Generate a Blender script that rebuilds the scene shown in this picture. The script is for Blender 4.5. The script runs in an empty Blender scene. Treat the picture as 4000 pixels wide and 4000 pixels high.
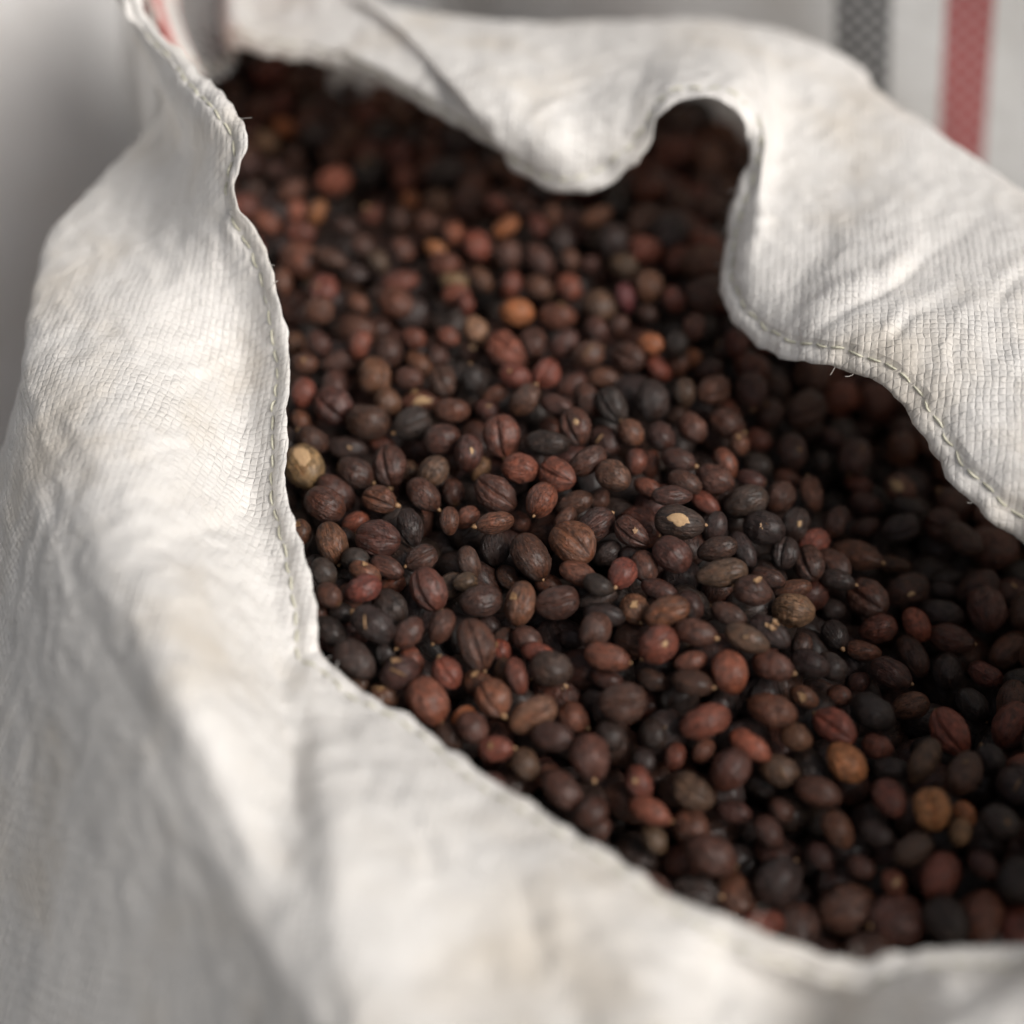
import bpy, math, random
import numpy as np
from mathutils import Vector, Quaternion, noise
from mathutils.bvhtree import BVHTree

# ------------------------------------------------------------------ camera, world, light
scene = bpy.context.scene
col = scene.collection
S2 = math.sqrt(.5)
CAMD = .5
TW = .56                                     # frame width at one metre
cam_d = bpy.data.cameras.new('camera')
cam = bpy.data.objects.new('camera', cam_d)
col.objects.link(cam)
cam.location = (0, -CAMD*S2, CAMD*S2)
cam.rotation_euler = (math.radians(45), 0, 0)
cam_d.sensor_width = 28
cam_d.lens = 50
cam_d.clip_start = .01
cam_d.clip_end = 200
cam_d.dof.use_dof = True
cam_d.dof.focus_distance = .489
cam_d.dof.aperture_fstop = 2.4
scene.camera = cam
scene.cycles.use_denoising = True

SUN_EL, SUN_AZ = 42, 122                     # degrees; azimuth from +y towards +x
world = bpy.data.worlds.new('World')
scene.world = world
world.use_nodes = True
wn, wl = world.node_tree.nodes, world.node_tree.links
sky = wn.new('ShaderNodeTexSky')
sky.sky_type = 'NISHITA'
sky.sun_disc = False
sky.sun_elevation = math.radians(SUN_EL)
sky.sun_rotation = math.radians(SUN_AZ)
sky.dust_density = 4.0
sky.ozone_density = 0.6
grey = wn.new('ShaderNodeHueSaturation')          # a hazy, greyer sky
grey.inputs['Saturation'].default_value = .28
wl.new(sky.outputs[0], grey.inputs['Color'])
wl.new(grey.outputs[0], wn['Background'].inputs[0])
wn['Background'].inputs[1].default_value = .064
sun_d = bpy.data.lights.new('sun', 'SUN')
sun_d.energy = 2.15
sun_d.angle = math.radians(36)
sun_d.color = (1.0, .962, .92)
sun = bpy.data.objects.new('sun', sun_d)
col.objects.link(sun)
_e, _a = math.radians(SUN_EL), math.radians(SUN_AZ)
sun.rotation_euler = Vector((math.cos(_e)*math.sin(_a), math.cos(_e)*math.cos(_a), math.sin(_e))).to_track_quat('Z', 'Y').to_euler()
sun.location = (1, -1, 1.5)
vs = scene.view_settings
vs.view_transform = 'Standard'
vs.look = 'None'
vs.gamma = 1
vs.exposure = 0.6

# ------------------------------------------------------------------ helpers
CAM = np.array((0, -CAMD*S2, CAMD*S2))
FW = np.array((0, S2, -S2)); UP = np.array((0, S2, S2)); RT = np.array((1., 0, 0))


def at(px, py, d):
    """a point of the place, from where it shows in the photograph (4000 px wide) and how far it stands from the lens"""
    return CAM + d*(FW + (px-2000)/4000*TW*RT + (2000-py)/4000*TW*UP)


def seen(p):
    q = np.asarray(p) - CAM
    d = q @ FW
    return 2000+(q @ RT)/d/TW*4000, 2000-(q @ UP)/d/TW*4000


def tag(o, label=None, cat=None, group=None, kind=None):
    for k, v in (('label', label), ('category', cat), ('group', group), ('kind', kind)):
        if v:
            o[k] = v
    return o


def link(name, me, mat=None, parent=None):
    o = bpy.data.objects.new(name, me)
    col.objects.link(o)
    if mat is not None and me is not None and not me.materials:
        me.materials.append(mat)
    if parent is not None:
        o.parent = parent
    return o


def mesh_from(name, V, F, smooth=True):
    V = np.asarray(V, dtype=np.float32)
    me = bpy.data.meshes.new(name)
    F = np.asarray(F, dtype=np.int32)
    n, k = F.shape
    me.vertices.add(len(V))
    me.vertices.foreach_set('co', V.ravel())
    me.loops.add(n*k)
    me.loops.foreach_set('vertex_index', F.ravel())
    me.polygons.add(n)
    me.polygons.foreach_set('loop_start', np.arange(0, n*k, k, dtype=np.int32))
    me.polygons.foreach_set('use_smooth', np.ones(n, dtype=bool) if smooth else np.zeros(n, dtype=bool))
    me.update(calc_edges=True)
    me.validate()
    return me


def grid_faces(nr, nc, wrap=False):
    r, c = np.meshgrid(np.arange(nr-1), np.arange(nc if wrap else nc-1), indexing='ij')
    a = r*nc+c
    b = r*nc+(c+1) % nc
    return np.stack([a, b, b+nc, a+nc], -1).reshape(-1, 4)


class NT:
    """short hand for node trees"""
    def __init__(self, mat):
        mat.use_nodes = True
        self.t = mat.node_tree
        self.t.nodes.clear()

    def n(self, typ, **kw):
        nd = self.t.nodes.new(typ)
        for k, v in kw.items():
            setattr(nd, k, v)
        return nd

    def put(self, sock, v):
        if isinstance(v, bpy.types.NodeSocket):
            self.t.links.new(v, sock)
        elif v is not None:
            sock.default_value = v

    def m(self, op, a, b=None, c=None, clamp=False):
        nd = self.n('ShaderNodeMath', operation=op, use_clamp=clamp)
        for i, v in enumerate((a, b, c)):
            if v is not None:
                self.put(nd.inputs[i], v)
        return nd.outputs[0]

    def vm(self, op, a, b=None):
        nd = self.n('ShaderNodeVectorMath', operation=op)
        self.put(nd.inputs[0], a)
        if b is not None:
            self.put(nd.inputs[1], b)
        return nd.outputs[0]

    def noise(self, vec, scale, detail=4, rough=.55, dist=0):
        nd = self.n('ShaderNodeTexNoise')
        self.put(nd.inputs['Vector'], vec)
        nd.inputs['Scale'].default_value = scale
        nd.inputs['Detail'].default_value = detail
        nd.inputs['Roughness'].default_value = rough
        nd.inputs['Distortion'].default_value = dist
        return nd.outputs[0]

    def ramp(self, fac, lo, hi, a=0., b=1., smooth=True):
        nd = self.n('ShaderNodeMapRange', interpolation_type='SMOOTHSTEP' if smooth else 'LINEAR')
        self.put(nd.inputs[0], fac)
        for i, v in enumerate((lo, hi, a, b)):
            nd.inputs[i+1].default_value = v
        return nd.outputs[0]

    def mix(self, fac, a, b, typ='MIX'):
        nd = self.n('ShaderNodeMix', data_type='RGBA', blend_type=typ)
        self.put(nd.inputs[0], fac)
        for s, v in ((nd.inputs[6], a), (nd.inputs[7], b)):
            if isinstance(v, tuple) and len(v) == 3:
                v = v+(1,)
            self.put(s, v)
        return nd.outputs[2]

    def bump(self, h, strength, dist, normal=None):
        nd = self.n('ShaderNodeBump')
        nd.inputs['Strength'].default_value = strength
        nd.inputs['Distance'].default_value = dist
        self.put(nd.inputs['Height'], h)
        if normal is not None:
            self.put(nd.inputs['Normal'], normal)
        return nd.outputs[0]


# ------------------------------------------------------------------ materials
def woven_material(name, base, stripes=(), tape=.0019, dirt=.7, rough=.5, bump=.00024):
    """woven plastic tape: plain weave over a UV in metres; stripes = (lo, hi, colour, checked) along the mesh's 'across' value"""
    mat = bpy.data.materials.new(name)
    g = NT(mat)
    uv = g.n('ShaderNodeUVMap', uv_map='weave').outputs[0]
    geo = g.n('ShaderNodeNewGeometry').outputs['Position']
    wob = g.n('ShaderNodeTexNoise')
    g.put(wob.inputs['Vector'], uv)
    wob.inputs['Scale'].default_value = 90
    wob.inputs['Detail'].default_value = 3
    w = g.vm('MULTIPLY', g.vm('SUBTRACT', wob.outputs['Color'], (.5, .5, .5)), (.0020, .0020, 0))
    fine = g.n('ShaderNodeTexNoise')
    g.put(fine.inputs['Vector'], uv)
    fine.inputs['Scale'].default_value = 420
    fine.inputs['Detail'].default_value = 2
    w2 = g.vm('MULTIPLY', g.vm('SUBTRACT', fine.outputs['Color'], (.5, .5, .5)), (.0007, .0007, 0))
    v = g.vm('ADD', g.vm('ADD', uv, w), w2)
    v = g.vm('MULTIPLY', v, (1/tape, 1/tape, 0))
    sx = g.n('ShaderNodeSeparateXYZ')
    g.put(sx.inputs[0], v)
    U, V = sx.outputs[0], sx.outputs[1]
    iu, iv = g.m('FLOOR', U), g.m('FLOOR', V)
    fu, fv = g.m('SUBTRACT', U, iu), g.m('SUBTRACT', V, iv)
    par = g.m('MODULO', g.m('ABSOLUTE', g.m('ADD', iu, iv)), 2.)      # which tape lies on top
    cu, cv = g.m('MULTIPLY_ADD', fu, 2., -1.), g.m('MULTIPLY_ADD', fv, 2., -1.)

    def tapeh(across, along):
        e = g.m('SUBTRACT', 1., g.m('POWER', g.m('ABSOLUTE', across), 6.))
        a = g.m('SUBTRACT', 1., g.m('MULTIPLY', g.m('POWER', g.m('ABSOLUTE', along), 2.), .75))
        return g.m('MULTIPLY', g.m('MAXIMUM', e, 0.), a)
    h1, h2 = tapeh(cu, cv), tapeh(cv, cu)
    hm = g.n('ShaderNodeMix', data_type='FLOAT')
    g.put(hm.inputs[0], par); g.put(hm.inputs[2], h1); g.put(hm.inputs[3], h2)
    h = hm.outputs[0]
    cell = g.n('ShaderNodeTexWhiteNoise', noise_dimensions='2D')
    cc = g.n('ShaderNodeCombineXYZ')
    g.put(cc.inputs[0], iu); g.put(cc.inputs[1], iv)
    g.put(cell.inputs[0], cc.outputs[0])
    rnd = cell.outputs[0]
    h = g.m('MULTIPLY', h, g.m('MULTIPLY_ADD', rnd, .7, .55))
    # creases the cloth keeps from handling
    cr = g.noise(geo, 75, 4, .6, .6)
    cr = g.m('ABSOLUTE', g.m('MULTIPLY_ADD', cr, 2., -1.))
    cr2 = g.noise(geo, 240, 5, .65, .4)
    # patches where the weave is tight and patches where it is slack
    slack = g.ramp(g.noise(geo, 38, 3), .38, .62, .65, 1.35)
    n = g.bump(g.m('MULTIPLY', h, slack), .9, bump)
    n = g.bump(cr, .5, .0012, n)
    n = g.bump(cr2, .45, .0005, n)
    d1 = g.ramp(g.noise(geo, 22, 5, .6), .45, .75, 0., dirt)
    c = g.mix(d1, base, (base[0]*.83, base[1]*.76, base[2]*.66))
    c = g.mix(g.ramp(rnd, 0., 1., 0., .10, False), c, (base[0]*.7, base[1]*.66, base[2]*.6))
    fleck = g.ramp(g.noise(uv, 260, 3, .7), .68, .78, 0., .55)
    c = g.mix(g.m('MULTIPLY', fleck, d1), c, (.30, .23, .16))
    gap = g.m('MULTIPLY', g.m('LESS_THAN', h, .10), g.ramp(g.noise(uv, 120, 3), .48, .66, 0., .55))
    c = g.mix(gap, c, (.22, .19, .16))
    if stripes:
        ac = g.n('ShaderNodeAttribute', attribute_name='across').outputs['Fac']
        for lo, hi, sc, checked in stripes:
            k = g.m('MULTIPLY', g.m('GREATER_THAN', ac, lo), g.m('LESS_THAN', ac, hi))
            k = g.m('MULTIPLY', k, g.m('MULTIPLY_ADD', par, .46, .52) if checked else g.m('MULTIPLY_ADD', par, .22, .72))
            c = g.mix(k, c, sc)
    b = g.n('ShaderNodeBsdfPrincipled')
    g.put(b.inputs['Base Color'], c)
    b.inputs['Roughness'].default_value = rough
    b.inputs['Specular IOR Level'].default_value = .35
    g.put(b.inputs['Normal'], n)
    tr = g.n('ShaderNodeBsdfTranslucent')
    g.put(tr.inputs[0], c)
    g.put(tr.inputs[1], n)
    mx = g.n('ShaderNodeMixShader')
    mx.inputs[0].default_value = .22
    g.t.links.new(b.outputs[0], mx.inputs[1])
    g.t.links.new(tr.outputs[0], mx.inputs[2])
    out = g.n('ShaderNodeOutputMaterial')
    g.t.links.new(mx.outputs[0], out.inputs[0])
    return mat


def cherry_material(name, stuff):
    """dried coffee fruit: fibrous skin wrinkled lengthwise"""
    mat = bpy.data.materials.new(name)
    g = NT(mat)
    loc = g.n('ShaderNodeAttribute', attribute_name='skin').outputs['Vector']
    if stuff:
        at_ = g.n('ShaderNodeAttribute', attribute_name='tone')
        base = at_.outputs['Color']
        off = g.vm('MULTIPLY', base, (97., 131., 173.))
        rnd = g.m('FRACT', g.m('MULTIPLY', g.n('ShaderNodeAttribute', attribute_name='odd').outputs['Fac'], 7.3))
        rv = g.n('ShaderNodeAttribute', attribute_name='odd').outputs['Fac']
    else:
        oi = g.n('ShaderNodeObjectInfo')
        base = oi.outputs['Color']
        rv = oi.outputs['Random']
    cx = g.n('ShaderNodeCombineXYZ')
    for i in range(3):
        g.put(cx.inputs[i], g.m('MULTIPLY', rv, (61., 37., 83.)[i]))
    v = g.vm('ADD', g.vm('MULTIPLY', loc, (1.6, 1., 1.)), cx.outputs[0])
    vl = g.vm('ADD', g.vm('MULTIPLY', loc, (1.1, 3.2, 3.2)), cx.outputs[0])      # drawn out along the fruit
    fib = g.noise(vl, 1.5, 4, .6, .9)
    fib2 = g.noise(vl, 3.1, 3, .6, .5)
    lump = g.noise(v, 2.2, 3, .5)
    fine = g.noise(v, 26., 3, .6)
    ridge = g.m('SUBTRACT', 1., g.m('ABSOLUTE', g.m('MULTIPLY_ADD', fib, 3.2, -1.6)))
    amount = g.ramp(g.m('FRACT', g.m('MULTIPLY', rv, 13.7)), 0., 1., .35, 1., False)
    n = g.bump(lump, .5, .0011)
    n = g.bump(g.m('MULTIPLY', ridge, amount), .9, .0011, n)
    n = g.bump(g.m('MULTIPLY', fib2, amount), .9, .0008, n)
    n = g.bump(fine, .35, .00009, n)
    mott = g.ramp(lump, .35, .68, .62, 1.30)
    c = g.mix(1., base, g.mix(0., (1, 1, 1), (1, 1, 1)), 'MULTIPLY')
    c = g.vm('SCALE', c, None)
    g.put(c.node.inputs[3], mott)
    warm = g.ramp(g.noise(g.vm('ADD', v, (9.1, 3.3, 1.7)), 1.5, 4, .6), .52, .72, 0., .42)
    c = g.mix(warm, c, g.mix(1., base, (1.75, 1.22, 1.0), 'MULTIPLY'))
    streak = g.noise(g.vm('ADD', g.vm('MULTIPLY', loc, (.7, 4.6, 4.6)), cx.outputs[0]), 1.9, 4, .62, .7)
    c = g.mix(g.ramp(streak, .54, .72, 0., .7), c, g.mix(1., base, (1.9, 1.6, 1.35), 'MULTIPLY'))
    c = g.mix(g.ramp(streak, .46, .30, 0., .70), c, (.010, .007, .006))
    c = g.mix(g.ramp(fib2, .60, .74, 0., .30), c, (.008, .006, .006))
    dust = g.ramp(g.noise(v, 5.5, 4, .7), .60, .74, 0., .22)
    c = g.mix(dust, c, (.17, .12, .08))
    tipm = g.n('ShaderNodeAttribute', attribute_name='tip').outputs['Fac']
    c = g.mix(g.m('MULTIPLY', tipm, g.ramp(fine, .35, .6, .35, .9)), c, (.34, .20, .09))
    b = g.n('ShaderNodeBsdfPrincipled')
    g.put(b.inputs['Base Color'], c)
    g.put(b.inputs['Roughness'], g.ramp(fib, .3, .7, .34, .52))
    b.inputs['Coat Weight'].default_value = .22
    b.inputs['Coat Roughness'].default_value = .32
    b.inputs['Specular IOR Level'].default_value = .42
    g.put(b.inputs['Normal'], n)
    out = g.n('ShaderNodeOutputMaterial')
    g.t.links.new(b.outputs[0], out.inputs[0])
    return mat


def husk_material(name, a, bcol, rough=.6):
    mat = bpy.data.materials.new(name)
    g = NT(mat)
    tc = g.n('ShaderNodeTexCoord').outputs['Object']
    nz = g.noise(tc, 900, 4, .6)
    c = g.mix(g.ramp(nz, .38, .62), a, bcol)
    b = g.n('ShaderNodeBsdfPrincipled')
    g.put(b.inputs['Base Color'], c)
    b.inputs['Roughness'].default_value = rough
    g.put(b.inputs['Normal'], g.bump(nz, .6, .0003))
    out = g.n('ShaderNodeOutputMaterial')
    g.t.links.new(b.outputs[0], out.inputs[0])
    return mat


WHITE = (.80, .772, .735)
M_SACK = woven_material('woven white sack', WHITE, ((.5, 1.5, (.62, .07, .06), False), (2.5, 3.5, (.03, .03, .033), True)))
M_BACK = woven_material('woven striped sack', (.74, .735, .72), ((-.109, -.089, (.03, .03, .033), True), (-.070, -.053, (.36, .045, .045), False)), tape=.0034, dirt=.25)
M_SIDE = woven_material('woven plain sack', (.84, .83, .82), ((.10, .145, (.82, .73, .715), False),), tape=.003, dirt=.2)
M_THREAD = husk_material('sewing thread', (.62, .60, .48), (.50, .48, .37), .7)
M_CHERRY = cherry_material('dried coffee cherry', False)
M_CHERRIES = cherry_material('dried coffee cherries', True)
M_TIP = husk_material('dry stem tip', (.32, .19, .09), (.18, .09, .04))
M_HUSK = husk_material('pale inner husk', (.52, .38, .22), (.40, .22, .10))
M_ORANGE = husk_material('orange inner husk', (.55, .24, .07), (.42, .13, .03))
M_FLOOR = bpy.data.materials.new('grey concrete')
g = NT(M_FLOOR)
tc = g.n('ShaderNodeNewGeometry').outputs['Position']
c = g.mix(g.noise(tc, 6, 6), (.16, .155, .15), (.26, .25, .24))
b = g.n('ShaderNodeBsdfPrincipled')
g.put(b.inputs['Base Color'], c)
b.inputs['Roughness'].default_value = .8
g.put(b.inputs['Normal'], g.bump(g.noise(tc, 60, 5), .4, .002))
g.t.links.new(b.outputs[0], g.n('ShaderNodeOutputMaterial').inputs[0])

# ------------------------------------------------------------------ floor and the sacks behind
FLOOR_Z = -.50
fl = mesh_from('floor', [(-6, -6, FLOOR_Z), (6, -6, FLOOR_Z), (6, 6, FLOOR_Z), (-6, 6, FLOOR_Z)], [(0, 1, 2, 3)], False)
tag(link('floor', fl, M_FLOOR), kind='structure')


def pillow_sack(name, mat, x, y, width, depth, height, turn, lean, seed):
    """a full sack standing on the floor: bulged sides, gathered top"""
    nc, nr = 160, 90
    V, ac, uvw = [], [], []
    for r in range(nr):
        f = r/(nr-1)
        s = min(1., (f/.10)**.5 if f > 0 else 0) * (1-.93*max(0, (f-.80)/.20)**1.7)
        s = max(s, .02)
        for q in range(nc):
            a = 2*math.pi*q/nc
            ca, sa = math.cos(a), math.sin(a)
            e = .62
            px = math.copysign(abs(ca)**e, ca)*width/2
            py = math.copysign(abs(sa)**e, sa)*depth/2
            k = .35+.65*s if abs(px) > .8*width/2 and f > .8 else s
            p = Vector((px*(.55+.45*s) if f > .8 else px*s, py*s, f*height))
            nn = Vector((px/width**2, py/depth**2, 0)).normalized() if s > .05 else Vector((0, 0, 1))
            w = noise.noise(Vector((p.x*7+seed, p.y*7, p.z*4)))*.014+noise.noise(Vector((p.x*22, p.y*22+seed, p.z*13)))*.004
            p += nn*w
            V.append((p.x+lean[0]*f*height, p.y+lean[1]*f*height, p.z))
            ac.append(px)
            uvw.append((px+(10 if sa < 0 else 0), f*height))
    F = grid_faces(nr, nc, True)
    me = mesh_from(name, V, F)
    at_ = me.attributes.new('across', 'FLOAT', 'POINT')
    at_.data.foreach_set('value', np.array(ac, dtype=np.float32))
    uv = me.uv_layers.new(name='weave')
    U = np.array(uvw, dtype=np.float32)[np.array([l.vertex_index for l in me.loops])]
    uv.data.foreach_set('uv', U.ravel())
    o = link(name, me, mat)
    o.location = (x, y, FLOOR_Z)
    o.rotation_euler = (0, 0, turn)
    return o


tag(pillow_sack('striped_sack', M_BACK, .302, .365, .56, .26, .66, math.radians(-6), (-.12, -.02), 3.),
    'white woven sack with one grey checked stripe and one red stripe, behind the open sack', 'sack')
tag(pillow_sack('white_sack', M_SIDE, -.315, .435, .42, .30, .80, math.radians(40), (.0, -.03), 11.),
    'plain white woven sack with a faint pink band, beside the open sack', 'sack')

# ------------------------------------------------------------------ the open sack
# control columns round the mouth: hem, cuff, cuff, shoulder as (px, py, distance)
COLS = [
 ((545,-120,.55),(510,-112,.552),(475,-105,.56),(445,-95,.57)),
 ((572,58,.55),(548,70,.548),(528,80,.553),(508,90,.565)),
 ((710,210,.535),(675,228,.532),(620,240,.54),(575,240,.56)),
 ((783,290,.525),(725,310,.523),(655,330,.535),(605,335,.56)),
 ((927,435,.505),(820,455,.508),(690,480,.54),(612,452,.585)),
 ((967,572,.5),(860,600,.508),(690,640,.54),(435,652,.57)),
 ((920,754,.503),(830,790,.512),(600,850,.535),(326,783,.555)),
 ((1014,913,.505),(890,950,.512),(560,1000,.525),(200,915,.545)),
 ((1094,1167,.503),(930,1190,.511),(500,1220,.508),(126,1180,.522)),
 ((1134,1409,.50),(950,1430,.509),(520,1480,.488),(118,1440,.50)),
 ((1120,1735,.488),(960,1760,.495),(560,1820,.462),(145,1710,.482)),
 ((1130,1952,.48),(980,1980,.485),(600,2080,.447),(182,1930,.468)),
 ((1203,2213,.468),(1050,2260,.469),(680,2330,.430),(255,2210,.45)),
 ((1239,2459,.458),(1085,2490,.455),(720,2530,.418),(345,2425,.437)),
 ((1246,2535,.456),(1120,2600,.450),(800,2740,.408),(530,2755,.418)),
 ((1254,2558,.455),(1165,2740,.438),(985,3040,.403),(830,3220,.397)),
 ((1290,2600,.453),(1215,2800,.434),(1120,3220,.398),(1085,3670,.380)),
 ((1408,2692,.448),(1370,2860,.430),(1310,3260,.391),(1390,4150,.36)),
 ((1636,2836,.441),(1600,3000,.42),(1570,3380,.390),(1680,4400,.35)),
 ((1863,3012,0.429),(1830,3150,.413),(1800,3500,.389),(1950,4600,.345)),
 ((2277,3271,0.414),(2240,3400,.399),(2200,3700,.383),(2250,4700,.34)),
 ((2671,3530,0.403),(2640,3620,.393),(2600,3850,.377),(2600,4750,.335)),
 ((2868,3593,0.400),(2850,3680,.396),(2860,3880,.393),(2900,4750,.345)),
 ((3288,3745,0.395),(3280,3820,.394),(3250,3970,.401),(3230,4700,.352)),
 ((3542,3716,0.395),(3560,3790,.391),(3610,3930,.374),(3600,4600,.335)),
 ((4000,3701,0.400),(4030,3770,.393),(4060,3860,.366),(4100,4600,.34)),
 ((4550,3400,.375),(4680,3430,.365),(4900,3500,.37),(5300,3600,.365)),
 ((4800,2900,.360),(4950,2900,.350),(5200,2900,.36),(5600,2900,.39)),
 ((4550,2400,.388),(4750,2300,.382),(5050,2200,.405),(5450,2000,.43)),
 ((4000,2122,.47),(4200,1950,.466),(4500,1600,.475),(4900,1300,.50)),
 ((3832,2003,.475),(3980,1830,.470),(4250,1500,.48),(4600,1100,.52)),
 ((3673,1829,.48),(3830,1680,.475),(4080,1350,.487),(4350,960,.53)),
 ((3513,1561,.487),(3650,1430,.484),(3900,1150,.50),(4150,850,.54)),
 ((3325,1452,.495),(3440,1300,.492),(3650,1050,.512),(3904,688,.555)),
 ((3165,1416,.502),(3250,1260,.499),(3450,950,.52),(3687,536,.57)),
 ((2991,1372,.515),(3070,1220,.514),(3250,850,.535),(3470,391,.585)),
 ((2839,1210,.53),(2950,1080,.525),(3130,720,.545),(3300,285,.595)),
 ((2817,1050,.54),(2940,950,.53),(3060,620,.552),(3180,205,.60)),
 ((2850,833,.545),(2960,760,.537),(3030,500,.557),(3080,160,.605)),
 ((2912,616,.545),(2990,540,.54),(3000,350,.562),(2980,130,.61)),
 ((2905,480,.54),(2960,400,.542),(2940,280,.57),(2890,112,.612)),
 ((2839,402,.538),(2860,320,.545),(2850,220,.575),(2800,100,.615)),
 ((2694,388,.54),(2690,310,.547),(2680,200,.578),(2660,95,.615)),
 ((2600,435,.543),(2580,340,.549),(2560,210,.578),(2540,98,.612)),
 ((2525,594,.55),(2460,450,.549),(2420,270,.57),(2400,105,.61)),
 ((2387,714,.557),(2300,540,.552),(2250,320,.565),(2220,110,.61)),
 ((2227,754,.56),(2150,570,.550),(2080,330,.56),(2000,115,.605)),
 ((2083,710,.562),(2020,560,.553),(1940,330,.557),(1800,120,.6)),
 ((2003,645,.563),(1930,540,.556),(1770,345,.560),(1490,60,.60)),
 ((2045,655,.5655),(1985,560,.559),(1840,370,.5635),(1600,90,.603)),
 ((2040,648,.5675),(1980,548,.5615),(1835,360,.5665),(1590,80,.607)),
 ((2022,638,.5685),(1955,530,.563),(1810,340,.568),(1570,60,.609)),
 ((1930,585,.570),(1850,460,.565),(1720,260,.572),(1500,10,.613)),
 ((1706,449,.574),(1640,350,.570),(1540,190,.585),(1350,-60,.635)),
 ((1445,297,.587),(1400,230,.584),(1330,120,.60),(1200,-80,.645)),
 ((1232,246,.597),(1220,180,.596),(1180,80,.615),(1080,-120,.665)),
 ((1036,217,.607),(1030,150,.607),(1010,60,.63),(960,-130,.675)),
 ((913,187,.615),(900,100,.617),(890,0,.64),(850,-150,.68)),
 ((927,240,.626),(880,160,.632),(868,60,.65),(850,-150,.69)),
 ((895,290,.622),(850,190,.628),(830,70,.64),(810,-150,.69)),
 ((840,328,.625),(800,210,.63),(760,80,.642),(740,-160,.69)),
 ((780,310,.62),(735,190,.622),(690,60,.635),(650,-170,.68)),
 ((700,230,.61),(660,120,.61),(620,0,.62),(620,-180,.65)),
 ((610,80,.59),(590,0,.59),(560,-90,.60),(580,-250,.625)),
 ((560,-80,.57),(540,-130,.57),(500,-180,.585),(520,-280,.6)),
]
NCOL = len(COLS)
CEN = np.array((.03, .06))
rows_ctl = []
for c4 in COLS:
    p = [at(*c) for c in c4]
    o = p[3][:2]-CEN
    o = o/np.linalg.norm(o)
    cr = p[3]
    bk = .02+.014*min(1., max(0., (.005-cr[0])/.03)) if o[1] > .78 else 0.
    fb = min(1., max(0., (.08-cr[1])/.07))
    for dx, z in ((.007*fb-.003*(1-fb)+bk, cr[2]-.009), (.023*fb-.004*(1-fb)+bk*1.4, cr[2]-.036), (.060*fb+bk*1.6, cr[2]-.100), (.135*fb, -.23), (.140*fb, -.42), (.05, FLOOR_Z+.004)):
        p.append(np.array((cr[0]+o[0]*dx, cr[1]+o[1]*dx, z)))
    rows_ctl.append(p)
CT = np.array(rows_ctl)                       # columns x rows x 3
NROW = CT.shape[1]


def hermite(P, t, ts, closed):
    """smooth curve through P (n, ...) at knots t, read at ts"""
    n = len(P)
    if closed:
        per = t[-1]
        Pe = np.concatenate([P[-2:], P, P[:3]])
        te = np.concatenate([t[n-2:n]-per, t[:n], t[:3]+per])
    else:
        Pe = np.concatenate([[2*P[0]-P[1]], P, [2*P[-1]-P[-2]]])
        te = np.concatenate([[2*t[0]-t[1]], t, [2*t[-1]-t[-2]]])
    h = np.diff(te)
    sh = (-1,)+(1,)*(P.ndim-1)
    sl = np.diff(Pe, axis=0)/h.reshape(sh)
    m = np.zeros_like(Pe)
    w = (h[1:]/(h[1:]+h[:-1])).reshape(sh)
    m[1:-1] = sl[:-1]*w+sl[1:]*(1-w)
    i = np.clip(np.searchsorted(te, ts, side='right')-1, 1, len(te)-3)
    u = ((ts-te[i])/h[i]).reshape(sh)
    hh = h[i].reshape(sh)
    return (Pe[i]*(1+2*u)*(1-u)**2+m[i]*hh*u*(1-u)**2+Pe[i+1]*u*u*(3-2*u)+m[i+1]*hh*u*u*(u-1))


# down each column
knots = np.linalg.norm(np.diff(CT, axis=1), axis=2).mean(0)
tr = np.concatenate([[0], np.cumsum(np.sqrt(knots))])
SEG = [10, 22, 26, 8, 14, 10, 5, 3, 2]
tsr = np.concatenate([np.linspace(tr[i], tr[i+1], SEG[i], endpoint=False) for i in range(NROW-1)]+[[tr[-1]]])
C1 = np.stack([hermite(CT[j], tr, tsr, False) for j in range(NCOL)])     # columns x nr x 3
NR = len(tsr)
R_CREST = sum(SEG[:3])
# round the mouth
step = np.linalg.norm(np.roll(C1, -1, 0)-C1, axis=2)
size = np.maximum(.5*(step[:, 0]+step[:, R_CREST]), .004)
tk = np.concatenate([[0], np.cumsum(np.sqrt(size))])
tsc, cidx = [], []
for j in range(NCOL):
    k = int(max(4, min(40, size[j]/.0014)))
    tsc += list(np.linspace(tk[j], tk[j+1], k, endpoint=False))
    cidx += list(j+np.arange(k)/k)
tsc = np.array(tsc); cidx = np.array(cidx)
G = hermite(C1, tk, tsc, True)                 # nc x nr x 3
NC = len(tsc)


def normals(G):
    du = np.roll(G, -1, 0)-np.roll(G, 1, 0)
    dv = np.gradient(G, axis=1)
    n = np.cross(dv, du)
    ln = np.linalg.norm(n, axis=2, keepdims=True)
    return n/np.maximum(ln, 1e-12)


Nn = normals(G)
if (Nn[:, 30, 2] > 0).mean() < .5:
    Nn = -Nn
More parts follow.
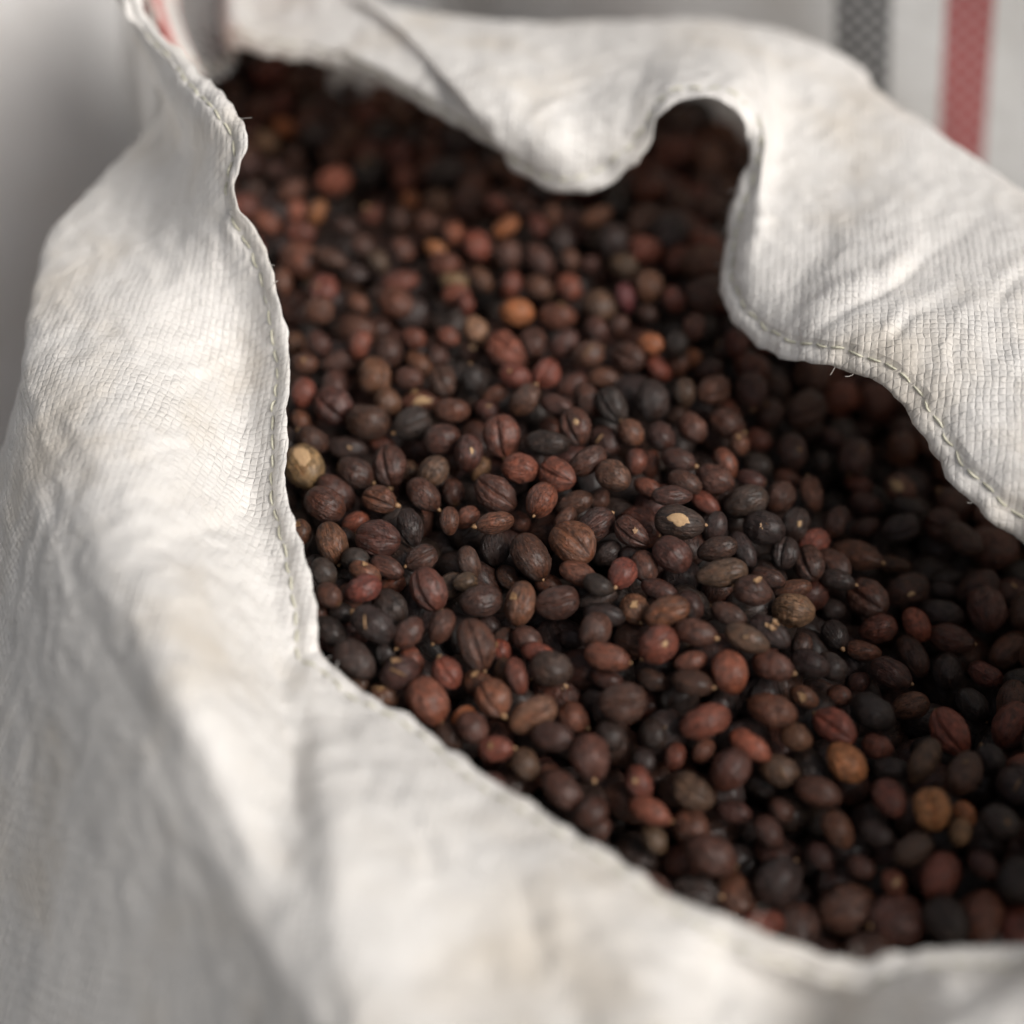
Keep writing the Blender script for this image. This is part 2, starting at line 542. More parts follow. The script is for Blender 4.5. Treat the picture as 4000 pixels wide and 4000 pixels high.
# ragged, puckered hem and handled cloth
hem_dir = G[:, 0]-G[:, 8]
hem_dir /= np.linalg.norm(hem_dir, axis=1, keepdims=True)
for i in range(NC):
    for r in range(NR):
        p = Vector(G[i, r])
        if r < R_CREST+30:
            big = noise.noise(p*24)*.0018+noise.noise(p*70+Vector((5, 1, 2)))*.0004
            rid = (1-abs(noise.noise(p*105+Vector((3, 7, 1))))*2.2)
            sm = rid*.0006+noise.noise(p*260)*.00035
            f = min(1, .35+r/12)*(.45 if r > R_CREST else 1)
            G[i, r] += Nn[i, r]*(big*f*.8+sm)
        if r < 9:
            k = (1-r/9)
            q = noise.noise(p*190+Vector((1, 9, 4)))*.0011+noise.noise(p*520)*.00035
            G[i, r] += hem_dir[i]*q*k
            G[i, r] += Nn[i, r]*noise.noise(p*150+Vector((8, 2, 2)))*.0011*k
Nn = normals(G)
if (Nn[:, 30, 2] > 0).mean() < .5:
    Nn = -Nn
# sharper creases where the cloth has been bent (from, to, depth, width)
q_ = G[:, :R_CREST+2]-CAM
gpx = 2000+(q_ @ RT)/(q_ @ FW)/TW*4000
gpy = 2000-(q_ @ UP)/(q_ @ FW)/TW*4000
for x0, y0, x1, y1, dp, wd in ((3150, 1310, 3690, 970, .0022, 38), (3430, 1340, 3660, 1170, .0014, 24), (3700, 1500, 3760, 1280, .0012, 22), (3800, 1250, 4060, 1020, .0012, 26),
                               (2890, 800, 2960, 420, .0014, 40), (2500, 300, 2390, 610, .0012, 50), (1100, 2560, 1180, 3250, .0022, 60), (1420, 2960, 1760, 3420, .0016, 45),
                               (640, 1560, 1010, 1380, .0007, 22), (520, 1440, 900, 1500, .0005, 18), (350, 1850, 760, 1730, .0006, 22), (600, 2150, 1040, 1960, .0010, 40),
                               (900, 690, 850, 960, .0012, 24), (2850, 3640, 2780, 4000, .0020, 60), (3440, 3990, 4020, 3775, .0025, 60), (1950, 3300, 2200, 3900, .0012, 60)):
    ex, ey = x1-x0, y1-y0
    l2 = ex*ex+ey*ey
    tt = np.clip(((gpx-x0)*ex+(gpy-y0)*ey)/l2, 0, 1)
    sd = ((gpx-x0)*ey-(gpy-y0)*ex)/math.sqrt(l2)
    end = np.hypot(gpx-(x0+tt*ex), gpy-(y0+tt*ey))
    sd = sd+12*np.sin(tt*9+x0)
    fade = np.sin(np.pi*np.clip(tt, .02, .98))**.6*(end < 4*wd)
    prof = -np.exp(-np.abs(sd)/wd*1.6)+.55*np.exp(-((sd-1.7*wd)/(1.1*wd))**2)
    G[:, :R_CREST+2] += Nn[:, :R_CREST+2]*(prof*fade*dp)[..., None]
Nn = normals(G)
if (Nn[:, 30, 2] > 0).mean() < .5:
    Nn = -Nn
# the hem: arc length from the edge, a puckered line where the seam pulls the cloth in
arc = np.concatenate([np.zeros((NC, 1)), np.cumsum(np.linalg.norm(np.diff(G, axis=1), axis=2), axis=1)], 1)
SEAM = .0056
pull = np.exp(-((arc-SEAM)/.0011)**2)*(.0007)
ridge = np.exp(-((arc-SEAM+.0030)/.0016)**2)*.0005
G += Nn*(ridge-pull)[..., None]
R_HEM = int(np.median(np.argmax(arc > SEAM+.0012, axis=1)))
R_HEM = max(3, min(9, R_HEM))
# woven coordinates: across the cuff and down the side
peri = np.concatenate([[0], np.cumsum(np.linalg.norm(np.diff(G[:, R_CREST], axis=0), axis=1))])
ca, sa = math.cos(.12), math.sin(.12)
uv_top = np.stack([G[..., 0]*ca-G[..., 1]*sa, G[..., 0]*sa+G[..., 1]*ca], -1)
uv_side = np.stack([np.repeat(peri[:, None], NR, 1), arc], -1)
acr = np.zeros(NC)
acr[(cidx > 58.2) & (cidx < 60.9)] = 3.
acr[(cidx > 61.8) & (cidx < 62.9)] = 1.


def cloth_part(name, r0, r1, under, parent):
    rows = [G[:, r] for r in range(r0, r1+1)]
    uvs = [uv_top[:, r] if r1 <= R_CREST+1 else uv_top[:, r] for r in range(r0, r1+1)]
    if under:                                   # the edge is folded under before it is sewn
        d = -hem_dir
        n = Nn[:, 2]
        rows = [G[:, 0]+d*.0056-n*.0011, G[:, 0]+d*.003-n*.0011, G[:, 0]+d*.0007-n*.0007, G[:, 0]-hem_dir*.00005-n*.0003]+rows
        uvs = [uv_top[:, 0]]*4+uvs
    V = np.stack(rows, 0)
    nr = len(rows)
    F = grid_faces(nr, NC, True)
    me = mesh_from(name, V.reshape(-1, 3), F[:, ::-1])
    at_ = me.attributes.new('across', 'FLOAT', 'POINT')
    at_.data.foreach_set('value', np.tile(acr, nr).astype(np.float32))
    uv = me.uv_layers.new(name='weave')
    T = np.stack(uvs, 0).reshape(-1, 2)
    S = np.stack([uv_side[:, r] for r in range(r0, r1+1)], 0).reshape(-1, 2) if not under else T
    li = np.empty(len(me.loops), dtype=np.int32)
    me.loops.foreach_get('vertex_index', li)
    pr = (li.reshape(-1, 4).min(1)//NC+r0 >= R_CREST) if not under else np.zeros(len(li)//4, bool)
    U = np.where(np.repeat(pr, 4)[:, None], S[li], T[li]).astype(np.float32)
    uv.data.foreach_set('uv', U.ravel())
    return link(name, me, M_SACK, parent)


sack = bpy.data.objects.new('coffee_sack', None)
col.objects.link(sack)
sack.empty_display_size = .1
tag(sack, 'open white woven sack full of dried coffee cherries, its sewn mouth rolled and crumpled', 'sack')
wall = cloth_part('woven_wall', R_HEM, NR-1, False, sack)
hem = cloth_part('hem_band', 0, R_HEM, True, sack)


def tube(P, rad, k=6):
    """a thin thread along P"""
    P = np.asarray(P)
    T = np.gradient(P, axis=0)
    T /= np.linalg.norm(T, axis=1, keepdims=True)
    a = np.cross(T, (.3, .2, 1.)); a /= np.linalg.norm(a, axis=1, keepdims=True)
    b_ = np.cross(T, a)
    ang = 2*np.pi*np.arange(k)/k
    r = np.asarray(rad).reshape(-1, 1, 1)
    V = P[:, None]+r*(a[:, None]*np.cos(ang)[None, :, None]+b_[:, None]*np.sin(ang)[None, :, None])
    return V.reshape(-1, 3), grid_faces(len(P), k, True)


# seam thread: points lying at SEAM from the edge
line = np.stack([np.array([np.interp(SEAM, arc[i], G[i, :, q]) for q in range(3)]) for i in range(NC)])
nline = np.stack([Nn[i, min(NR-1, int(np.argmax(arc[i] > SEAM)))] for i in range(NC)])
sl = np.concatenate([[0], np.cumsum(np.linalg.norm(np.diff(line, axis=0), axis=1))])
V, F, base_i = [], [], 0
random.seed(4)
s = 0.
while s < sl[-1]:
    ln = random.uniform(.0042, .0056)
    ss = np.linspace(s, min(s+ln, sl[-1]), 7)
    P = np.stack([np.interp(ss, sl, line[:, q]) for q in range(3)], 1)
    Nq = np.stack([np.interp(ss, sl, nline[:, q]) for q in range(3)], 1)
    lift = np.array([-.0004, .0002, .0004, .00045, .0004, .0002, -.0004])
    v_, f_ = tube(P+Nq*lift[:, None], [.00016, .00028, .00032, .00032, .00032, .00028, .00016])
    V.append(v_); F.append(f_+base_i); base_i += len(v_)
    s += ln+.0007
st = mesh_from('stitching', np.concatenate(V), np.concatenate(F))
tag(link('stitching', st, M_THREAD, sack), kind='stuff')

# a few fibres that have worked loose from the cloth
V, F, base_i = [], [], 0
random.seed(9)
for k in range(46):
    i = random.randrange(NC)
    r = random.choice([0, 0, 0, 2, 20, 40, 55])
    p = G[i, r]; n = Nn[i, r]
    d = (hem_dir[i] if r < 3 else np.zeros(3))+n*random.uniform(.2, 1)+np.array([random.uniform(-1, 1) for _ in range(3)])*.6
    d /= np.linalg.norm(d)
    L_ = random.uniform(.001, .0035)
    bend = np.array([random.uniform(-1, 1) for _ in range(3)])*.0012
    tt = np.linspace(0, 1, 5)[:, None]
    v_, f_ = tube(p+d*L_*tt+bend*tt**2, [.00009]*5, 4)
    V.append(v_); F.append(f_+base_i); base_i += len(v_)
fb = mesh_from('loose_fibres', np.concatenate(V), np.concatenate(F))
tag(link('loose_fibres', fb, M_SACK, sack), kind='stuff')

# ------------------------------------------------------------------ the coffee cherries
# one cherry a line: place (x, y, z), turn (w, x, y, z), length, width, thickness, colour (lower layers only dark tones, shade painted into the gaps), seam, stem tip, torn patch
DATA = '''
-1039 1342 -63 200 45 -235 -950 231 143 133 1 0 0 0
-732 1316 38 418 706 -248 -515 192 159 155 1 1 0 0
-1219 978 12 299 576 -287 -704 176 147 141 3 0 0 0
-809 1121 10 769 -42 396 -500 239 193 176 9 2 0 0
-405 1063 24 744 271 76 -606 189 153 141 1 2 0 0
-534 1043 -103 72 61 -239 -966 243 134 125 2 1 0 1
-727 923 -11 377 777 -307 -401 181 167 146 2 1 0 0
-1038 882 -11 787 485 114 -364 251 207 188 1 2 0 0
-350 798 28 402 915 -11 3 205 149 144 2 1 0 0
-831 739 -9 415 899 -135 -45 255 220 206 1 1 -1 0
-573 726 -8 262 -99 433 -857 227 183 157 0 2 1 0
-397 562 20 247 95 -412 -872 217 197 175 1 0 0 0
-1139 595 -10 421 870 -116 -231 195 169 148 1 1 -1 0
-956 655 -137 468 882 -56 -29 236 145 139 0 1 -1 0
-1167 379 -19 580 633 -310 -409 268 229 216 7 0 0 1
-880 331 -14 345 901 -65 -254 220 178 162 1 1 1 0
-690 383 -13 660 339 73 -667 243 184 160 1 2 1 0
-437 303 20 388 251 -264 -847 193 163 156 6 1 0 0
-989 228 -72 479 808 -57 -338 253 172 162 1 0 0 0
-1027 33 26 228 938 -101 -242 230 187 179 1 0 0 0
-730 75 20 884 427 -22 -188 195 143 131 2 2 1 0
-487 113 25 366 848 -180 -338 218 176 159 1 1 1 0
-34 1347 20 886 254 135 -365 267 190 172 3 2 0 0
127 1445 3 268 710 -458 -463 187 155 151 1 0 0 0
311 1422 8 104 368 -415 -825 214 143 139 1 0 1 0
453 1307 25 128 128 -229 -957 203 165 155 1 0 -1 0
689 1275 30 876 368 -167 -265 213 172 151 1 2 0 0
-224 1062 39 400 685 -212 -571 184 161 141 0 0 -1 0
15 1070 54 305 932 -150 -123 195 153 135 3 0 -1 0
200 1094 55 482 159 188 -841 189 153 140 3 2 0 0
447 876 43 323 846 -168 -388 232 162 150 1 1 0 0
576 770 90 670 549 60 -497 232 161 143 0 2 0 0
74 833 82 227 360 -298 -854 218 162 155 1 1 -1 0
-59 528 81 670 371 163 -622 243 201 170 2 2 1 0
356 583 101 667 415 -37 -617 223 180 151 1 2 0 2
191 439 106 477 877 -50 -32 252 146 140 0 1 0 0
529 606 -35 333 841 -389 -178 205 170 165 1 0 0 0
420 293 109 153 216 -381 -886 226 151 139 1 0 0 0
672 582 59 325 844 -211 -371 170 156 136 2 0 -1 0
45 256 86 503 860 -34 -82 207 171 160 4 0 0 0
249 188 102 857 389 -133 -311 217 175 147 3 2 0 0
555 176 106 264 901 -328 -102 203 172 164 6 0 -1 0
-246 416 57 401 546 -198 -709 213 172 151 1 0 0 2
-93 87 58 886 311 107 -327 258 174 158 1 2 0 0
161 17 78 324 405 -468 -715 202 179 163 3 1 1 0
343 77 -10 77 156 -297 -939 216 143 127 1 0 0 0
1188 1070 -54 188 -157 603 -759 211 170 146 2 2 0 0
814 903 21 265 712 -357 -543 244 205 190 0 0 0 0
1449 1364 -129 474 864 -134 -106 228 183 169 3 1 0 0
1430 1167 -147 403 615 -441 -515 243 214 196 1 1 1 0
1544 1134 -298 279 496 -245 -785 200 163 157 1 1 0 0
1781 1226 -347 230 -83 517 -820 268 216 191 1 2 0 0
1250 842 -105 294 927 -168 -161 219 177 157 1 0 1 0
849 589 24 205 833 -358 -368 179 164 142 1 1 -1 0
1035 713 -24 426 790 -329 -293 192 162 155 1 1 -1 0
1649 790 -287 386 677 -308 -546 227 174 170 1 1 0 0
931 383 30 284 940 -142 -123 200 142 129 1 0 1 0
1129 284 -19 293 930 -198 -94 223 171 161 1 1 0 0
1731 476 -322 783 45 323 -530 208 128 114 2 2 -1 0
869 33 90 242 969 42 -25 223 115 110 1 1 0 0
1306 167 -86 46 166 -531 -830 253 181 171 0 0 0 0
1523 332 -219 222 361 -537 -729 197 178 159 1 1 -1 0
2056 928 -454 484 273 -87 -827 237 191 166 1 2 1 0
2094 642 -571 253 930 -262 -51 199 138 131 1 1 0 0
2303 700 -511 437 759 -340 -342 198 183 160 2 0 0 1
-960 -284 55 300 764 -276 -499 233 173 155 2 1 1 0
-720 -268 65 951 285 -34 -113 239 187 171 1 2 -1 0
-547 -159 46 358 710 -306 -524 208 141 126 0 0 0 0
-661 -458 47 352 908 -167 -155 189 115 113 1 0 0 0
-478 -401 54 267 44 276 -922 176 134 114 1 2 1 0
-767 -661 101 230 119 -316 -913 190 149 136 3 1 0 0
-437 -618 50 688 512 36 -513 237 182 169 1 2 1 0
-637 -694 -5 450 802 -254 -300 207 184 167 0 0 0 0
-710 -898 91 542 785 -101 -282 242 168 163 0 0 -1 0
-527 -909 39 284 324 -312 -847 185 134 129 1 0 1 0
-359 -853 25 296 459 -425 -722 189 135 120 1 0 1 0
-931 -866 -3 410 845 -208 -273 190 146 130 0 0 0 0
-797 -1072 21 316 886 -179 -290 240 174 162 0 0 0 0
-563 -1130 -16 168 169 -495 -836 207 169 152 1 1 0 0
-330 -1112 -34 824 267 149 -477 173 133 115 3 2 -1 0
-91 -136 56 108 64 -530 -838 207 132 116 2 0 1 0
-91 -201 -71 406 581 -405 -578 196 168 158 0 0 0 0
97 -365 31 293 810 -337 -380 268 202 181 1 0 1 0
323 -302 72 907 198 29 -372 264 213 188 9 2 -1 0
451 -157 60 127 277 -532 -790 226 170 157 1 0 -1 0
637 -251 97 757 550 -37 -350 208 140 122 1 2 0 0
355 -487 20 268 933 -201 -130 228 141 123 2 1 0 0
578 -515 61 351 381 -505 -690 177 155 143 3 0 1 0
-160 -663 7 132 31 -363 -922 221 176 167 1 1 0 0
43 -661 -10 385 515 -249 -724 234 177 157 2 0 0 0
236 -658 -6 87 15 355 -931 232 167 153 1 2 0 0
426 -873 19 352 387 -546 -654 192 174 155 1 0 0 0
-185 -951 0 761 276 146 -569 272 174 157 1 2 1 0
196 -1087 -35 336 926 -170 0 214 198 172 0 0 0 0
23 -1116 -51 397 685 -329 -515 196 123 110 3 1 0 0
479 -1037 -3 485 864 -83 -109 231 147 143 3 0 1 0
638 -699 -17 358 751 -484 -272 176 156 142 2 0 1 0
893 -195 117 257 959 -119 -31 264 186 177 0 0 1 1
1382 -24 -98 285 905 -315 -20 232 200 187 0 1 -1 0
1592 144 -244 214 526 -379 -730 198 162 153 0 1 0 2
841 -421 104 398 847 -198 -290 215 195 174 1 0 0 0
1091 -358 80 16 -139 527 838 215 128 124 1 1 0 0
1505 -97 -220 565 278 29 -776 180 145 126 0 2 0 0
1104 -514 61 57 67 -293 -952 270 156 143 6 0 0 0
1250 -639 58 244 958 -129 -72 202 175 157 1 1 -1 0
1639 -124 -280 715 304 -154 -610 214 172 156 1 2 0 0
1484 -611 -123 330 916 -226 24 223 190 180 7 1 0 0
799 -800 75 144 100 267 -947 233 150 139 9 2 0 0
1119 -750 3 416 880 -153 -171 196 112 110 1 0 -1 0
1325 -840 -32 947 20 114 -298 235 140 125 0 2 0 0
932 -917 53 397 894 -205 -47 218 142 134 1 1 1 0
744 -985 33 203 284 -501 -792 214 187 173 3 0 1 2
1191 -951 43 269 936 -172 -147 236 132 129 6 1 0 0
1325 -1038 -70 463 861 -171 -120 217 160 148 1 0 1 0
1096 -1109 -31 308 730 -299 -532 224 184 172 3 0 0 0
1545 -913 -205 504 828 -221 -109 211 162 142 0 0 0 0
905 -1172 -42 272 949 -149 -57 205 137 127 1 0 1 0
1856 296 -378 200 453 -344 -798 202 131 128 1 1 1 0
2253 369 -506 159 109 568 -800 231 158 144 0 2 0 0
2521 462 -577 849 422 -201 -246 233 188 174 1 2 0 0
2603 279 -499 392 844 -300 -209 251 189 169 1 1 0 0
1952 85 -434 332 910 -246 -23 298 177 160 2 0 1 0
1796 -194 -336 439 879 -167 -77 199 128 118 0 1 1 0
1980 -207 -473 837 374 -168 -362 249 201 180 1 2 -1 0
2237 -70 -561 27 169 -566 -806 261 201 182 1 1 0 2
2409 -206 -598 481 867 -120 -51 250 172 153 0 0 0 0
2663 2 -614 52 272 -274 -921 259 185 178 1 1 0 0
2661 -199 -567 462 544 -444 -541 264 230 213 1 0 0 0
2250 -321 -561 340 784 -330 -401 201 158 141 4 1 0 0
2020 -402 -509 31 -143 558 817 209 166 145 3 0 0 0
2439 -385 -614 513 815 -262 -57 260 178 157 1 0 1 0
1754 -516 -429 325 762 -476 -295 171 151 138 0 0 1 0
2206 -500 -621 451 723 -291 -435 253 162 145 1 0 0 0
2033 -741 -485 301 901 -284 -130 231 161 157 1 1 1 0
2398 -567 -675 282 610 -564 -481 213 190 172 0 0 0 0
2596 -624 -640 397 868 -242 -174 207 139 128 3 1 0 0
-426 -1262 -72 394 771 -197 -460 255 198 186 9 0 1 0
-95 -1255 -58 756 408 -91 -503 205 166 146 2 2 1 0
106 -1333 -96 252 62 350 -900 254 158 139 2 2 0 0
-197 -1414 -99 417 745 -404 -327 169 153 137 1 0 0 0
-83 -1507 -148 459 885 -70 33 174 134 129 3 0 1 0
197 -1463 -112 563 818 -109 -56 214 147 143 1 0 0 0
309 -1277 -187 275 897 -244 -246 170 153 139 2 0 1 0
63 -1565 -192 469 710 -394 -348 168 153 136 6 1 0 0
385 -1559 -147 392 644 -491 -437 235 217 190 1 1 1 0
490 -1406 -167 303 806 -357 -363 163 137 124 0 0 0 0
244 -1700 -223 476 788 -225 -318 245 167 155 1 1 0 0
382 -1825 -239 324 180 -372 -851 183 169 148 1 1 0 0
-317 -1393 -190 315 868 -245 -295 169 126 110 1 0 0 0
557 -1304 -37 79 37 329 -940 230 188 168 1 2 0 0
1305 -1266 -141 354 902 -238 -62 255 166 159 2 1 -1 0
967 -1355 -125 104 144 -521 -835 258 168 157 3 1 0 0
704 -1400 -164 542 632 -411 -371 165 145 133 0 0 0 0
1187 -1438 -210 495 804 -230 -234 226 135 121 4 1 0 0
1431 -1363 -240 341 880 -311 -111 166 143 134 2 1 -1 0
1083 -1566 -237 235 399 -289 -838 234 196 174 1 1 0 0
626 -1637 -248 384 715 -371 -450 178 137 131 3 1 1 0
889 -1681 -268 923 228 47 -306 221 155 133 6 2 0 0
671 -1801 -262 470 849 -188 -150 221 150 130 3 1 1 0
696 -1877 -383 295 814 -309 -394 161 120 110 6 1 0 0
882 -1812 -397 555 642 -328 -416 214 188 173 2 0 0 0
954 -1999 -340 425 877 -151 -163 258 220 194 1 0 1 0
1095 -1721 -381 580 800 -146 -43 177 126 110 1 0 0 0
1263 -1825 -396 309 826 -334 -333 186 137 119 1 1 0 0
1333 -1520 -309 516 834 -147 -130 206 161 151 6 0 0 0
1859 -1129 -331 476 815 -283 -168 244 205 181 0 1 0 0
2124 -911 -553 3 135 -540 -831 209 165 149 2 1 0 0
1630 -1294 -240 860 377 -88 -334 237 153 138 3 2 -1 0
1668 -1497 -270 275 847 -382 -248 228 170 163 5 1 0 0
2270 -1170 -437 739 417 -87 -522 267 176 162 4 2 -1 0
2472 -862 -603 252 864 -319 -296 209 158 150 0 0 1 0
1862 -1322 -371 450 858 -232 -85 158 137 124 3 1 0 0
2067 -1471 -295 120 484 -512 -699 250 142 134 6 1 0 0
2254 -1546 -293 248 465 -410 -744 232 171 163 1 0 0 0
2436 -1380 -401 369 750 -429 -343 169 155 136 0 0 -1 0
1510 -1658 -300 500 831 -228 -93 237 160 150 1 1 0 0
1855 -1705 -285 314 786 -426 -320 203 157 149 3 0 0 0
2052 -1779 -271 677 280 112 -671 207 172 150 5 2 0 0
1594 -1840 -354 361 773 -379 -359 199 156 136 2 0 0 0
1785 -1861 -364 311 906 -250 -140 185 119 110 0 1 0 0
1936 -1979 -324 94 248 -364 -893 205 151 135 6 0 0 0
1501 -1954 -421 458 769 -306 -324 157 114 110 1 1 0 0
2382 -1827 -312 526 786 -275 -175 204 157 148 0 0 0 0
2277 -2029 -382 500 786 -241 -271 171 118 110 1 0 0 0
1923 -1447 -395 297 948 -115 -25 196 114 110 0 0 0 0
-1213 3347 -150 124 139 -240 -953 246 206 191 4 1 0 0
-426 2162 43 225 972 -59 -21 204 165 144 3 0 0 0
-1162 1877 67 592 141 127 -783 205 165 152 3 2 0 0
-691 1951 70 127 33 -187 -974 233 145 134 3 0 0 0
-713 1729 80 940 119 7 -320 222 179 164 2 2 0 0
-1180 1678 59 112 -33 432 -894 189 156 144 2 2 0 0
650 2408 39 457 527 -319 -642 239 204 192 0 1 0 0
-20 2326 -3 354 674 -358 -541 204 175 165 1 1 0 0
175 2267 -5 386 819 -135 -403 240 163 146 1 0 0 0
705 2162 29 266 936 -208 -101 190 160 154 6 1 0 0
847 1924 53 280 572 -383 -669 209 184 169 2 0 0 0
354 1999 -17 470 709 -271 -449 189 157 152 3 1 0 0
26 1742 -8 266 947 -182 -14 208 189 168 5 0 0 0
276 1718 -23 390 917 -77 -23 233 170 159 3 1 0 0
538 1788 1 369 769 -314 -418 219 183 177 6 0 0 0
-225 2396 13 348 782 -327 -401 205 184 165 3 1 0 0
1680 -2453 -510 742 -650 -69 147 268 229 212 1 0 0 0
1177 -2287 -518 858 -492 -68 134 248 185 161 3 1 0 0
1373 -2256 -594 630 130 159 -749 275 229 198 1 0 0 0
1610 -2173 -547 881 -395 -120 230 302 251 235 1 1 1 0
1847 -2259 -507 88 207 -973 52 291 242 223 1 1 1 0
2052 -2321 -417 157 480 822 263 247 199 180 0 0 0 0
2239 -2255 -482 784 -316 -232 481 272 214 201 2 1 1 0
2423 -2319 -508 83 -763 -616 176 293 214 187 3 1 0 0
880 -2119 -501 995 34 -37 -89 245 186 164 0 2 1 0
1090 -2103 -560 310 -532 -769 170 275 202 175 2 0 0 0
1289 -2064 -490 685 -595 -420 1 277 222 212 0 2 1 0
2058 -2094 -381 421 -214 580 -663 244 193 175 3 1 0 0
2443 -2097 -405 671 588 335 304 275 209 201 0 0 0 0
2537 -1575 -358 111 786 -570 212 268 210 197 0 2 0 0
2618 -1081 -499 149 469 -698 -519 268 204 176 3 0 0 0
2784 -387 -710 262 231 -550 -759 286 209 181 2 0 0 0
2812 353 -650 58 -941 327 -70 302 256 248 1 0 1 0
2652 685 -633 395 79 -558 726 252 200 188 1 0 1 0
2397 1157 -620 231 -654 -153 704 267 223 195 2 1 0 0
1890 1665 -447 299 -606 653 -343 285 235 225 2 1 0 0
2079 1644 -629 564 742 361 -28 282 239 226 3 2 0 0
2320 1656 -674 526 646 -146 -534 292 227 217 2 0 0 0
1194 1863 35 442 863 56 239 289 225 212 1 1 0 0
1214 2215 9 151 199 966 -61 299 237 214 2 1 1 0
-1353 2364 -88 354 775 -521 -51 303 256 242 2 1 -1 0
847 2398 -28 929 -202 153 271 250 188 182 3 2 1 0
1010 2573 -23 153 283 218 -921 288 245 212 0 2 0 0
859 2746 -74 580 -650 -467 148 282 219 194 2 0 -1 0
-282 3071 -146 895 201 220 -333 257 208 190 1 0 0 0
39 3059 -157 180 695 -696 18 281 229 224 1 2 0 0
707 3095 -154 154 727 558 370 275 203 197 0 0 0 0
917 3103 -54 468 -392 209 764 255 191 181 3 2 1 0
1124 3102 -204 546 274 434 -662 273 232 224 1 1 -1 0
1334 3110 -237 598 672 -110 423 261 214 197 1 2 1 0
1359 3485 -323 158 323 561 746 285 243 226 1 2 0 0
-1000 3629 -280 652 -559 -352 372 288 245 222 0 1 0 0
-460 3526 -221 911 -377 -158 -51 296 248 226 0 2 0 0
-1866 3763 -279 571 -606 481 -274 274 229 204 1 0 0 0
1136 3807 -221 12 -145 307 941 293 232 213 3 0 0 0
1379 3824 -306 245 -745 -619 47 280 228 219 2 1 0 0
-1251 3920 -335 387 13 -63 -920 246 188 166 2 2 0 0
-806 3896 -326 399 -631 588 -312 274 234 210 3 1 1 0
-354 3973 -231 291 914 247 140 304 241 234 0 1 0 0
-1391 4111 -300 204 -83 -910 -350 267 209 184 0 0 0 0
-1154 4118 -302 5 245 -908 -339 248 198 180 2 0 0 0
-938 4080 -255 297 360 877 110 250 212 197 0 0 0 0
1227 4190 -240 732 568 247 284 303 241 218 1 2 0 0
-811 4279 -225 280 154 734 599 268 227 199 2 0 0 0
1508 4263 -395 45 -98 -632 -767 290 215 198 2 2 0 0
-1849 4496 -354 281 471 558 -623 281 208 195 2 0 0 0
-1823 4945 -296 610 764 13 211 250 191 171 3 0 0 0
-1617 4901 -356 460 -317 -303 772 273 224 199 2 2 0 0
1620 -1982 -679 798 -186 534 -208 292 246 223 0 1 0 0
1838 -2003 -597 64 -41 -989 -127 278 210 182 0 0 0 0
2267 -2005 -648 55 823 527 205 299 244 216 0 1 0 0
636 -1821 -614 103 945 -204 -235 284 222 208 0 1 0 0
873 -1868 -581 543 771 274 187 269 229 202 1 1 0 0
1093 -1848 -666 511 -824 -223 -96 283 208 181 0 2 0 0
1331 -1828 -597 134 -79 -930 333 255 198 176 1 1 0 0
1678 -1802 -575 23 -103 -962 253 251 194 170 0 0 0 0
2340 -1777 -545 405 363 759 359 269 216 208 0 0 1 0
582 -1621 -428 38 183 151 971 267 209 192 1 1 1 0
999 -1665 -640 394 -918 -42 10 294 237 220 1 0 0 0
1397 -1616 -529 722 -209 236 616 266 209 194 0 0 0 0
1815 -1616 -606 645 170 340 663 252 208 181 0 2 -1 0
2057 -1628 -526 253 219 -776 -535 298 234 211 1 1 0 0
23 -1492 -419 290 792 505 183 302 237 212 1 2 1 0
884 -1565 -429 76 -141 -201 -966 304 227 217 1 0 0 0
1297 -1441 -488 860 -70 275 423 285 226 200 0 2 0 0
1516 -1437 -447 584 586 -326 -457 296 218 192 0 0 0 0
1716 -1448 -520 38 -728 -580 365 248 211 206 1 0 0 0
2388 -1389 -580 361 -451 -257 775 287 226 203 0 2 1 0
-70 -1260 -443 207 567 -633 -485 280 236 222 1 0 0 0
537 -1313 -361 394 130 -871 262 294 243 218 1 2 0 0
769 -1296 -299 46 346 -885 -309 270 230 209 0 0 0 0
1189 -1274 -405 241 -59 126 -961 298 256 237 0 1 0 0
230 -1044 -324 314 -127 -740 582 290 242 215 1 1 1 0
867 -1064 -254 643 -585 -286 404 276 235 214 0 2 0 0
1093 -1087 -313 417 -712 -375 423 252 197 176 0 1 0 0
1295 -1039 -362 772 -47 -535 340 287 231 226 0 1 -1 0
1556 -1074 -427 622 74 -257 -736 298 253 220 0 1 0 0
364 -924 -228 422 89 612 663 265 208 203 1 0 0 0
1043 -915 -149 96 818 565 47 287 244 218 1 0 0 0
251 -688 -292 1 621 783 -38 296 254 229 0 2 0 0
656 -740 -201 823 521 225 -9 259 218 192 1 0 0 0
2428 -532 -858 161 -967 197 0 286 237 213 0 0 0 0
-234 69 -199 769 276 355 454 304 245 230 0 2 0 0
702 6 -129 194 285 908 238 275 206 198 1 1 -1 0
2454 256 -797 24 -136 -961 -241 291 238 222 0 2 0 0
2545 502 -765 348 237 -141 -896 288 229 203 0 0 0 0
2432 949 -737 238 957 -98 -137 301 252 240 0 0 0 0
725 1146 -166 898 416 52 133 302 239 206 0 0 0 0
-965 1708 -136 117 -156 -728 658 295 233 226 1 0 0 0
-634 1893 -158 125 -453 -493 -732 269 229 221 0 1 0 0
-393 1877 -199 981 143 63 117 267 197 182 0 2 0 0
1139 1828 -179 71 182 924 329 303 230 216 0 1 1 0
-1378 2036 -228 751 139 -171 -622 260 223 206 1 2 0 0
-598 2251 -191 298 310 -886 -173 288 224 209 0 0 -1 0
373 2825 -164 899 404 -117 -119 291 217 202 1 1 -1 0
-1158 1389 42 454 786 -142 -395 166 144 133 1 0 0 0
-1325 1536 -80 281 722 -364 -517 136 118 110 2 0 1 0
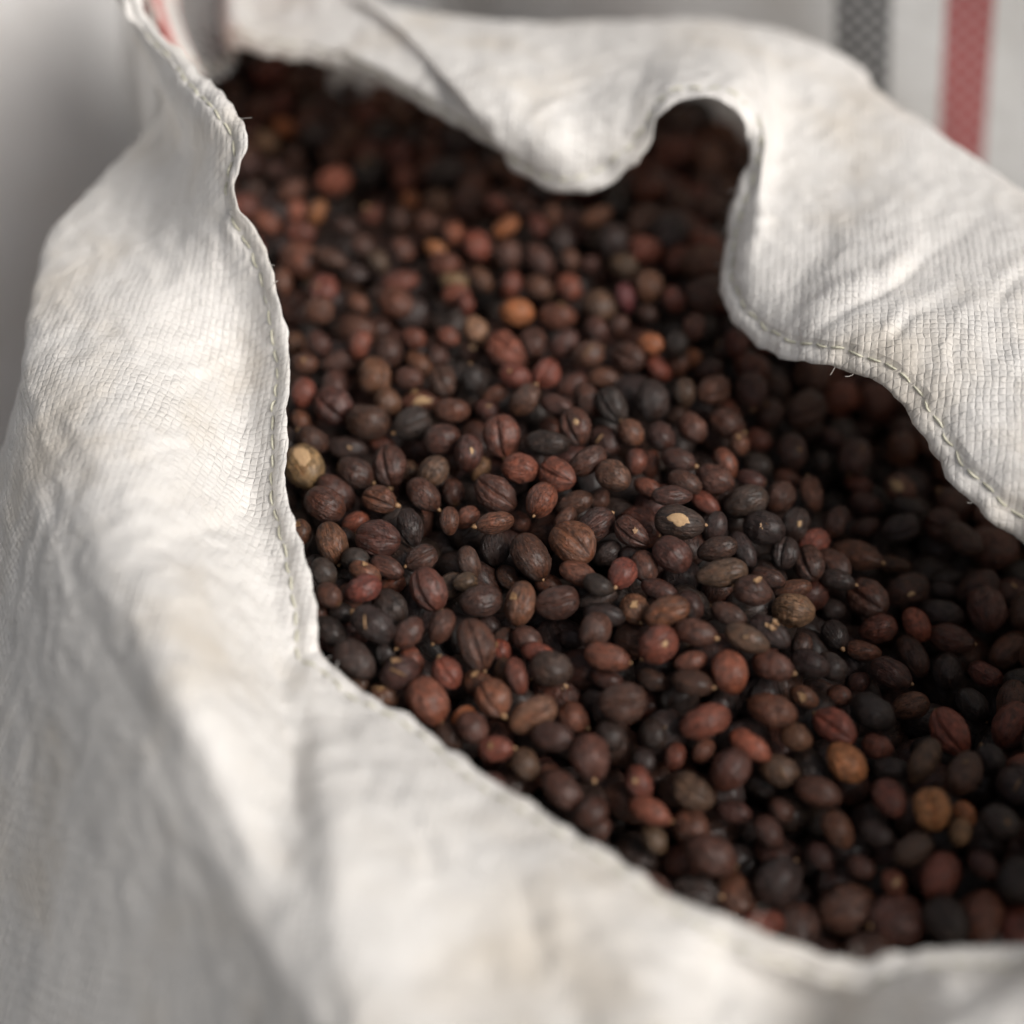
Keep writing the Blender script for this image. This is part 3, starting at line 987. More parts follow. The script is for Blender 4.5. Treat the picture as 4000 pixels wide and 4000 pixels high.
-1231 1218 28 196 977 -72 40 156 129 126 2 1 0 0
-907 1374 47 242 529 -366 -726 182 143 132 3 1 0 0
-592 1427 47 460 871 -44 -168 158 131 127 3 1 0 0
-387 1459 35 270 924 -190 -195 150 132 116 3 1 0 0
-1052 1169 -97 305 588 -452 -598 199 179 161 1 0 0 0
-451 1412 -78 212 737 -304 -565 170 142 128 1 0 0 0
-559 1326 -63 283 894 -209 -276 190 123 116 2 1 0 0
-609 1101 13 357 930 -63 -69 172 137 130 1 0 1 0
-1232 860 -108 447 745 -215 -446 136 122 110 2 0 -1 0
-756 722 -160 350 918 -133 -130 167 120 110 3 0 1 0
-583 445 -122 310 703 -387 -509 136 118 110 2 0 -1 0
-578 719 -220 499 820 -180 -216 161 146 129 1 0 0 0
-323 475 -76 247 596 -370 -669 134 119 110 1 1 0 0
-329 236 -80 417 639 -444 -470 160 145 129 1 0 -1 0
-261 1491 -106 402 651 -327 -555 160 144 129 1 1 0 0
351 1131 -63 150 215 -286 -922 202 137 126 1 0 0 0
547 1221 -83 872 488 35 13 203 115 97 2 2 -1 0
-110 1028 -61 174 253 -321 -896 183 123 110 2 1 0 0
-147 902 -58 361 905 -136 -179 166 124 112 1 0 0 0
254 774 92 497 844 -138 -148 197 128 121 1 0 -1 0
702 430 -27 227 598 -415 -647 151 125 120 3 0 0 0
-178 406 -65 331 428 -233 -808 150 114 110 7 1 0 0
491 205 -105 310 560 -419 -644 136 126 110 2 0 -1 0
218 784 -94 335 793 -290 -418 140 118 110 2 0 0 0
828 1386 40 216 931 -292 -36 172 146 138 5 0 0 0
985 1352 62 213 641 -274 -685 168 149 138 0 0 0 0
1366 1522 -80 321 662 -195 -649 194 146 141 3 0 0 0
1291 1575 -157 183 608 -454 -626 154 118 110 1 1 0 0
878 1298 -79 175 906 -218 -317 185 139 121 3 1 0 0
1010 1347 -83 208 606 -316 -699 169 134 128 2 1 1 0
1097 1423 -107 455 718 -269 -453 136 113 110 5 1 0 0
1181 1318 -105 26 174 -384 -907 187 143 128 1 1 0 0
1010 998 -6 227 667 -324 -632 176 145 135 6 1 0 0
1629 1437 -357 297 778 -437 -340 191 164 154 1 1 0 0
1294 1062 -216 419 775 -209 -425 185 119 115 3 1 0 0
983 1046 -223 8 89 -403 -911 145 113 110 1 0 0 0
1316 698 -135 190 794 -325 -476 141 126 112 2 0 0 0
1461 919 -310 205 940 -253 -100 171 129 126 3 0 0 0
790 469 -79 277 610 -402 -624 164 120 110 3 1 0 0
1213 479 -82 373 777 -224 -454 187 145 126 3 1 -1 0
1427 644 -259 450 873 -120 -146 181 150 135 0 0 0 0
951 176 57 386 895 -126 -184 196 127 122 1 0 0 0
1354 403 -141 399 891 -210 -62 175 116 110 1 1 1 0
1614 668 -389 487 833 -233 -120 159 124 110 2 0 0 0
764 218 -34 422 879 -113 -191 188 120 110 3 1 0 0
1074 164 -90 281 907 -214 -228 178 113 110 3 0 0 0
1182 274 -147 208 171 -287 -919 136 119 110 1 0 -1 0
1969 1199 -560 300 894 -254 -217 163 132 118 1 1 0 0
2075 794 -563 356 896 -253 -82 173 121 115 3 1 0 0
2321 539 -499 335 917 -187 -106 193 136 124 0 1 0 0
1859 914 -495 277 705 -343 -556 142 122 116 0 1 0 0
2237 1536 -798 488 853 -181 -49 169 129 123 1 0 0 0
2635 906 -776 252 488 -512 -660 175 150 141 1 0 0 0
2593 1056 -823 34 269 -330 -904 175 135 120 1 0 0 0
-1133 -197 49 302 711 -362 -521 141 117 110 2 0 0 0
-860 13 -91 115 148 -478 -858 156 120 110 3 0 0 0
-339 -101 37 233 669 -381 -594 155 113 110 2 1 1 0
-826 -399 35 533 828 -26 -172 166 147 134 0 1 -1 0
-987 -530 84 447 743 -147 -476 164 141 132 0 0 0 0
-772 -524 74 410 875 -90 -242 179 126 110 2 0 -1 0
-843 -621 -5 486 708 -364 -361 151 126 122 2 1 -1 0
-945 -704 97 582 728 -226 -284 150 134 121 1 0 -1 0
-633 -475 -65 204 9 -420 -885 136 125 110 3 0 0 0
-328 -452 -106 212 176 -300 -913 178 152 140 6 0 0 0
-1003 -702 -36 340 695 -398 -494 136 122 110 2 1 1 0
-889 -729 -11 324 925 -178 -92 136 124 110 0 0 0 0
-645 -942 -75 414 519 -486 -568 149 129 120 0 1 1 0
-515 -987 -88 389 775 -235 -440 161 135 129 3 1 0 0
-878 -1018 -107 389 855 -221 -264 139 115 110 0 0 0 0
-780 -1099 -126 458 735 -294 -404 136 121 110 2 0 0 0
-245 -12 -30 185 294 -390 -853 146 124 118 2 1 -1 0
38 66 -143 392 843 -269 -251 136 114 110 2 0 0 0
291 -59 -4 145 478 -491 -714 166 112 110 1 0 0 0
-229 -362 -15 302 762 -253 -514 182 138 125 6 1 0 0
-248 -504 -22 179 0 -321 -930 136 112 110 6 0 0 0
513 -273 -43 196 281 -302 -890 174 143 130 0 1 0 2
448 -610 73 325 916 -188 -144 165 125 110 0 1 0 0
-23 -353 -148 256 869 -218 -362 153 126 110 1 1 0 0
192 -441 -106 349 932 -76 -59 147 113 110 2 0 0 0
452 -604 -43 55 166 -375 -910 213 123 112 0 0 -1 0
476 -735 -22 406 901 -153 -26 221 144 131 0 1 0 0
310 -787 -148 423 874 -223 -87 136 114 110 0 0 -1 0
-120 -690 -150 414 805 -208 -370 140 123 110 0 0 0 0
-59 -889 -129 301 805 -384 -336 136 120 110 3 1 0 0
74 -825 -107 389 884 -118 -231 172 145 132 1 0 1 0
-43 -777 -159 122 229 -398 -880 139 113 110 1 0 0 0
128 -945 -73 316 944 -87 -49 166 119 110 3 1 -1 0
-48 -1014 -132 435 478 -329 -688 136 114 110 2 1 0 0
483 -1063 -144 335 921 -170 -101 171 118 110 1 1 0 0
636 -327 -24 355 785 -284 -421 143 128 115 0 1 0 0
1105 -88 -19 260 508 -310 -761 171 142 127 0 0 -1 0
1701 93 -334 247 79 155 -953 183 148 132 3 2 0 0
701 -440 30 371 717 -376 -455 179 149 144 1 0 0 0
1260 -160 -126 372 771 -307 -417 220 131 117 0 0 0 0
1381 -348 -154 478 857 -134 -140 189 113 110 1 1 0 0
1533 -317 -277 19 86 -418 -904 208 115 110 2 1 0 0
767 -595 19 404 891 -170 -115 200 120 110 1 0 0 0
923 -708 28 412 798 -271 -347 164 138 126 1 0 0 0
911 -1028 -46 89 56 -463 -880 172 114 110 2 1 1 0
1531 -735 -271 406 473 -449 -641 147 134 118 1 1 0 0
720 -1078 -134 388 903 -136 -126 169 118 110 1 1 0 0
2071 439 -569 30 125 -549 -826 181 117 110 1 1 0 0
1798 -55 -348 901 188 14 -390 217 136 115 1 2 -1 3
2190 156 -586 406 907 -94 -55 208 115 110 2 0 0 0
2520 141 -684 8 -94 472 877 200 117 110 0 1 0 0
2479 33 -674 378 921 -75 -60 165 124 110 0 0 0 0
1910 -568 -501 303 949 -48 -71 194 119 110 2 1 -1 2
1670 -869 -278 266 873 -378 -154 176 146 142 0 0 0 0
1883 -711 -595 181 183 -372 -892 136 126 110 1 0 0 0
1794 -236 -534 265 963 35 -23 136 123 110 0 0 0 0
-650 -1192 -117 510 832 -120 -184 157 116 110 2 1 1 0
-169 -1115 -122 375 868 -306 -112 173 158 140 2 0 0 0
-240 -1303 -155 260 157 -436 -847 137 118 110 5 1 0 0
473 -1256 -168 297 640 -359 -611 169 150 138 0 1 0 0
177 -1571 -281 219 191 -553 -781 136 125 110 2 1 0 0
430 -1840 -357 298 408 -525 -685 136 125 110 1 1 0 0
1493 -1116 -221 428 854 -237 -178 159 123 112 2 1 0 0
656 -1501 -246 527 670 -312 -419 136 116 110 0 0 0 0
815 -1455 -276 341 457 -320 -757 137 113 110 3 1 0 0
961 -1421 -272 292 402 -473 -728 136 116 110 2 0 0 0
1333 -1703 -386 373 840 -273 -285 141 122 110 1 0 0 0
2669 -889 -559 192 614 -403 -651 263 165 161 2 0 0 0
2224 -1764 -336 454 700 -408 -372 136 124 110 5 1 0 0
2182 -1879 -323 317 532 -498 -607 136 125 110 7 0 0 0
1693 -2009 -432 542 784 -237 -186 144 114 110 1 0 0 0
1840 -2102 -424 318 776 -470 -276 136 126 110 3 1 0 0
1708 -994 -361 288 912 -292 -12 136 116 110 2 0 -1 0
-1749 4007 -280 409 876 -35 -255 178 153 136 7 1 0 0
-1647 4282 -338 428 865 15 -263 180 114 111 5 0 0 0
-2067 4731 -320 337 633 -177 -674 169 148 133 2 0 0 0
-1700 4598 -338 430 507 -190 -722 187 170 150 3 0 0 0
-1490 4527 -304 360 548 -185 -733 169 148 131 6 0 0 0
-1532 3800 -263 416 651 -131 -622 143 125 110 2 0 0 0
-741 3456 -215 190 684 -305 -635 198 160 149 3 1 0 0
-681 3145 -171 389 897 -161 -136 136 115 110 5 0 0 0
-1420 2820 -24 340 568 -326 -675 156 144 126 4 1 0 0
-1277 2786 -11 184 510 -327 -774 179 116 110 5 1 0 0
-1632 3536 -194 172 981 -4 -94 180 139 123 1 1 0 0
-1482 3157 -104 182 224 -368 -884 211 138 129 2 1 0 0
-1722 3106 -58 265 659 -203 -674 141 114 110 1 0 0 0
-926 2825 -60 112 141 -209 -961 163 145 126 3 0 0 0
-1087 2648 -26 459 872 -28 -171 170 120 116 1 1 0 0
-730 2747 -46 253 723 -195 -612 187 169 150 1 1 0 0
-553 2658 -2 430 858 -168 -225 185 159 149 2 1 0 0
-499 3063 -121 229 923 -270 -152 191 177 154 2 1 0 0
-376 2486 40 277 715 -226 -601 160 144 131 4 0 0 0
-1591 2637 13 446 843 -29 -298 210 146 141 3 1 0 0
-1368 2538 12 308 947 -39 -78 202 151 140 3 0 0 0
-953 2340 54 334 796 -307 -400 171 149 138 1 0 0 0
-698 2293 58 154 911 -156 -350 173 151 137 2 0 0 0
-492 2363 5 377 885 -162 -220 163 122 110 5 0 0 0
-842 2160 65 321 796 -363 -362 159 138 128 6 0 0 0
-974 2016 72 246 934 -251 -63 157 142 127 0 0 0 0
-1149 2231 32 414 892 -104 -151 225 137 121 1 1 0 0
-1432 2014 21 455 625 -148 -617 175 114 111 2 0 0 0
-365 2011 24 295 954 -31 -35 178 124 110 7 0 0 0
-347 1888 7 898 426 -22 -107 186 142 121 3 2 0 0
-943 1754 50 228 939 -97 -240 152 120 117 2 0 0 0
-107 2916 -30 344 902 -111 -237 167 151 133 3 1 0 0
-39 2594 16 135 272 -309 -901 190 129 121 5 0 0 0
168 2591 19 290 811 -262 -435 185 135 121 3 1 0 0
256 2736 6 266 585 -343 -685 151 130 122 2 0 0 0
549 2706 16 142 172 -225 -948 221 134 121 2 0 0 0
316 2448 20 427 728 -339 -415 194 164 156 0 1 0 0
369 2274 -11 404 705 -238 -531 147 127 118 2 0 -1 0
489 2238 -17 106 238 -359 -896 133 118 110 1 1 0 0
163 2012 -27 407 855 -258 -192 189 168 153 2 1 -1 0
700 1841 28 211 764 -253 -554 189 127 115 8 1 0 0
-10 2042 -27 283 499 -178 -799 175 154 135 3 1 0 0
-193 2070 -4 355 833 -159 -393 176 127 117 2 0 1 0
994 1817 35 315 751 -249 -524 173 154 141 3 1 0 0
-221 1535 25 313 791 -401 -340 183 152 148 7 1 0 0
514 1586 -18 481 691 -326 -429 173 160 140 1 1 0 0
656 1607 -1 252 514 -387 -723 141 124 114 1 1 0 0
830 1715 2 365 876 -253 -188 136 118 110 1 1 0 0
1102 1546 37 395 494 -366 -682 172 142 139 2 1 0 0
-286 1771 35 251 724 -308 -563 139 121 110 3 0 0 0
1473 -2472 -593 684 524 195 -468 277 222 212 1 2 1 0
1916 -2528 -595 802 569 -22 -181 297 236 213 1 0 0 0
2135 -2472 -555 671 95 293 674 276 202 194 1 1 0 0
959 -2298 -569 284 837 330 330 265 195 182 1 0 0 0
2644 -2346 -466 685 -711 -160 3 284 233 226 1 2 -1 0
3023 -2332 -530 568 770 -271 -107 300 234 215 2 1 0 0
671 -2140 -483 540 223 -362 726 245 193 184 1 0 1 0
2654 -2128 -466 854 -188 483 40 256 199 187 3 0 0 0
2884 -2140 -465 751 -539 124 360 291 234 221 2 1 0 0
3151 -2140 -550 279 -144 245 -917 277 204 193 1 1 0 0
2556 -1917 -333 517 -604 360 -489 245 191 167 1 1 1 0
2769 -1951 -397 900 -364 183 153 284 240 207 3 0 0 0
3037 -1946 -489 283 213 154 923 302 247 221 1 0 -1 0
-144 -1709 -290 231 -872 -288 -322 285 228 207 1 1 0 0
2681 -1748 -384 628 -765 -57 132 251 196 182 1 1 0 0
2922 -1760 -358 482 -840 146 -202 272 215 211 0 1 0 0
3175 -1786 -449 667 716 -188 89 255 213 198 0 0 0 0
2790 -1572 -334 118 -140 596 781 274 211 188 3 2 0 0
3023 -1605 -451 852 -494 -82 -154 283 234 215 1 0 0 0
3243 -1601 -436 369 572 -317 661 271 200 174 3 2 -1 0
-742 -1325 -184 808 508 287 77 275 210 195 1 1 -1 0
-505 -1437 -208 84 -148 -860 480 289 233 207 2 1 -1 0
2647 -1417 -481 112 53 583 803 272 228 223 3 0 0 0
2881 -1425 -452 416 -207 399 -790 256 215 186 1 0 0 0
3124 -1422 -426 852 -431 -134 -265 274 223 208 2 2 1 0
2740 -1219 -437 870 -108 -61 477 250 183 163 1 2 -1 0
3002 -1217 -428 78 532 -828 161 261 209 191 0 0 0 0
3218 -1252 -513 595 784 -152 91 290 240 215 0 0 0 0
-1056 -1007 -49 620 -194 -160 743 251 183 173 3 1 0 0
2870 -1107 -581 36 0 578 815 303 223 208 1 2 0 0
3104 -1015 -510 373 395 567 620 275 231 209 3 2 0 0
3382 -1071 -565 649 -400 -433 480 293 240 209 2 0 0 0
2946 -899 -609 626 -495 -534 280 252 215 208 3 1 -1 0
3269 -892 -614 45 395 -902 -168 289 213 185 1 2 -1 0
3490 -863 -586 46 870 -392 295 244 186 161 1 2 1 0
2812 -715 -632 60 -209 -544 -810 293 228 198 0 0 0 0
3120 -737 -605 870 -347 -233 262 261 212 193 1 0 0 0
3291 -659 -692 493 175 632 572 271 208 192 3 1 0 0
2936 -539 -605 802 -573 158 -52 294 246 217 2 1 0 0
3228 -525 -518 78 175 -925 -327 303 260 242 2 2 1 0
3452 -609 -536 407 317 -311 -798 281 215 201 1 1 0 0
3087 -368 -642 56 -121 -427 894 280 239 208 1 2 0 0
3326 -292 -492 934 -67 239 257 285 223 210 0 2 0 0
3522 -406 -646 158 927 191 -280 272 213 205 2 2 0 0
2917 -203 -585 248 -836 -489 22 279 233 220 1 2 0 0
3227 -193 -632 147 -57 -360 -920 264 193 167 2 0 0 0
3486 -187 -641 90 235 968 13 271 230 215 1 2 0 0
3714 -210 -562 131 116 -275 945 263 203 175 3 2 0 0
2877 10 -692 27 -197 -962 186 277 207 192 1 2 -1 0
3103 -19 -609 15 -864 -501 -38 281 238 216 0 0 0 0
3319 -13 -712 523 -812 -204 -161 304 235 220 3 0 0 0
3575 -2 -577 910 -117 250 -309 293 221 207 1 0 0 0
2988 162 -701 217 26 -172 961 265 203 193 0 1 1 0
3187 180 -598 834 -468 -30 -291 251 188 172 3 1 -1 0
3418 196 -629 277 -224 694 625 296 238 227 2 1 0 0
3670 124 -713 54 757 567 319 279 211 183 3 1 0 0
3120 310 -736 854 -421 298 68 280 206 183 3 2 1 0
3337 400 -769 705 -284 147 -633 285 240 235 3 0 -1 0
3571 364 -669 489 680 -410 -361 293 226 209 1 2 -1 0
3014 480 -608 52 197 -92 975 283 228 208 0 2 0 0
3168 589 -739 225 946 -197 121 283 221 207 2 2 0 0
3505 570 -772 106 983 -78 -129 263 223 218 2 2 0 0
-1342 652 -109 992 108 -35 53 281 234 205 0 1 -1 0
2846 610 -619 840 310 217 389 277 206 179 2 0 -1 0
3102 703 -594 750 661 -24 23 270 202 188 3 2 -1 0
3323 738 -719 207 253 888 324 286 242 211 1 2 0 0
-1420 831 -41 123 -117 327 -930 244 204 180 0 2 0 0
2814 858 -644 127 832 -466 -274 289 244 230 0 0 0 0
3055 840 -727 941 273 50 193 285 217 190 3 0 0 0
2670 1044 -660 438 -708 -322 451 266 195 177 2 2 0 0
2979 1019 -629 498 -404 669 -377 263 215 189 3 2 0 0
2579 1191 -563 52 715 -693 -68 250 193 188 2 2 0 0
2835 1206 -659 261 -47 -448 854 277 234 220 2 1 -1 0
2477 1368 -660 531 51 145 833 248 210 192 1 1 0 0
2682 1371 -642 823 -375 328 272 247 204 178 3 0 0 0
2565 1559 -602 114 -814 453 -346 282 232 214 1 2 0 0
2826 1523 -625 121 -696 -386 -593 274 207 198 1 1 0 0
2531 1724 -777 830 -297 203 -427 267 223 197 2 0 1 0
2763 1725 -684 116 225 709 -658 300 239 220 2 1 0 0
1615 1866 -298 84 -280 610 -737 294 226 214 3 0 0 0
1795 1881 -478 17 -181 -698 -693 256 198 185 0 2 1 0
2010 1843 -558 41 -314 928 193 262 209 183 3 0 -1 0
2199 1895 -648 189 800 373 429 287 227 197 1 1 -1 0
2425 1895 -639 2 -868 -489 -86 294 241 229 1 2 -1 0
2646 1933 -734 767 -416 -19 488 277 224 212 2 0 0 0
1284 2034 -114 425 373 724 396 281 218 194 3 2 1 0
1529 2018 -140 426 -165 883 -104 284 221 207 3 1 0 0
1736 2074 -387 684 -3 -168 710 245 201 193 3 2 0 0
1885 2038 -533 401 899 -44 170 245 189 167 2 2 0 0
2074 2057 -665 602 -743 -203 210 280 207 201 0 0 1 0
2307 2116 -733 181 439 837 270 302 239 231 0 1 -1 0
2539 2144 -681 303 610 -682 -267 299 246 221 3 1 0 0
1417 2179 -261 775 -109 349 516 279 204 185 1 2 0 0
1643 2228 -240 281 360 890 11 304 250 241 1 0 0 0
1812 2284 -409 21 759 -320 567 273 222 208 0 0 0 0
1990 2208 -535 139 271 242 921 267 228 211 3 2 0 0
2145 2302 -685 44 -136 972 -187 268 228 202 0 0 0 0
2398 2336 -645 120 62 627 -767 276 214 184 1 0 1 0
-1734 2421 -68 158 94 217 -959 292 219 204 3 0 1 0
1074 2382 -101 64 842 533 -55 273 200 185 3 0 0 0
1360 2314 -119 694 -625 35 -356 300 243 219 0 1 0 0
1542 2423 -176 971 133 -149 131 244 208 185 2 2 -1 0
-1798 2629 -88 421 210 -839 -274 260 195 172 1 2 0 0
1248 2552 -118 184 -86 -520 829 297 229 222 3 0 0 0
1484 2602 -223 618 -750 -221 83 283 221 196 2 1 0 0
1694 2566 -323 308 702 -292 -571 280 206 196 3 1 0 0
1100 2751 -111 208 -120 -903 -357 283 212 190 2 0 0 0
1334 2740 -217 169 -923 -235 254 272 217 205 0 1 1 0
1558 2745 -398 628 115 512 575 276 229 222 3 2 -1 0
-1809 2880 -55 222 -955 -45 -193 268 207 186 3 0 0 0
965 2937 -184 542 -109 -150 820 292 237 214 1 1 -1 0
1205 2904 -274 331 -11 -425 -842 288 236 227 3 0 0 0
1478 2946 -278 177 627 -672 -351 290 246 232 1 0 0 0
1685 2954 -338 579 -294 -156 744 291 227 213 0 0 0 0
1509 3053 -468 500 -76 60 860 250 201 196 2 1 0 0
1732 3018 -538 92 985 -140 -31 278 212 187 2 0 0 0
212 3201 -61 830 -125 -371 397 277 219 204 0 2 0 0
876 3194 -245 554 -318 389 -664 255 193 183 3 1 0 0
1027 3329 -191 132 -905 388 110 280 218 206 1 1 0 0
1236 3274 -291 285 299 -72 -908 286 229 200 3 0 0 0
1409 3265 -444 449 73 -789 412 275 231 224 2 0 0 0
1662 3256 -554 155 674 -648 -319 295 235 225 0 2 -1 0
1874 3252 -590 768 23 -236 -595 290 247 214 1 2 0 0
-265 3356 -203 583 30 -272 -765 259 204 189 2 0 0 0
74 3378 -151 791 132 482 354 301 227 210 2 0 0 0
302 3372 -201 760 -470 -107 437 282 240 229 3 0 0 0
527 3436 -242 645 651 -78 393 254 205 195 3 2 0 0
727 3340 -189 369 -888 50 -271 260 212 183 1 0 1 0
878 3442 -312 257 861 430 89 275 231 226 3 0 0 0
1116 3458 -312 466 812 -207 -285 269 212 183 3 0 1 0
1517 3422 -521 511 601 -210 578 279 205 188 1 1 0 0
1715 3490 -527 165 926 -280 -194 258 214 184 2 1 -1 0
-2024 3609 -315 515 -637 341 -462 274 207 184 1 0 0 0
-255 3587 -291 591 242 460 617 266 200 181 1 1 0 0
-53 3567 -219 33 -144 -951 -270 258 213 196 2 2 -1 0
163 3534 -310 133 250 959 13 268 202 195 2 1 0 0
385 3605 -275 39 198 913 354 282 229 204 1 0 0 0
643 3585 -317 78 895 -421 -128 303 222 203 1 1 0 0
812 3666 -217 758 62 128 -637 287 220 190 3 2 0 0
1010 3649 -306 745 -325 416 408 266 208 195 3 2 0 0
1188 3628 -431 649 291 423 562 282 223 213 3 0 0 0
1405 3624 -483 79 590 563 574 299 246 226 2 2 0 0
1613 3647 -626 975 80 51 -201 253 190 166 2 0 0 0
1879 3569 -669 298 -696 -273 -594 291 247 220 2 0 0 0
-574 3704 -353 310 352 -720 -511 291 250 236 3 1 0 0
-330 3802 -371 149 -33 538 829 286 219 194 2 2 0 0
-105 3770 -274 862 -355 231 -278 264 211 185 0 0 1 0
136 3740 -215 240 -412 405 -780 296 246 236 0 2 0 0
371 3820 -193 385 -312 389 -777 269 208 200 3 1 0 0
496 3772 -405 416 195 -735 -498 288 243 230 2 1 0 0
642 3825 -249 111 118 -975 154 278 206 192 1 0 0 0
865 3797 -360 967 -253 -35 12 275 204 177 0 1 0 0
1520 3828 -541 33 807 574 -139 263 221 195 2 0 0 0
1763 3782 -714 190 600 772 91 285 238 214 0 2 0 0
1951 3820 -809 670 -200 -162 696 286 234 222 1 1 0 0
-2035 3934 -355 793 -235 276 -489 291 244 210 2 1 0 0
-1018 3908 -317 863 150 -162 -454 251 214 193 3 0 0 0
-593 3937 -310 386 -74 436 810 258 204 191 3 0 0 0
-207 3993 -405 315 419 -702 -482 263 214 202 2 2 0 0
-8 3958 -279 565 -793 134 -183 299 251 236 2 0 0 0
178 3907 -414 364 -456 455 -673 284 217 200 0 2 0 0
356 4001 -314 601 794 -74 -55 251 206 197 3 1 0 0
584 4027 -422 139 -322 694 -629 303 255 238 1 0 0 0
799 3975 -315 498 850 -172 2 256 208 190 1 2 0 0
1044 4008 -315 268 -90 836 471 286 243 235 1 2 0 0
1198 3885 -405 320 257 -438 -800 292 218 198 0 2 0 0
1407 3978 -486 304 112 -449 -833 247 192 181 3 0 0 0
1687 3938 -594 596 -660 -60 -454 256 196 184 0 1 -1 0
1847 3991 -704 107 764 -281 571 281 220 195 2 1 0 0
-2111 4182 -422 529 42 297 794 285 224 217 2 2 -1 0
-741 4112 -326 880 -450 -109 -110 261 201 191 0 0 0 0
-503 4152 -227 880 -427 -206 36 292 239 219 2 0 -1 0
-362 4137 -392 156 751 587 261 268 223 209 0 0 0 0
-74 4199 -221 315 -57 -148 936 302 234 202 1 0 0 0
38 4116 -449 901 93 -142 -399 288 243 211 0 2 0 0
278 4141 -440 218 159 -746 -608 244 210 186 3 1 0 0
461 4165 -289 406 895 -149 -105 249 212 200 3 2 1 0
663 4110 -202 357 -355 783 -366 288 226 209 2 1 0 0
881 4176 -322 249 513 -772 279 256 189 168 2 2 -1 0
1321 4138 -412 72 612 716 -327 266 215 190 3 0 0 0
1611 4084 -508 569 580 574 101 271 205 186 2 1 0 0
1695 4129 -710 94 572 -736 -351 264 193 189 2 1 0 0
1984 4150 -838 188 -398 494 -750 281 239 217 1 2 0 0
-2241 4341 -326 214 916 317 121 291 230 204 1 0 -1 0
-1925 4292 -415 897 141 -287 -304 294 221 216 1 1 0 0
-1446 4296 -358 838 245 447 -195 292 241 221 3 2 -1 0
-1227 4294 -313 49 -454 299 -838 266 225 218 1 2 0 0
-1018 4288 -271 530 -635 395 400 259 200 179 3 1 0 0
-620 4288 -363 895 322 90 296 253 208 191 1 2 1 0
-425 4339 -293 575 461 455 -501 271 205 181 0 2 0 0
-235 4328 -358 116 530 836 79 256 195 190 1 2 0 0
-48 4339 -453 163 -817 226 504 258 219 208 3 1 -1 0
187 4304 -345 670 226 -615 350 271 232 225 3 0 0 0
391 4320 -450 192 -909 124 -348 290 220 210 1 1 0 0
618 4315 -440 676 267 -401 -557 291 231 200 2 2 0 0
800 4348 -203 638 -84 278 -713 301 244 237 3 2 0 0
1026 4285 -221 14 969 248 -6 270 212 198 1 2 1 0
1177 4339 -402 366 798 403 -259 260 218 199 2 0 0 0
1635 4324 -589 378 228 -244 -864 291 236 225 2 2 0 0
1829 4296 -779 115 760 484 417 278 211 200 1 2 0 0
-2057 4491 -346 410 -191 728 516 262 213 200 1 0 0 0
-1328 4504 -306 289 -716 -624 116 298 232 201 1 2 -1 0
-1100 4485 -334 247 313 846 354 286 245 219 2 2 0 0
-932 4481 -187 206 -299 -876 318 251 188 181 2 2 1 0
-680 4455 -231 4 -985 -171 -37 272 202 176 2 1 0 0
-503 4489 -369 946 -55 46 315 250 203 180 1 0 0 0
-293 4548 -400 683 -423 114 584 251 204 183 3 0 0 0
-95 4502 -287 47 198 946 -253 296 249 214 1 0 0 0
85 4510 -423 677 391 -359 -511 289 223 214 1 2 0 0
303 4530 -403 27 -488 844 -223 276 208 192 2 1 0 0
492 4508 -350 545 -153 206 -798 278 211 201 1 0 0 0
715 4494 -366 105 915 -389 -25 272 199 184 2 1 0 0
958 4454 -332 683 447 -70 -573 277 233 217 1 0 -1 0
1118 4493 -183 39 167 -980 104 268 209 196 3 1 0 0
1340 4459 -323 596 680 -201 -377 302 253 233 0 2 0 0
1475 4456 -498 544 642 -459 -285 275 210 187 3 0 0 0
1804 4519 -603 290 -772 526 -208 294 246 227 2 0 0 0
1971 4458 -837 226 -327 799 451 266 228 204 1 1 1 0
-2237 4627 -397 315 63 -941 102 259 218 198 1 0 0 0
-1187 4620 -190 293 685 -662 78 273 202 176 1 2 0 0
-958 4680 -330 845 -508 -118 -120 303 250 219 1 0 0 0
-781 4629 -181 386 -529 -754 -59 256 206 199 1 0 1 0
-590 4661 -262 93 457 723 510 280 226 201 2 0 0 0
-406 4588 -178 684 -290 -349 572 295 224 200 1 0 -1 0
-215 4694 -280 922 276 147 229 276 212 193 3 2 0 0
-10 4726 -367 274 202 747 571 248 185 161 0 0 0 0
183 4663 -308 737 17 -78 -671 248 187 174 3 2 -1 0
372 4691 -267 687 631 321 167 251 215 191 1 1 1 0
584 4702 -222 326 725 400 457 264 212 205 1 1 0 0
841 4668 -326 830 -214 49 513 278 228 218 1 1 0 0
1012 4685 -200 354 -413 511 -666 280 237 208 1 2 -1 0
1214 4662 -298 147 98 -768 -615 255 214 192 1 2 0 0
1392 4697 -447 138 655 -739 70 295 248 225 0 1 0 0
1585 4653 -587 158 -696 -687 134 299 234 217 3 0 0 0
1805 4671 -784 746 537 -223 -326 284 231 206 1 0 0 0
2084 4681 -839 223 762 551 256 289 226 197 3 2 0 0
-2371 4791 -362 136 161 700 -682 257 205 189 2 2 0 0
-1360 4771 -300 897 -165 355 206 300 252 220 2 2 0 0
-1143 4846 -237 298 794 -55 -527 301 236 229 3 1 0 0
-938 4866 -178 568 -534 -106 617 275 230 217 3 2 0 0
-714 4858 -240 180 -214 -66 -958 267 219 211 2 0 0 0
-469 4832 -349 599 419 564 385 285 216 197 3 0 0 0
-318 4849 -210 281 805 513 -95 284 214 196 3 2 0 0
-136 4904 -341 52 -502 120 855 294 244 215 1 2 1 0
99 4874 -395 838 184 71 -509 262 223 207 1 0 0 0
279 4865 -286 197 168 -897 -359 256 192 184 3 1 0 0
493 4828 -384 858 200 -50 -471 291 215 210 1 1 0 0
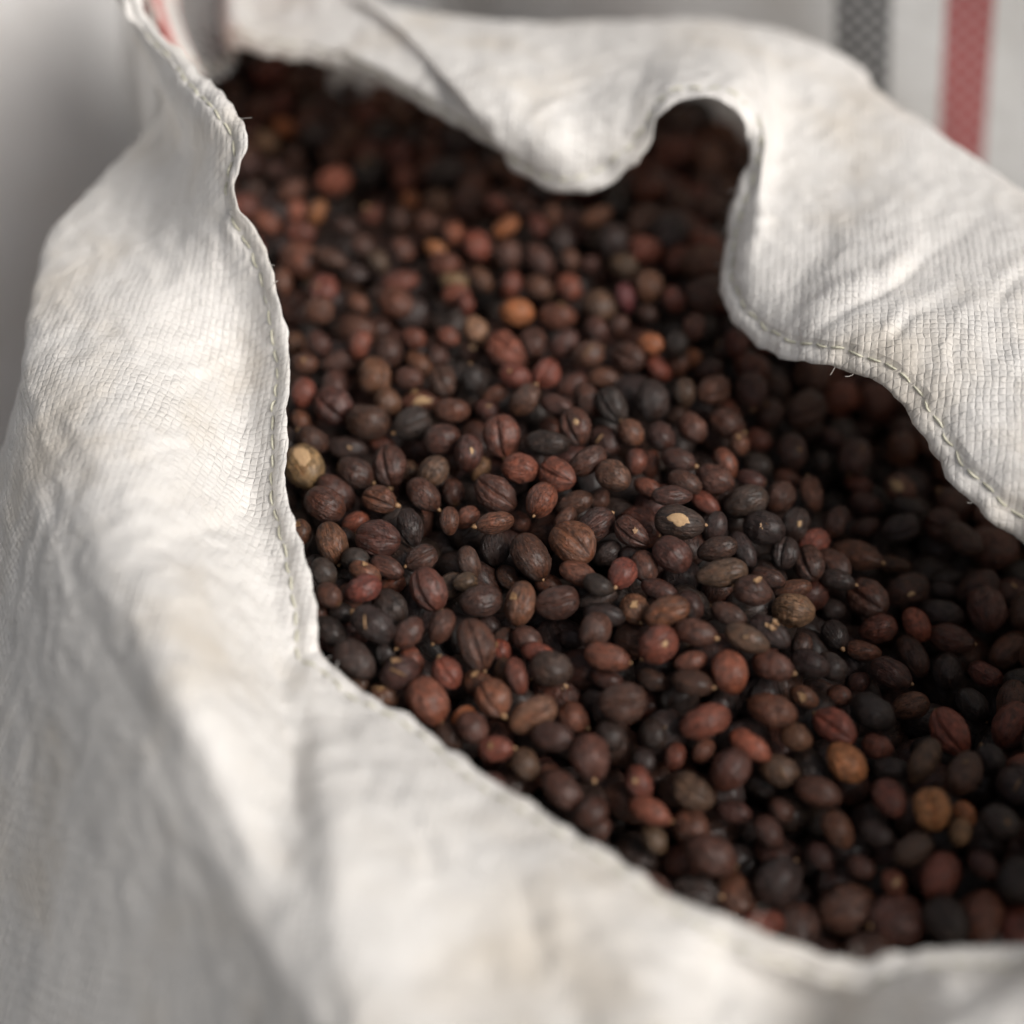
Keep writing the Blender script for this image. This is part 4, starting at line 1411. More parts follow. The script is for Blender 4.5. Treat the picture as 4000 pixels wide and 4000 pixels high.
690 4860 -316 269 -360 -881 150 284 221 213 0 0 -1 0
884 4886 -216 387 -190 168 -887 268 217 202 3 2 -1 0
1074 4823 -381 920 272 -63 -275 288 224 209 0 1 0 0
1311 4865 -312 52 622 778 67 246 201 185 3 0 1 0
1565 4844 -415 639 -613 364 -290 295 224 213 1 0 0 0
1739 4842 -674 278 -383 164 -865 252 191 184 0 0 0 0
1915 4832 -823 396 -139 95 902 246 209 196 2 1 1 0
-2450 5001 -385 180 220 -881 -378 268 209 192 2 2 -1 0
-2195 4921 -292 425 -308 -288 801 303 260 227 0 2 1 0
-1452 4986 -275 671 -186 -642 320 256 198 190 1 1 0 0
-1245 5043 -294 355 793 345 356 297 226 218 2 0 0 0
-1016 5017 -307 457 874 97 133 245 182 166 1 2 0 0
-787 4978 -395 498 745 351 271 297 244 215 2 0 0 0
-537 5030 -244 842 -118 -72 522 265 215 210 1 0 0 0
-321 5057 -351 868 -164 -154 443 300 231 218 3 2 0 0
-11 5130 -315 84 -492 860 -108 304 222 205 3 0 0 0
204 5084 -314 173 471 -563 -656 285 241 232 3 1 0 0
425 5043 -236 33 239 -915 325 275 223 211 2 2 -1 0
581 5050 -418 809 7 400 430 270 221 210 1 1 0 0
792 5037 -392 828 -490 -192 194 246 207 192 3 0 0 0
1072 5026 -281 200 318 -755 -537 250 203 183 2 1 0 0
1209 5005 -433 509 -126 576 -627 299 227 214 3 1 0 0
1408 5006 -514 210 728 544 360 293 241 211 0 2 0 0
1596 4988 -613 473 -627 513 -347 252 213 205 1 1 0 0
1873 5021 -776 685 717 8 126 264 201 186 1 0 0 0
2046 4974 -881 70 -239 599 761 248 205 177 0 1 0 0
-2377 5171 -251 522 -25 -509 684 269 215 189 3 1 0 0
-2163 5140 -350 770 -620 52 -143 270 206 191 1 1 0 0
-1921 5155 -369 222 -363 -846 322 281 238 210 0 2 0 0
-1721 5156 -301 578 208 -578 -537 282 208 183 3 1 0 0
-1541 5140 -358 694 -409 -433 405 275 206 191 1 2 0 0
-1320 5222 -389 74 57 -943 320 269 213 202 3 0 0 0
-1094 5210 -375 523 -591 171 -590 263 206 180 3 0 -1 0
-859 5197 -351 501 -839 -187 95 294 245 238 2 1 0 0
-635 5180 -381 698 -255 140 654 254 202 196 2 1 1 0
-430 5248 -270 157 39 -231 -959 272 227 206 1 2 1 0
513 5249 -342 654 -449 -358 492 273 204 194 1 1 0 0
700 5182 -303 7 -196 980 -40 248 194 181 3 2 0 0
932 5199 -322 364 365 807 288 287 246 215 3 1 0 0
1136 5229 -351 7 -526 -825 -207 254 203 183 3 1 0 0
1332 5222 -383 241 646 632 353 251 197 190 2 0 -1 0
1535 5198 -556 688 548 -324 349 271 218 212 3 2 0 0
1732 5165 -658 689 -559 336 -316 289 242 215 2 1 -1 0
1937 5188 -834 464 -823 310 104 249 192 171 3 1 0 0
-2446 5339 -365 312 373 -868 -98 248 200 193 2 1 0 0
-2192 5338 -219 545 1 221 -809 295 228 210 1 0 0 0
-2009 5391 -354 401 97 -272 -869 286 228 223 1 2 0 0
-1814 5332 -241 507 -748 -327 277 286 212 183 1 2 0 0
-1603 5363 -297 631 -262 -175 -709 259 210 204 1 0 0 0
-1389 5380 -283 289 865 -142 384 271 203 198 2 2 1 0
-1184 5365 -297 664 -515 -176 513 249 191 167 1 1 0 0
-946 5391 -279 23 -141 744 653 303 241 223 1 2 0 0
-785 5367 -479 156 -119 -903 382 288 220 203 2 0 0 0
-579 5388 -338 741 602 286 -78 275 234 208 0 0 0 0
951 5426 -384 929 -194 46 -311 252 217 199 2 0 0 0
1181 5391 -452 907 341 -74 -235 278 208 200 3 2 -1 0
1369 5360 -576 498 -421 -607 454 282 212 186 0 1 -1 0
1621 5376 -662 735 -627 -134 219 277 231 208 1 1 1 0
1837 5363 -756 632 -669 -280 274 284 214 186 3 2 0 0
-2358 5511 -267 88 64 873 475 292 234 228 2 2 0 0
-2139 5522 -349 385 148 259 -873 246 180 162 3 2 1 0
-1898 5528 -199 620 -722 -36 -305 267 211 194 2 0 0 0
-1690 5578 -217 807 -2 298 -511 291 232 201 3 1 -1 0
-1487 5568 -269 439 40 311 842 248 185 168 3 0 -1 0
-1330 5523 -399 5 302 952 42 261 211 201 3 1 -1 0
-1104 5535 -392 183 339 575 722 263 214 185 2 1 0 0
-887 5598 -425 269 468 -497 -679 288 216 199 2 2 -1 0
-682 5560 -436 544 -66 -539 -640 286 224 217 1 0 0 0
1286 5570 -513 352 -925 -140 -20 292 224 213 2 2 0 0
1522 5544 -583 299 -133 62 -943 261 215 205 3 1 0 0
-2236 5709 -309 314 -60 -108 -941 265 210 204 3 0 -1 0
-2034 5717 -222 736 -440 11 514 298 224 219 1 1 -1 0
-1818 5755 -309 536 531 441 486 272 227 220 1 2 0 0
-1591 5774 -328 271 882 365 121 285 220 211 0 2 -1 0
-1366 5725 -292 615 -74 181 764 281 227 200 1 0 0 0
-1169 5733 -354 179 200 -140 -953 245 202 175 2 0 0 0
1436 5762 -593 439 491 -566 -496 287 215 194 3 2 1 0
-2297 5930 -347 669 -552 36 -496 274 218 200 1 0 -1 0
-1454 5992 -356 163 -324 901 -237 269 221 191 1 2 -1 0
1579 -2420 -786 597 129 117 783 299 223 215 1 1 0 0
1785 -2385 -772 502 -570 149 -633 300 238 231 0 0 -1 0
2017 -2373 -729 988 53 -133 -63 264 222 207 0 2 1 0
1093 -2214 -813 538 -106 -222 806 265 210 188 0 2 0 0
1303 -2220 -795 149 692 -676 206 259 190 186 1 1 -1 0
1528 -2183 -769 360 -373 -272 -811 262 219 199 1 1 0 0
1722 -2166 -756 741 152 -607 -244 256 188 164 0 0 0 0
1921 -2150 -724 80 866 -264 418 290 231 215 0 0 1 0
2155 -2213 -693 174 50 -913 365 257 204 188 0 1 0 0
2384 -2247 -728 441 -393 -208 780 290 227 219 0 0 0 0
2584 -2246 -662 242 -472 -344 -775 260 210 189 0 2 0 0
2766 -2137 -793 953 -39 -157 257 300 242 235 0 0 0 0
3018 -2172 -774 327 87 -433 836 253 212 206 0 2 0 0
533 -1992 -704 37 -383 876 -289 259 209 196 0 1 0 0
744 -2056 -660 798 293 -128 -510 273 223 216 0 1 0 0
943 -2024 -730 231 -484 -740 -407 262 209 186 0 2 0 0
1161 -1981 -777 351 -124 80 -925 266 204 198 0 0 1 0
1396 -2009 -742 324 935 -105 -104 274 230 213 0 0 0 0
2076 -1992 -539 72 38 921 382 250 209 203 1 1 0 0
2503 -2052 -653 778 -582 -190 -144 292 224 219 0 0 0 0
2708 -1935 -720 133 -75 25 -988 265 204 191 0 2 0 0
2902 -2009 -644 339 -408 -803 272 256 203 178 1 0 0 0
3165 -2011 -786 162 501 504 685 299 257 229 1 0 0 0
197 -1815 -576 492 -346 203 -773 247 196 175 0 2 1 0
400 -1791 -593 319 -302 -894 -86 258 196 190 0 0 0 0
1503 -1772 -709 121 -737 604 -279 258 204 185 0 1 0 0
1927 -1826 -637 22 -992 122 -29 296 221 204 1 2 0 0
2144 -1797 -572 452 -504 -191 -711 266 204 194 0 2 0 0
2572 -1832 -585 258 137 -470 -833 296 232 220 1 0 0 0
2834 -1812 -566 11 -140 868 476 272 226 215 0 0 0 0
3012 -1821 -697 109 -491 645 -575 247 188 182 0 1 0 0
3222 -1824 -641 28 -154 971 182 258 215 192 0 1 0 0
-88 -1684 -513 447 -754 88 -472 289 231 201 1 2 0 0
139 -1639 -519 348 899 -53 262 270 209 182 0 0 0 0
353 -1649 -399 794 -152 -1 -589 291 245 217 0 2 0 0
750 -1637 -594 841 -457 -28 287 262 214 187 1 2 0 0
1249 -1634 -659 942 110 23 -315 264 197 181 0 1 0 0
1604 -1609 -634 118 -284 -941 -142 277 226 204 0 0 0 0
2250 -1563 -624 493 300 457 677 252 192 184 0 0 0 0
2477 -1621 -610 670 -181 305 -653 267 196 177 0 1 0 0
2674 -1623 -576 184 -877 213 389 290 216 211 0 0 0 0
2919 -1633 -680 974 -148 -8 171 274 230 212 1 0 1 0
3180 -1635 -689 984 -83 -113 108 284 233 218 0 1 0 0
-449 -1415 -483 373 632 653 186 302 239 224 0 2 0 0
-219 -1486 -483 219 63 678 699 272 201 181 1 0 0 0
244 -1461 -489 40 80 -472 -877 245 199 172 0 2 0 0
463 -1443 -531 807 -69 -96 -579 281 241 218 0 1 1 0
694 -1427 -505 962 -101 -174 -184 264 205 195 1 0 0 0
1089 -1476 -524 260 605 490 571 258 219 215 0 2 0 0
1942 -1450 -596 267 423 484 718 268 215 193 0 1 -1 0
2153 -1376 -605 95 -981 -158 -53 266 204 186 1 2 0 0
2571 -1475 -717 43 147 813 -561 254 208 180 0 1 0 0
2781 -1460 -666 776 459 85 -425 247 204 177 0 0 0 0
3030 -1450 -610 845 -510 96 126 276 202 177 0 2 1 0
3316 -1460 -720 828 -437 343 -72 278 212 207 0 1 0 0
-613 -1303 -369 271 -84 861 -423 288 239 213 0 0 1 0
-265 -1336 -347 385 -401 495 -668 281 206 198 0 0 1 0
149 -1268 -309 346 -312 877 -121 298 220 198 0 1 0 0
335 -1235 -456 960 -232 157 13 303 234 202 0 2 1 0
945 -1216 -403 817 408 -73 -401 259 193 184 0 0 0 0
1390 -1207 -532 224 -531 -770 273 279 238 213 1 1 0 0
1609 -1261 -598 471 0 149 -870 284 239 229 0 0 1 0
1843 -1236 -580 684 -668 291 -49 251 199 189 0 2 0 0
2039 -1269 -721 744 -642 -60 172 251 197 189 0 0 0 0
2245 -1172 -624 77 92 508 853 287 228 204 0 1 0 0
2451 -1246 -762 98 124 -102 -982 283 240 228 0 0 1 0
2666 -1253 -649 769 -225 -156 578 280 236 231 1 1 0 0
2911 -1287 -693 572 791 165 -141 293 248 226 0 2 0 0
3154 -1285 -751 764 -218 170 582 283 230 213 1 0 0 0
3378 -1245 -740 850 51 0 525 265 227 213 0 0 0 0
-1100 -1094 -279 722 510 -351 -308 280 234 204 0 0 0 0
-861 -1113 -350 89 -264 -908 313 268 212 184 0 0 0 0
-644 -1084 -321 656 486 543 -197 275 224 200 0 0 0 0
-422 -1154 -349 820 -307 99 -473 281 239 231 0 0 0 0
-209 -1095 -424 404 219 71 -885 301 225 198 0 1 0 0
8 -1105 -294 69 -310 -891 -324 254 217 187 0 1 -1 0
493 -1114 -287 497 864 -78 -18 296 219 194 0 0 0 0
681 -1036 -401 351 765 -467 270 282 224 207 1 0 0 0
1725 -1043 -600 558 -461 285 629 287 231 201 0 1 0 0
1922 -1108 -736 115 278 -548 780 277 226 217 0 2 0 0
2172 -1071 -811 326 13 -324 -888 289 245 230 1 0 0 0
2395 -1103 -905 296 33 299 -907 286 225 196 1 2 0 0
2583 -1037 -750 574 96 -49 -811 257 203 181 0 2 0 0
2800 -1093 -792 51 -71 -441 -893 286 238 232 0 1 1 0
3032 -1076 -738 622 -125 -166 755 267 227 213 0 0 1 0
3241 -1035 -792 487 -543 279 -624 295 247 240 1 0 1 0
-957 -903 -318 444 -109 147 -877 280 211 196 0 2 -1 0
-750 -907 -222 927 311 199 58 272 233 218 0 1 0 0
-503 -920 -293 149 -251 -707 644 292 215 196 0 0 0 0
-280 -943 -266 57 704 707 -46 271 215 189 0 2 1 0
-63 -875 -315 262 -382 802 -378 304 248 237 0 2 1 0
132 -857 -404 552 -452 637 -292 249 187 169 0 2 0 0
539 -892 -316 245 -723 -642 -75 254 212 204 0 0 0 0
755 -884 -310 7 57 838 543 245 194 169 0 1 0 0
1230 -844 -222 840 6 -48 -540 268 196 182 0 0 -1 0
1444 -869 -394 256 587 -701 -313 246 196 174 1 2 1 0
1615 -874 -533 978 113 -173 15 249 210 190 1 1 1 0
1876 -880 -683 565 204 58 797 284 241 222 0 0 0 0
2037 -904 -864 474 796 358 117 294 240 230 1 1 -1 0
2249 -854 -756 189 -25 -765 -615 271 206 197 0 1 0 0
2478 -886 -868 781 -622 52 22 281 239 212 0 1 0 0
2702 -924 -908 310 -618 681 -243 257 215 197 0 0 0 0
2868 -869 -791 712 541 245 374 244 188 171 0 0 0 0
3065 -855 -833 639 -569 -383 349 270 200 193 0 0 -1 0
3442 -922 -794 135 -531 -48 835 290 225 214 0 1 0 0
-1096 -707 -284 595 -208 501 -594 293 247 216 0 0 -1 0
-878 -736 -168 779 -587 -92 200 296 239 208 1 1 0 0
-643 -720 -252 717 615 -325 37 281 215 198 0 2 0 0
-411 -711 -336 247 213 -182 928 261 191 171 0 2 -1 0
-239 -710 -246 214 481 124 841 288 212 197 0 0 0 0
23 -663 -303 355 121 -649 662 263 196 176 0 0 0 0
475 -657 -351 294 885 -344 112 293 246 223 0 0 -1 0
879 -742 -237 302 724 -581 218 286 231 206 0 2 -1 0
1089 -671 -262 432 -167 -276 -842 274 225 200 0 0 0 0
1315 -728 -375 515 -16 -156 -843 252 195 185 1 2 0 0
1504 -686 -486 693 77 -185 693 246 190 183 0 0 1 0
1692 -710 -659 816 539 186 90 299 238 215 0 0 1 0
1932 -696 -815 12 -746 -313 -588 302 253 218 0 0 1 0
2149 -688 -843 427 -196 -170 866 251 212 195 1 2 1 0
2341 -723 -945 354 70 -133 -923 271 223 192 0 1 1 0
2570 -717 -1008 760 -185 -367 503 300 253 219 1 0 0 0
2737 -690 -825 32 -462 865 -193 284 243 236 0 2 0 0
2972 -687 -931 539 834 114 26 291 227 213 0 2 0 0
3256 -775 -849 636 254 482 547 269 200 172 0 0 0 0
3490 -715 -806 42 -27 -278 959 299 234 206 0 1 0 0
-1241 -526 -297 604 192 42 -772 255 208 183 0 2 0 0
-943 -540 -139 181 226 -63 -955 287 238 212 0 2 0 0
-715 -487 -267 861 108 -213 450 297 250 233 0 2 1 0
-502 -528 -194 397 466 -503 -610 301 239 217 0 0 1 0
-291 -492 -299 13 397 861 318 285 238 223 0 1 1 0
-77 -527 -407 171 -98 966 165 269 205 188 0 1 0 0
140 -481 -388 258 -391 -454 758 247 185 175 0 2 0 0
344 -479 -248 522 569 336 -539 273 210 194 0 1 0 0
548 -530 -166 529 1 -143 837 289 236 221 0 2 -1 0
750 -541 -295 715 341 153 591 281 214 200 0 1 0 0
953 -544 -144 414 862 -137 -261 251 191 169 0 2 0 0
1272 -504 -198 59 932 357 19 293 239 208 0 2 1 0
1436 -503 -372 741 474 388 277 294 231 204 0 0 0 0
1611 -519 -544 281 -246 -703 605 293 232 217 0 1 0 0
1843 -501 -652 496 -222 -308 781 297 237 225 0 2 0 0
2037 -497 -805 84 -85 -829 -546 266 203 177 0 1 0 0
2200 -539 -985 70 61 563 -822 288 227 208 0 1 0 0
2665 -482 -931 688 -660 -245 -176 300 238 219 0 0 0 0
2903 -517 -822 146 104 278 944 265 208 203 0 2 1 0
3131 -535 -817 622 -193 -407 641 280 233 205 0 0 1 0
3345 -549 -898 806 -5 170 567 266 200 190 1 0 0 0
3573 -498 -871 303 -846 -331 -287 302 227 222 0 2 0 0
-1095 -338 -199 487 -657 -573 51 299 226 221 0 0 1 0
-898 -332 -268 121 -725 661 -151 303 223 209 0 1 1 0
-614 -284 -132 311 -849 422 -67 297 244 238 0 2 0 0
-486 -305 -348 51 432 764 -477 304 235 215 0 0 0 0
-171 -334 -216 316 767 143 -540 294 236 208 1 2 0 0
-2 -301 -405 580 687 195 392 298 252 234 0 1 0 0
240 -343 -296 802 -543 -94 231 257 194 173 0 2 0 0
477 -347 -302 349 288 383 806 269 206 200 0 0 -1 0
651 -356 -198 690 247 419 -536 250 188 169 0 0 0 0
922 -354 -227 635 -134 620 -441 303 249 215 0 2 0 0
1114 -386 -179 123 -501 844 148 250 185 174 1 0 1 0
1285 -346 -353 263 271 596 709 246 211 188 0 1 0 0
1482 -321 -533 571 -669 -436 193 256 203 176 0 1 0 0
1674 -317 -634 936 -9 290 -201 249 192 165 0 2 1 0
1941 -309 -758 138 956 16 -258 268 221 205 1 1 1 0
2138 -337 -901 66 29 -529 -846 264 214 203 0 2 0 0
2361 -340 -973 83 178 -873 -446 246 194 178 0 1 0 0
2558 -339 -815 54 978 199 14 297 232 212 1 0 0 0
2796 -315 -997 56 94 655 -747 263 224 198 0 1 0 0
3007 -361 -940 284 689 638 196 264 226 198 0 2 0 0
3191 -295 -808 154 262 -581 -755 275 205 185 0 0 0 0
3396 -343 -784 317 -495 807 -55 266 216 201 0 0 0 0
-1201 -160 -304 879 141 346 296 303 259 234 0 2 -1 0
-938 -120 -162 369 641 -365 566 267 197 190 0 0 0 0
-715 -143 -315 575 -739 -9 350 296 237 206 0 2 -1 0
-506 -102 -245 167 536 -826 -51 270 212 182 0 1 0 0
-300 -162 -297 267 -97 135 949 274 234 226 0 0 0 0
-70 -140 -223 1 153 797 585 258 195 176 0 0 0 0
157 -136 -324 312 893 -323 21 303 222 201 0 2 0 0
349 -192 -144 652 269 -108 701 293 223 214 0 1 0 0
580 -153 -194 8 335 -32 942 301 249 236 0 2 -1 0
823 -172 -258 540 783 254 175 257 196 191 1 0 0 0
972 -119 -127 106 695 -691 -169 249 200 182 1 1 0 0
1152 -192 -275 349 -905 -228 81 300 227 205 0 2 1 0
1419 -187 -365 520 286 193 781 275 223 202 0 1 0 0
1643 -174 -482 494 -337 208 774 296 232 216 1 2 0 0
1810 -141 -690 226 209 -607 732 255 198 174 0 1 0 0
2086 -149 -786 294 822 -2 -487 291 232 213 1 1 0 0
2234 -125 -970 43 808 571 138 290 221 195 0 2 0 0
2459 -148 -935 914 74 75 -392 276 228 202 0 1 1 0
2679 -140 -916 375 507 -672 -389 266 213 197 0 0 0 0
2874 -156 -856 372 590 674 242 277 232 214 0 1 -1 0
3094 -147 -895 84 407 -684 599 270 222 201 0 2 0 0
3343 -157 -916 451 314 506 665 289 237 226 0 1 0 0
3567 -188 -872 500 -712 -294 397 290 216 192 1 1 -1 0
-1309 6 -205 161 -310 907 -236 300 223 216 0 2 0 0
-1012 -12 -363 829 104 20 -550 301 227 210 0 2 0 0
-821 68 -265 708 -11 61 703 302 221 215 0 2 0 0
-612 24 -140 839 337 88 419 287 222 205 0 0 0 0
-403 65 -377 57 -359 -590 721 304 235 210 0 1 0 0
-12 52 -272 435 828 -203 -291 250 204 177 1 0 -1 0
222 21 -186 165 148 825 -520 297 241 220 1 1 1 0
444 22 -300 184 163 936 254 286 246 238 0 1 0 0
905 58 -236 132 678 546 474 287 214 206 0 1 -1 0
1101 16 -210 583 418 -134 -684 256 204 193 0 2 0 0
1256 22 -354 484 744 -363 -285 291 241 215 0 1 0 0
1501 13 -493 192 -971 -136 35 263 221 207 0 2 1 0
1731 24 -601 569 770 212 193 264 213 186 0 1 1 0
1918 12 -725 59 152 605 780 246 196 181 1 0 0 0
2121 51 -835 929 -318 33 -189 277 229 212 0 0 0 0
2355 54 -834 3 674 83 -734 299 237 220 1 2 0 0
2545 50 -942 306 -321 -47 895 260 208 189 1 0 0 0
2783 51 -991 386 -913 133 17 297 221 192 1 0 0 0
2981 42 -858 55 370 927 39 270 211 200 0 2 0 0
3217 59 -944 552 -323 -411 -650 287 243 212 0 2 0 0
3462 32 -940 403 -13 469 786 259 222 191 0 2 1 0
3724 17 -922 70 77 -521 847 292 243 233 0 0 0 0
-1213 187 -353 713 -262 252 -599 297 252 225 0 1 0 0
-992 247 -273 357 806 402 250 300 257 229 0 2 0 0
-729 272 -255 716 -692 56 -79 245 179 155 0 1 0 0
-549 184 -281 652 -616 -336 287 245 197 182 1 2 0 0
-319 241 -316 859 474 189 -31 251 202 187 0 2 0 0
-95 242 -318 835 230 -103 489 275 201 185 0 0 0 0
118 243 -230 254 380 853 252 268 213 207 0 2 -1 0
363 204 -197 215 628 722 -192 258 196 185 0 0 1 0
578 191 -237 152 253 847 -442 264 227 215 0 1 0 0
801 249 -180 201 -303 905 -223 252 200 196 1 1 0 0
1034 168 -343 583 639 -238 -441 288 216 201 1 2 0 0
1210 261 -341 362 124 853 355 282 208 183 0 1 0 0
1410 206 -453 316 -315 421 -790 249 198 182 0 1 1 0
1607 196 -576 444 866 -97 208 301 245 224 0 1 0 0
1808 202 -719 733 677 39 62 280 238 221 1 0 0 0
2071 204 -706 30 -182 548 -816 282 207 197 0 2 0 0
2229 227 -915 231 956 -89 -157 261 192 172 0 0 0 0
2690 158 -788 800 -199 -196 531 292 251 240 0 0 0 0
2858 238 -955 248 -401 -606 640 262 203 179 0 2 0 0
3089 224 -959 680 617 396 33 284 222 197 0 0 0 0
3346 225 -906 393 180 895 106 265 218 190 0 2 1 0
3567 215 -890 320 472 271 776 277 223 203 0 0 0 0
3821 245 -892 563 116 163 802 295 239 213 0 1 0 0
-1369 381 -276 59 -161 -694 699 285 217 199 0 0 -1 0
-1114 419 -331 809 213 461 296 264 205 177 1 1 0 0
-847 372 -416 638 -595 -473 123 273 225 212 1 2 0 0
-596 365 -392 166 -115 -934 294 292 247 213 0 1 0 0
-435 380 -196 148 222 -621 -737 279 238 218 0 2 0 0
-190 411 -232 63 119 -978 -162 255 218 190 0 0 -1 0
2 401 -135 674 -549 -386 309 246 205 182 0 1 0 0
246 401 -223 397 891 -136 -175 257 212 190 0 0 0 0
452 407 -182 454 422 244 746 256 218 188 0 1 0 0
682 400 -219 286 108 -564 -767 290 233 217 0 2 0 0
868 379 -366 256 825 -496 -92 288 220 211 0 1 0 0
1088 385 -252 106 -850 234 -460 266 194 187 0 1 0 0
1350 398 -419 971 -208 83 79 271 210 197 1 2 0 0
1576 416 -504 344 209 565 720 284 213 201 0 0 0 0
1759 411 -625 363 -250 432 -787 249 205 191 0 1 0 0
1918 398 -783 119 -110 -316 -935 276 212 198 0 2 0 0
2146 418 -760 619 72 -674 -396 264 225 214 0 1 0 0
2319 413 -887 124 731 480 468 266 213 185 0 0 1 0
2519 400 -963 904 -61 102 411 273 226 202 0 0 0 0
2723 382 -851 83 -69 -25 -994 273 205 186 0 0 0 0
2996 398 -873 73 108 -676 725 288 234 220 0 1 0 0
3245 416 -973 10 51 -987 149 277 224 209 0 2 0 0
3494 405 -954 35 72 -692 718 252 204 198 0 1 0 0
3706 444 -912 155 -429 327 -828 249 202 177 0 1 0 0
-1348 567 -314 235 -25 876 421 265 203 191 0 1 0 0
-1135 641 -396 33 144 650 -745 296 239 230 0 1 1 0
-900 578 -290 646 -754 -43 111 280 239 215 0 0 0 0
-731 584 -441 599 -570 264 -496 278 229 203 1 1 1 0
-507 569 -311 802 -9 119 585 290 216 206 1 0 1 0
-296 577 -338 117 565 -800 -165 268 227 214 1 0 0 0
-76 572 -302 244 -355 -870 240 259 212 191 1 1 0 0
130 595 -137 409 701 -510 -285 272 230 199 1 2 0 0
347 576 -140 588 718 370 44 249 186 179 1 0 0 0
552 575 -216 414 -201 -708 536 245 203 182 0 1 0 0
739 578 -340 998 -20 30 49 258 200 187 0 0 0 0
998 583 -302 255 340 -128 -896 288 227 219 0 1 -1 0
1208 546 -360 132 -927 -315 -157 266 224 204 0 0 1 0
1395 582 -538 886 432 89 143 274 222 215 0 1 -1 0
1669 606 -535 400 374 664 509 256 213 205 0 1 0 0
1826 602 -751 811 170 148 540 273 230 200 0 1 -1 0
2038 599 -737 321 -382 480 -722 280 219 195 0 2 1 0
2234 613 -878 70 -134 945 -291 297 225 203 0 1 0 0
2686 579 -934 28 659 744 105 275 232 212 0 0 0 0
2894 599 -841 115 346 -931 -29 300 225 213 0 0 -1 0
3116 590 -945 10 28 -464 -885 250 209 204 0 2 0 0
3359 604 -945 863 -219 -64 -452 281 212 187 0 2 1 0
3581 600 -975 338 897 34 -281 246 187 162 1 0 0 0
-1299 778 -271 158 577 707 376 271 210 202 1 0 0 0
-1055 794 -240 224 -568 752 -249 259 195 182 0 1 0 0
-858 784 -378 320 -308 -843 -303 266 195 191 1 0 0 0
-573 742 -453 411 -557 -713 112 282 225 212 1 0 0 0
-424 788 -258 877 331 -187 -294 285 209 204 0 1 0 0
-209 759 -186 533 574 -366 -503 287 219 212 1 0 -1 0
8 785 -211 304 435 -743 -408 282 223 195 0 2 0 0
241 780 -262 763 -333 60 -550 302 234 229 0 0 0 0
467 732 -289 669 680 233 189 250 192 173 0 0 0 0
673 735 -218 45 -810 391 -436 252 213 204 1 0 0 0
850 747 -306 86 893 -417 144 253 204 192 0 1 0 0
1121 741 -418 561 -637 448 -281 264 224 219 0 1 0 0
1354 760 -407 297 -231 -333 865 294 237 224 0 0 0 0
1513 787 -564 708 47 349 613 246 206 200 0 1 0 0
1737 801 -647 157 421 880 -156 300 237 214 0 1 0 0
1948 801 -749 116 -147 -465 -866 254 192 178 0 2 0 0
2179 788 -707 60 86 -181 978 260 219 196 0 2 0 0
2407 692 -720 4 -728 679 -93 303 255 236 0 1 -1 0
2547 785 -884 620 136 468 614 299 219 189 0 1 1 0
2769 780 -847 35 852 -488 -186 254 204 194 0 0 0 0
2992 754 -991 7 22 -567 824 274 201 174 0 0 0 0
3187 767 -886 219 276 617 704 253 185 161 0 1 0 0
3472 792 -1010 765 -22 94 637 269 224 201 0 0 0 0
-1441 951 -276 348 766 388 377 275 202 193 1 1 -1 0
-1149 962 -334 951 -6 -270 149 260 215 194 1 2 0 0
-915 965 -230 354 679 -322 -556 256 200 177 0 0 -1 0
-725 952 -342 375 301 -3 877 258 190 166 0 0 0 0
-511 990 -370 540 -189 412 -709 288 231 202 0 0 0 0
-310 936 -347 506 -264 403 -716 250 183 173 0 1 0 0
-116 943 -279 464 -669 497 300 302 229 199 1 1 0 0
130 976 -163 664 742 -2 -96 250 212 189 0 1 0 0
384 937 -248 832 -83 -68 -544 248 205 195 1 0 1 0
575 918 -156 160 -844 -465 215 297 221 198 0 2 0 0
737 967 -313 506 -549 -483 457 276 207 190 0 1 0 0
996 901 -309 555 -582 -467 367 266 207 191 0 0 1 0
1201 942 -317 343 799 -473 -142 267 204 184 1 0 0 0
1389 961 -492 873 483 -23 -70 277 211 205 1 2 -1 0
1645 957 -516 85 239 -816 519 259 220 194 0 1 0 0
1855 974 -651 757 -561 313 118 269 207 180 0 1 0 0
2085 1004 -647 623 410 476 467 298 253 226 0 2 0 0
2208 927 -869 278 -109 -212 931 275 236 228 0 2 0 0
2687 961 -968 853 384 39 -351 301 244 229 0 1 0 0
2913 934 -878 889 -118 109 -429 292 213 200 1 2 1 0
3136 992 -908 478 -173 -23 -861 274 222 199 0 0 0 0
3342 923 -901 88 3 932 -353 255 208 196 1 2 0 0
-1267 1081 -207 530 553 -251 -592 260 191 172 0 2 0 0
-1013 1120 -331 349 4 -189 918 252 205 198 0 1 0 0
-825 1151 -189 833 463 -58 -298 294 226 206 1 2 0 0
-586 1137 -229 494 -802 -287 -175 247 207 200 0 1 0 0
-350 1167 -313 450 -536 -503 507 267 217 187 0 0 -1 0
-213 1134 -131 46 487 -709 -509 301 233 206 0 0 0 0
37 1096 -298 489 -752 -411 165 251 213 209 0 2 0 0
256 1130 -248 571 -260 748 -214 287 227 221 1 2 0 0
464 1151 -303 3 -639 -417 646 300 235 223 0 0 0 0
902 1125 -371 767 -56 81 -634 296 238 206 0 0 0 0
1112 1156 -313 351 438 657 -503 294 219 201 0 2 0 0
1308 1128 -365 714 563 237 344 244 199 171 0 0 1 0
1494 1146 -501 419 -292 -828 -231 280 239 226 0 1 0 0
1692 1142 -679 456 75 -715 -525 304 253 223 0 1 0 0
1926 1158 -751 106 779 -526 -325 278 229 223 0 0 1 0
2119 1138 -871 573 -285 715 282 297 236 215 0 1 0 0
2354 1129 -838 969 -189 -141 67 268 213 187 0 1 0 0
2580 1195 -898 461 466 106 -747 285 217 201 0 0 0 0
2778 1144 -888 196 -442 -858 -173 245 208 197 0 0 0 0
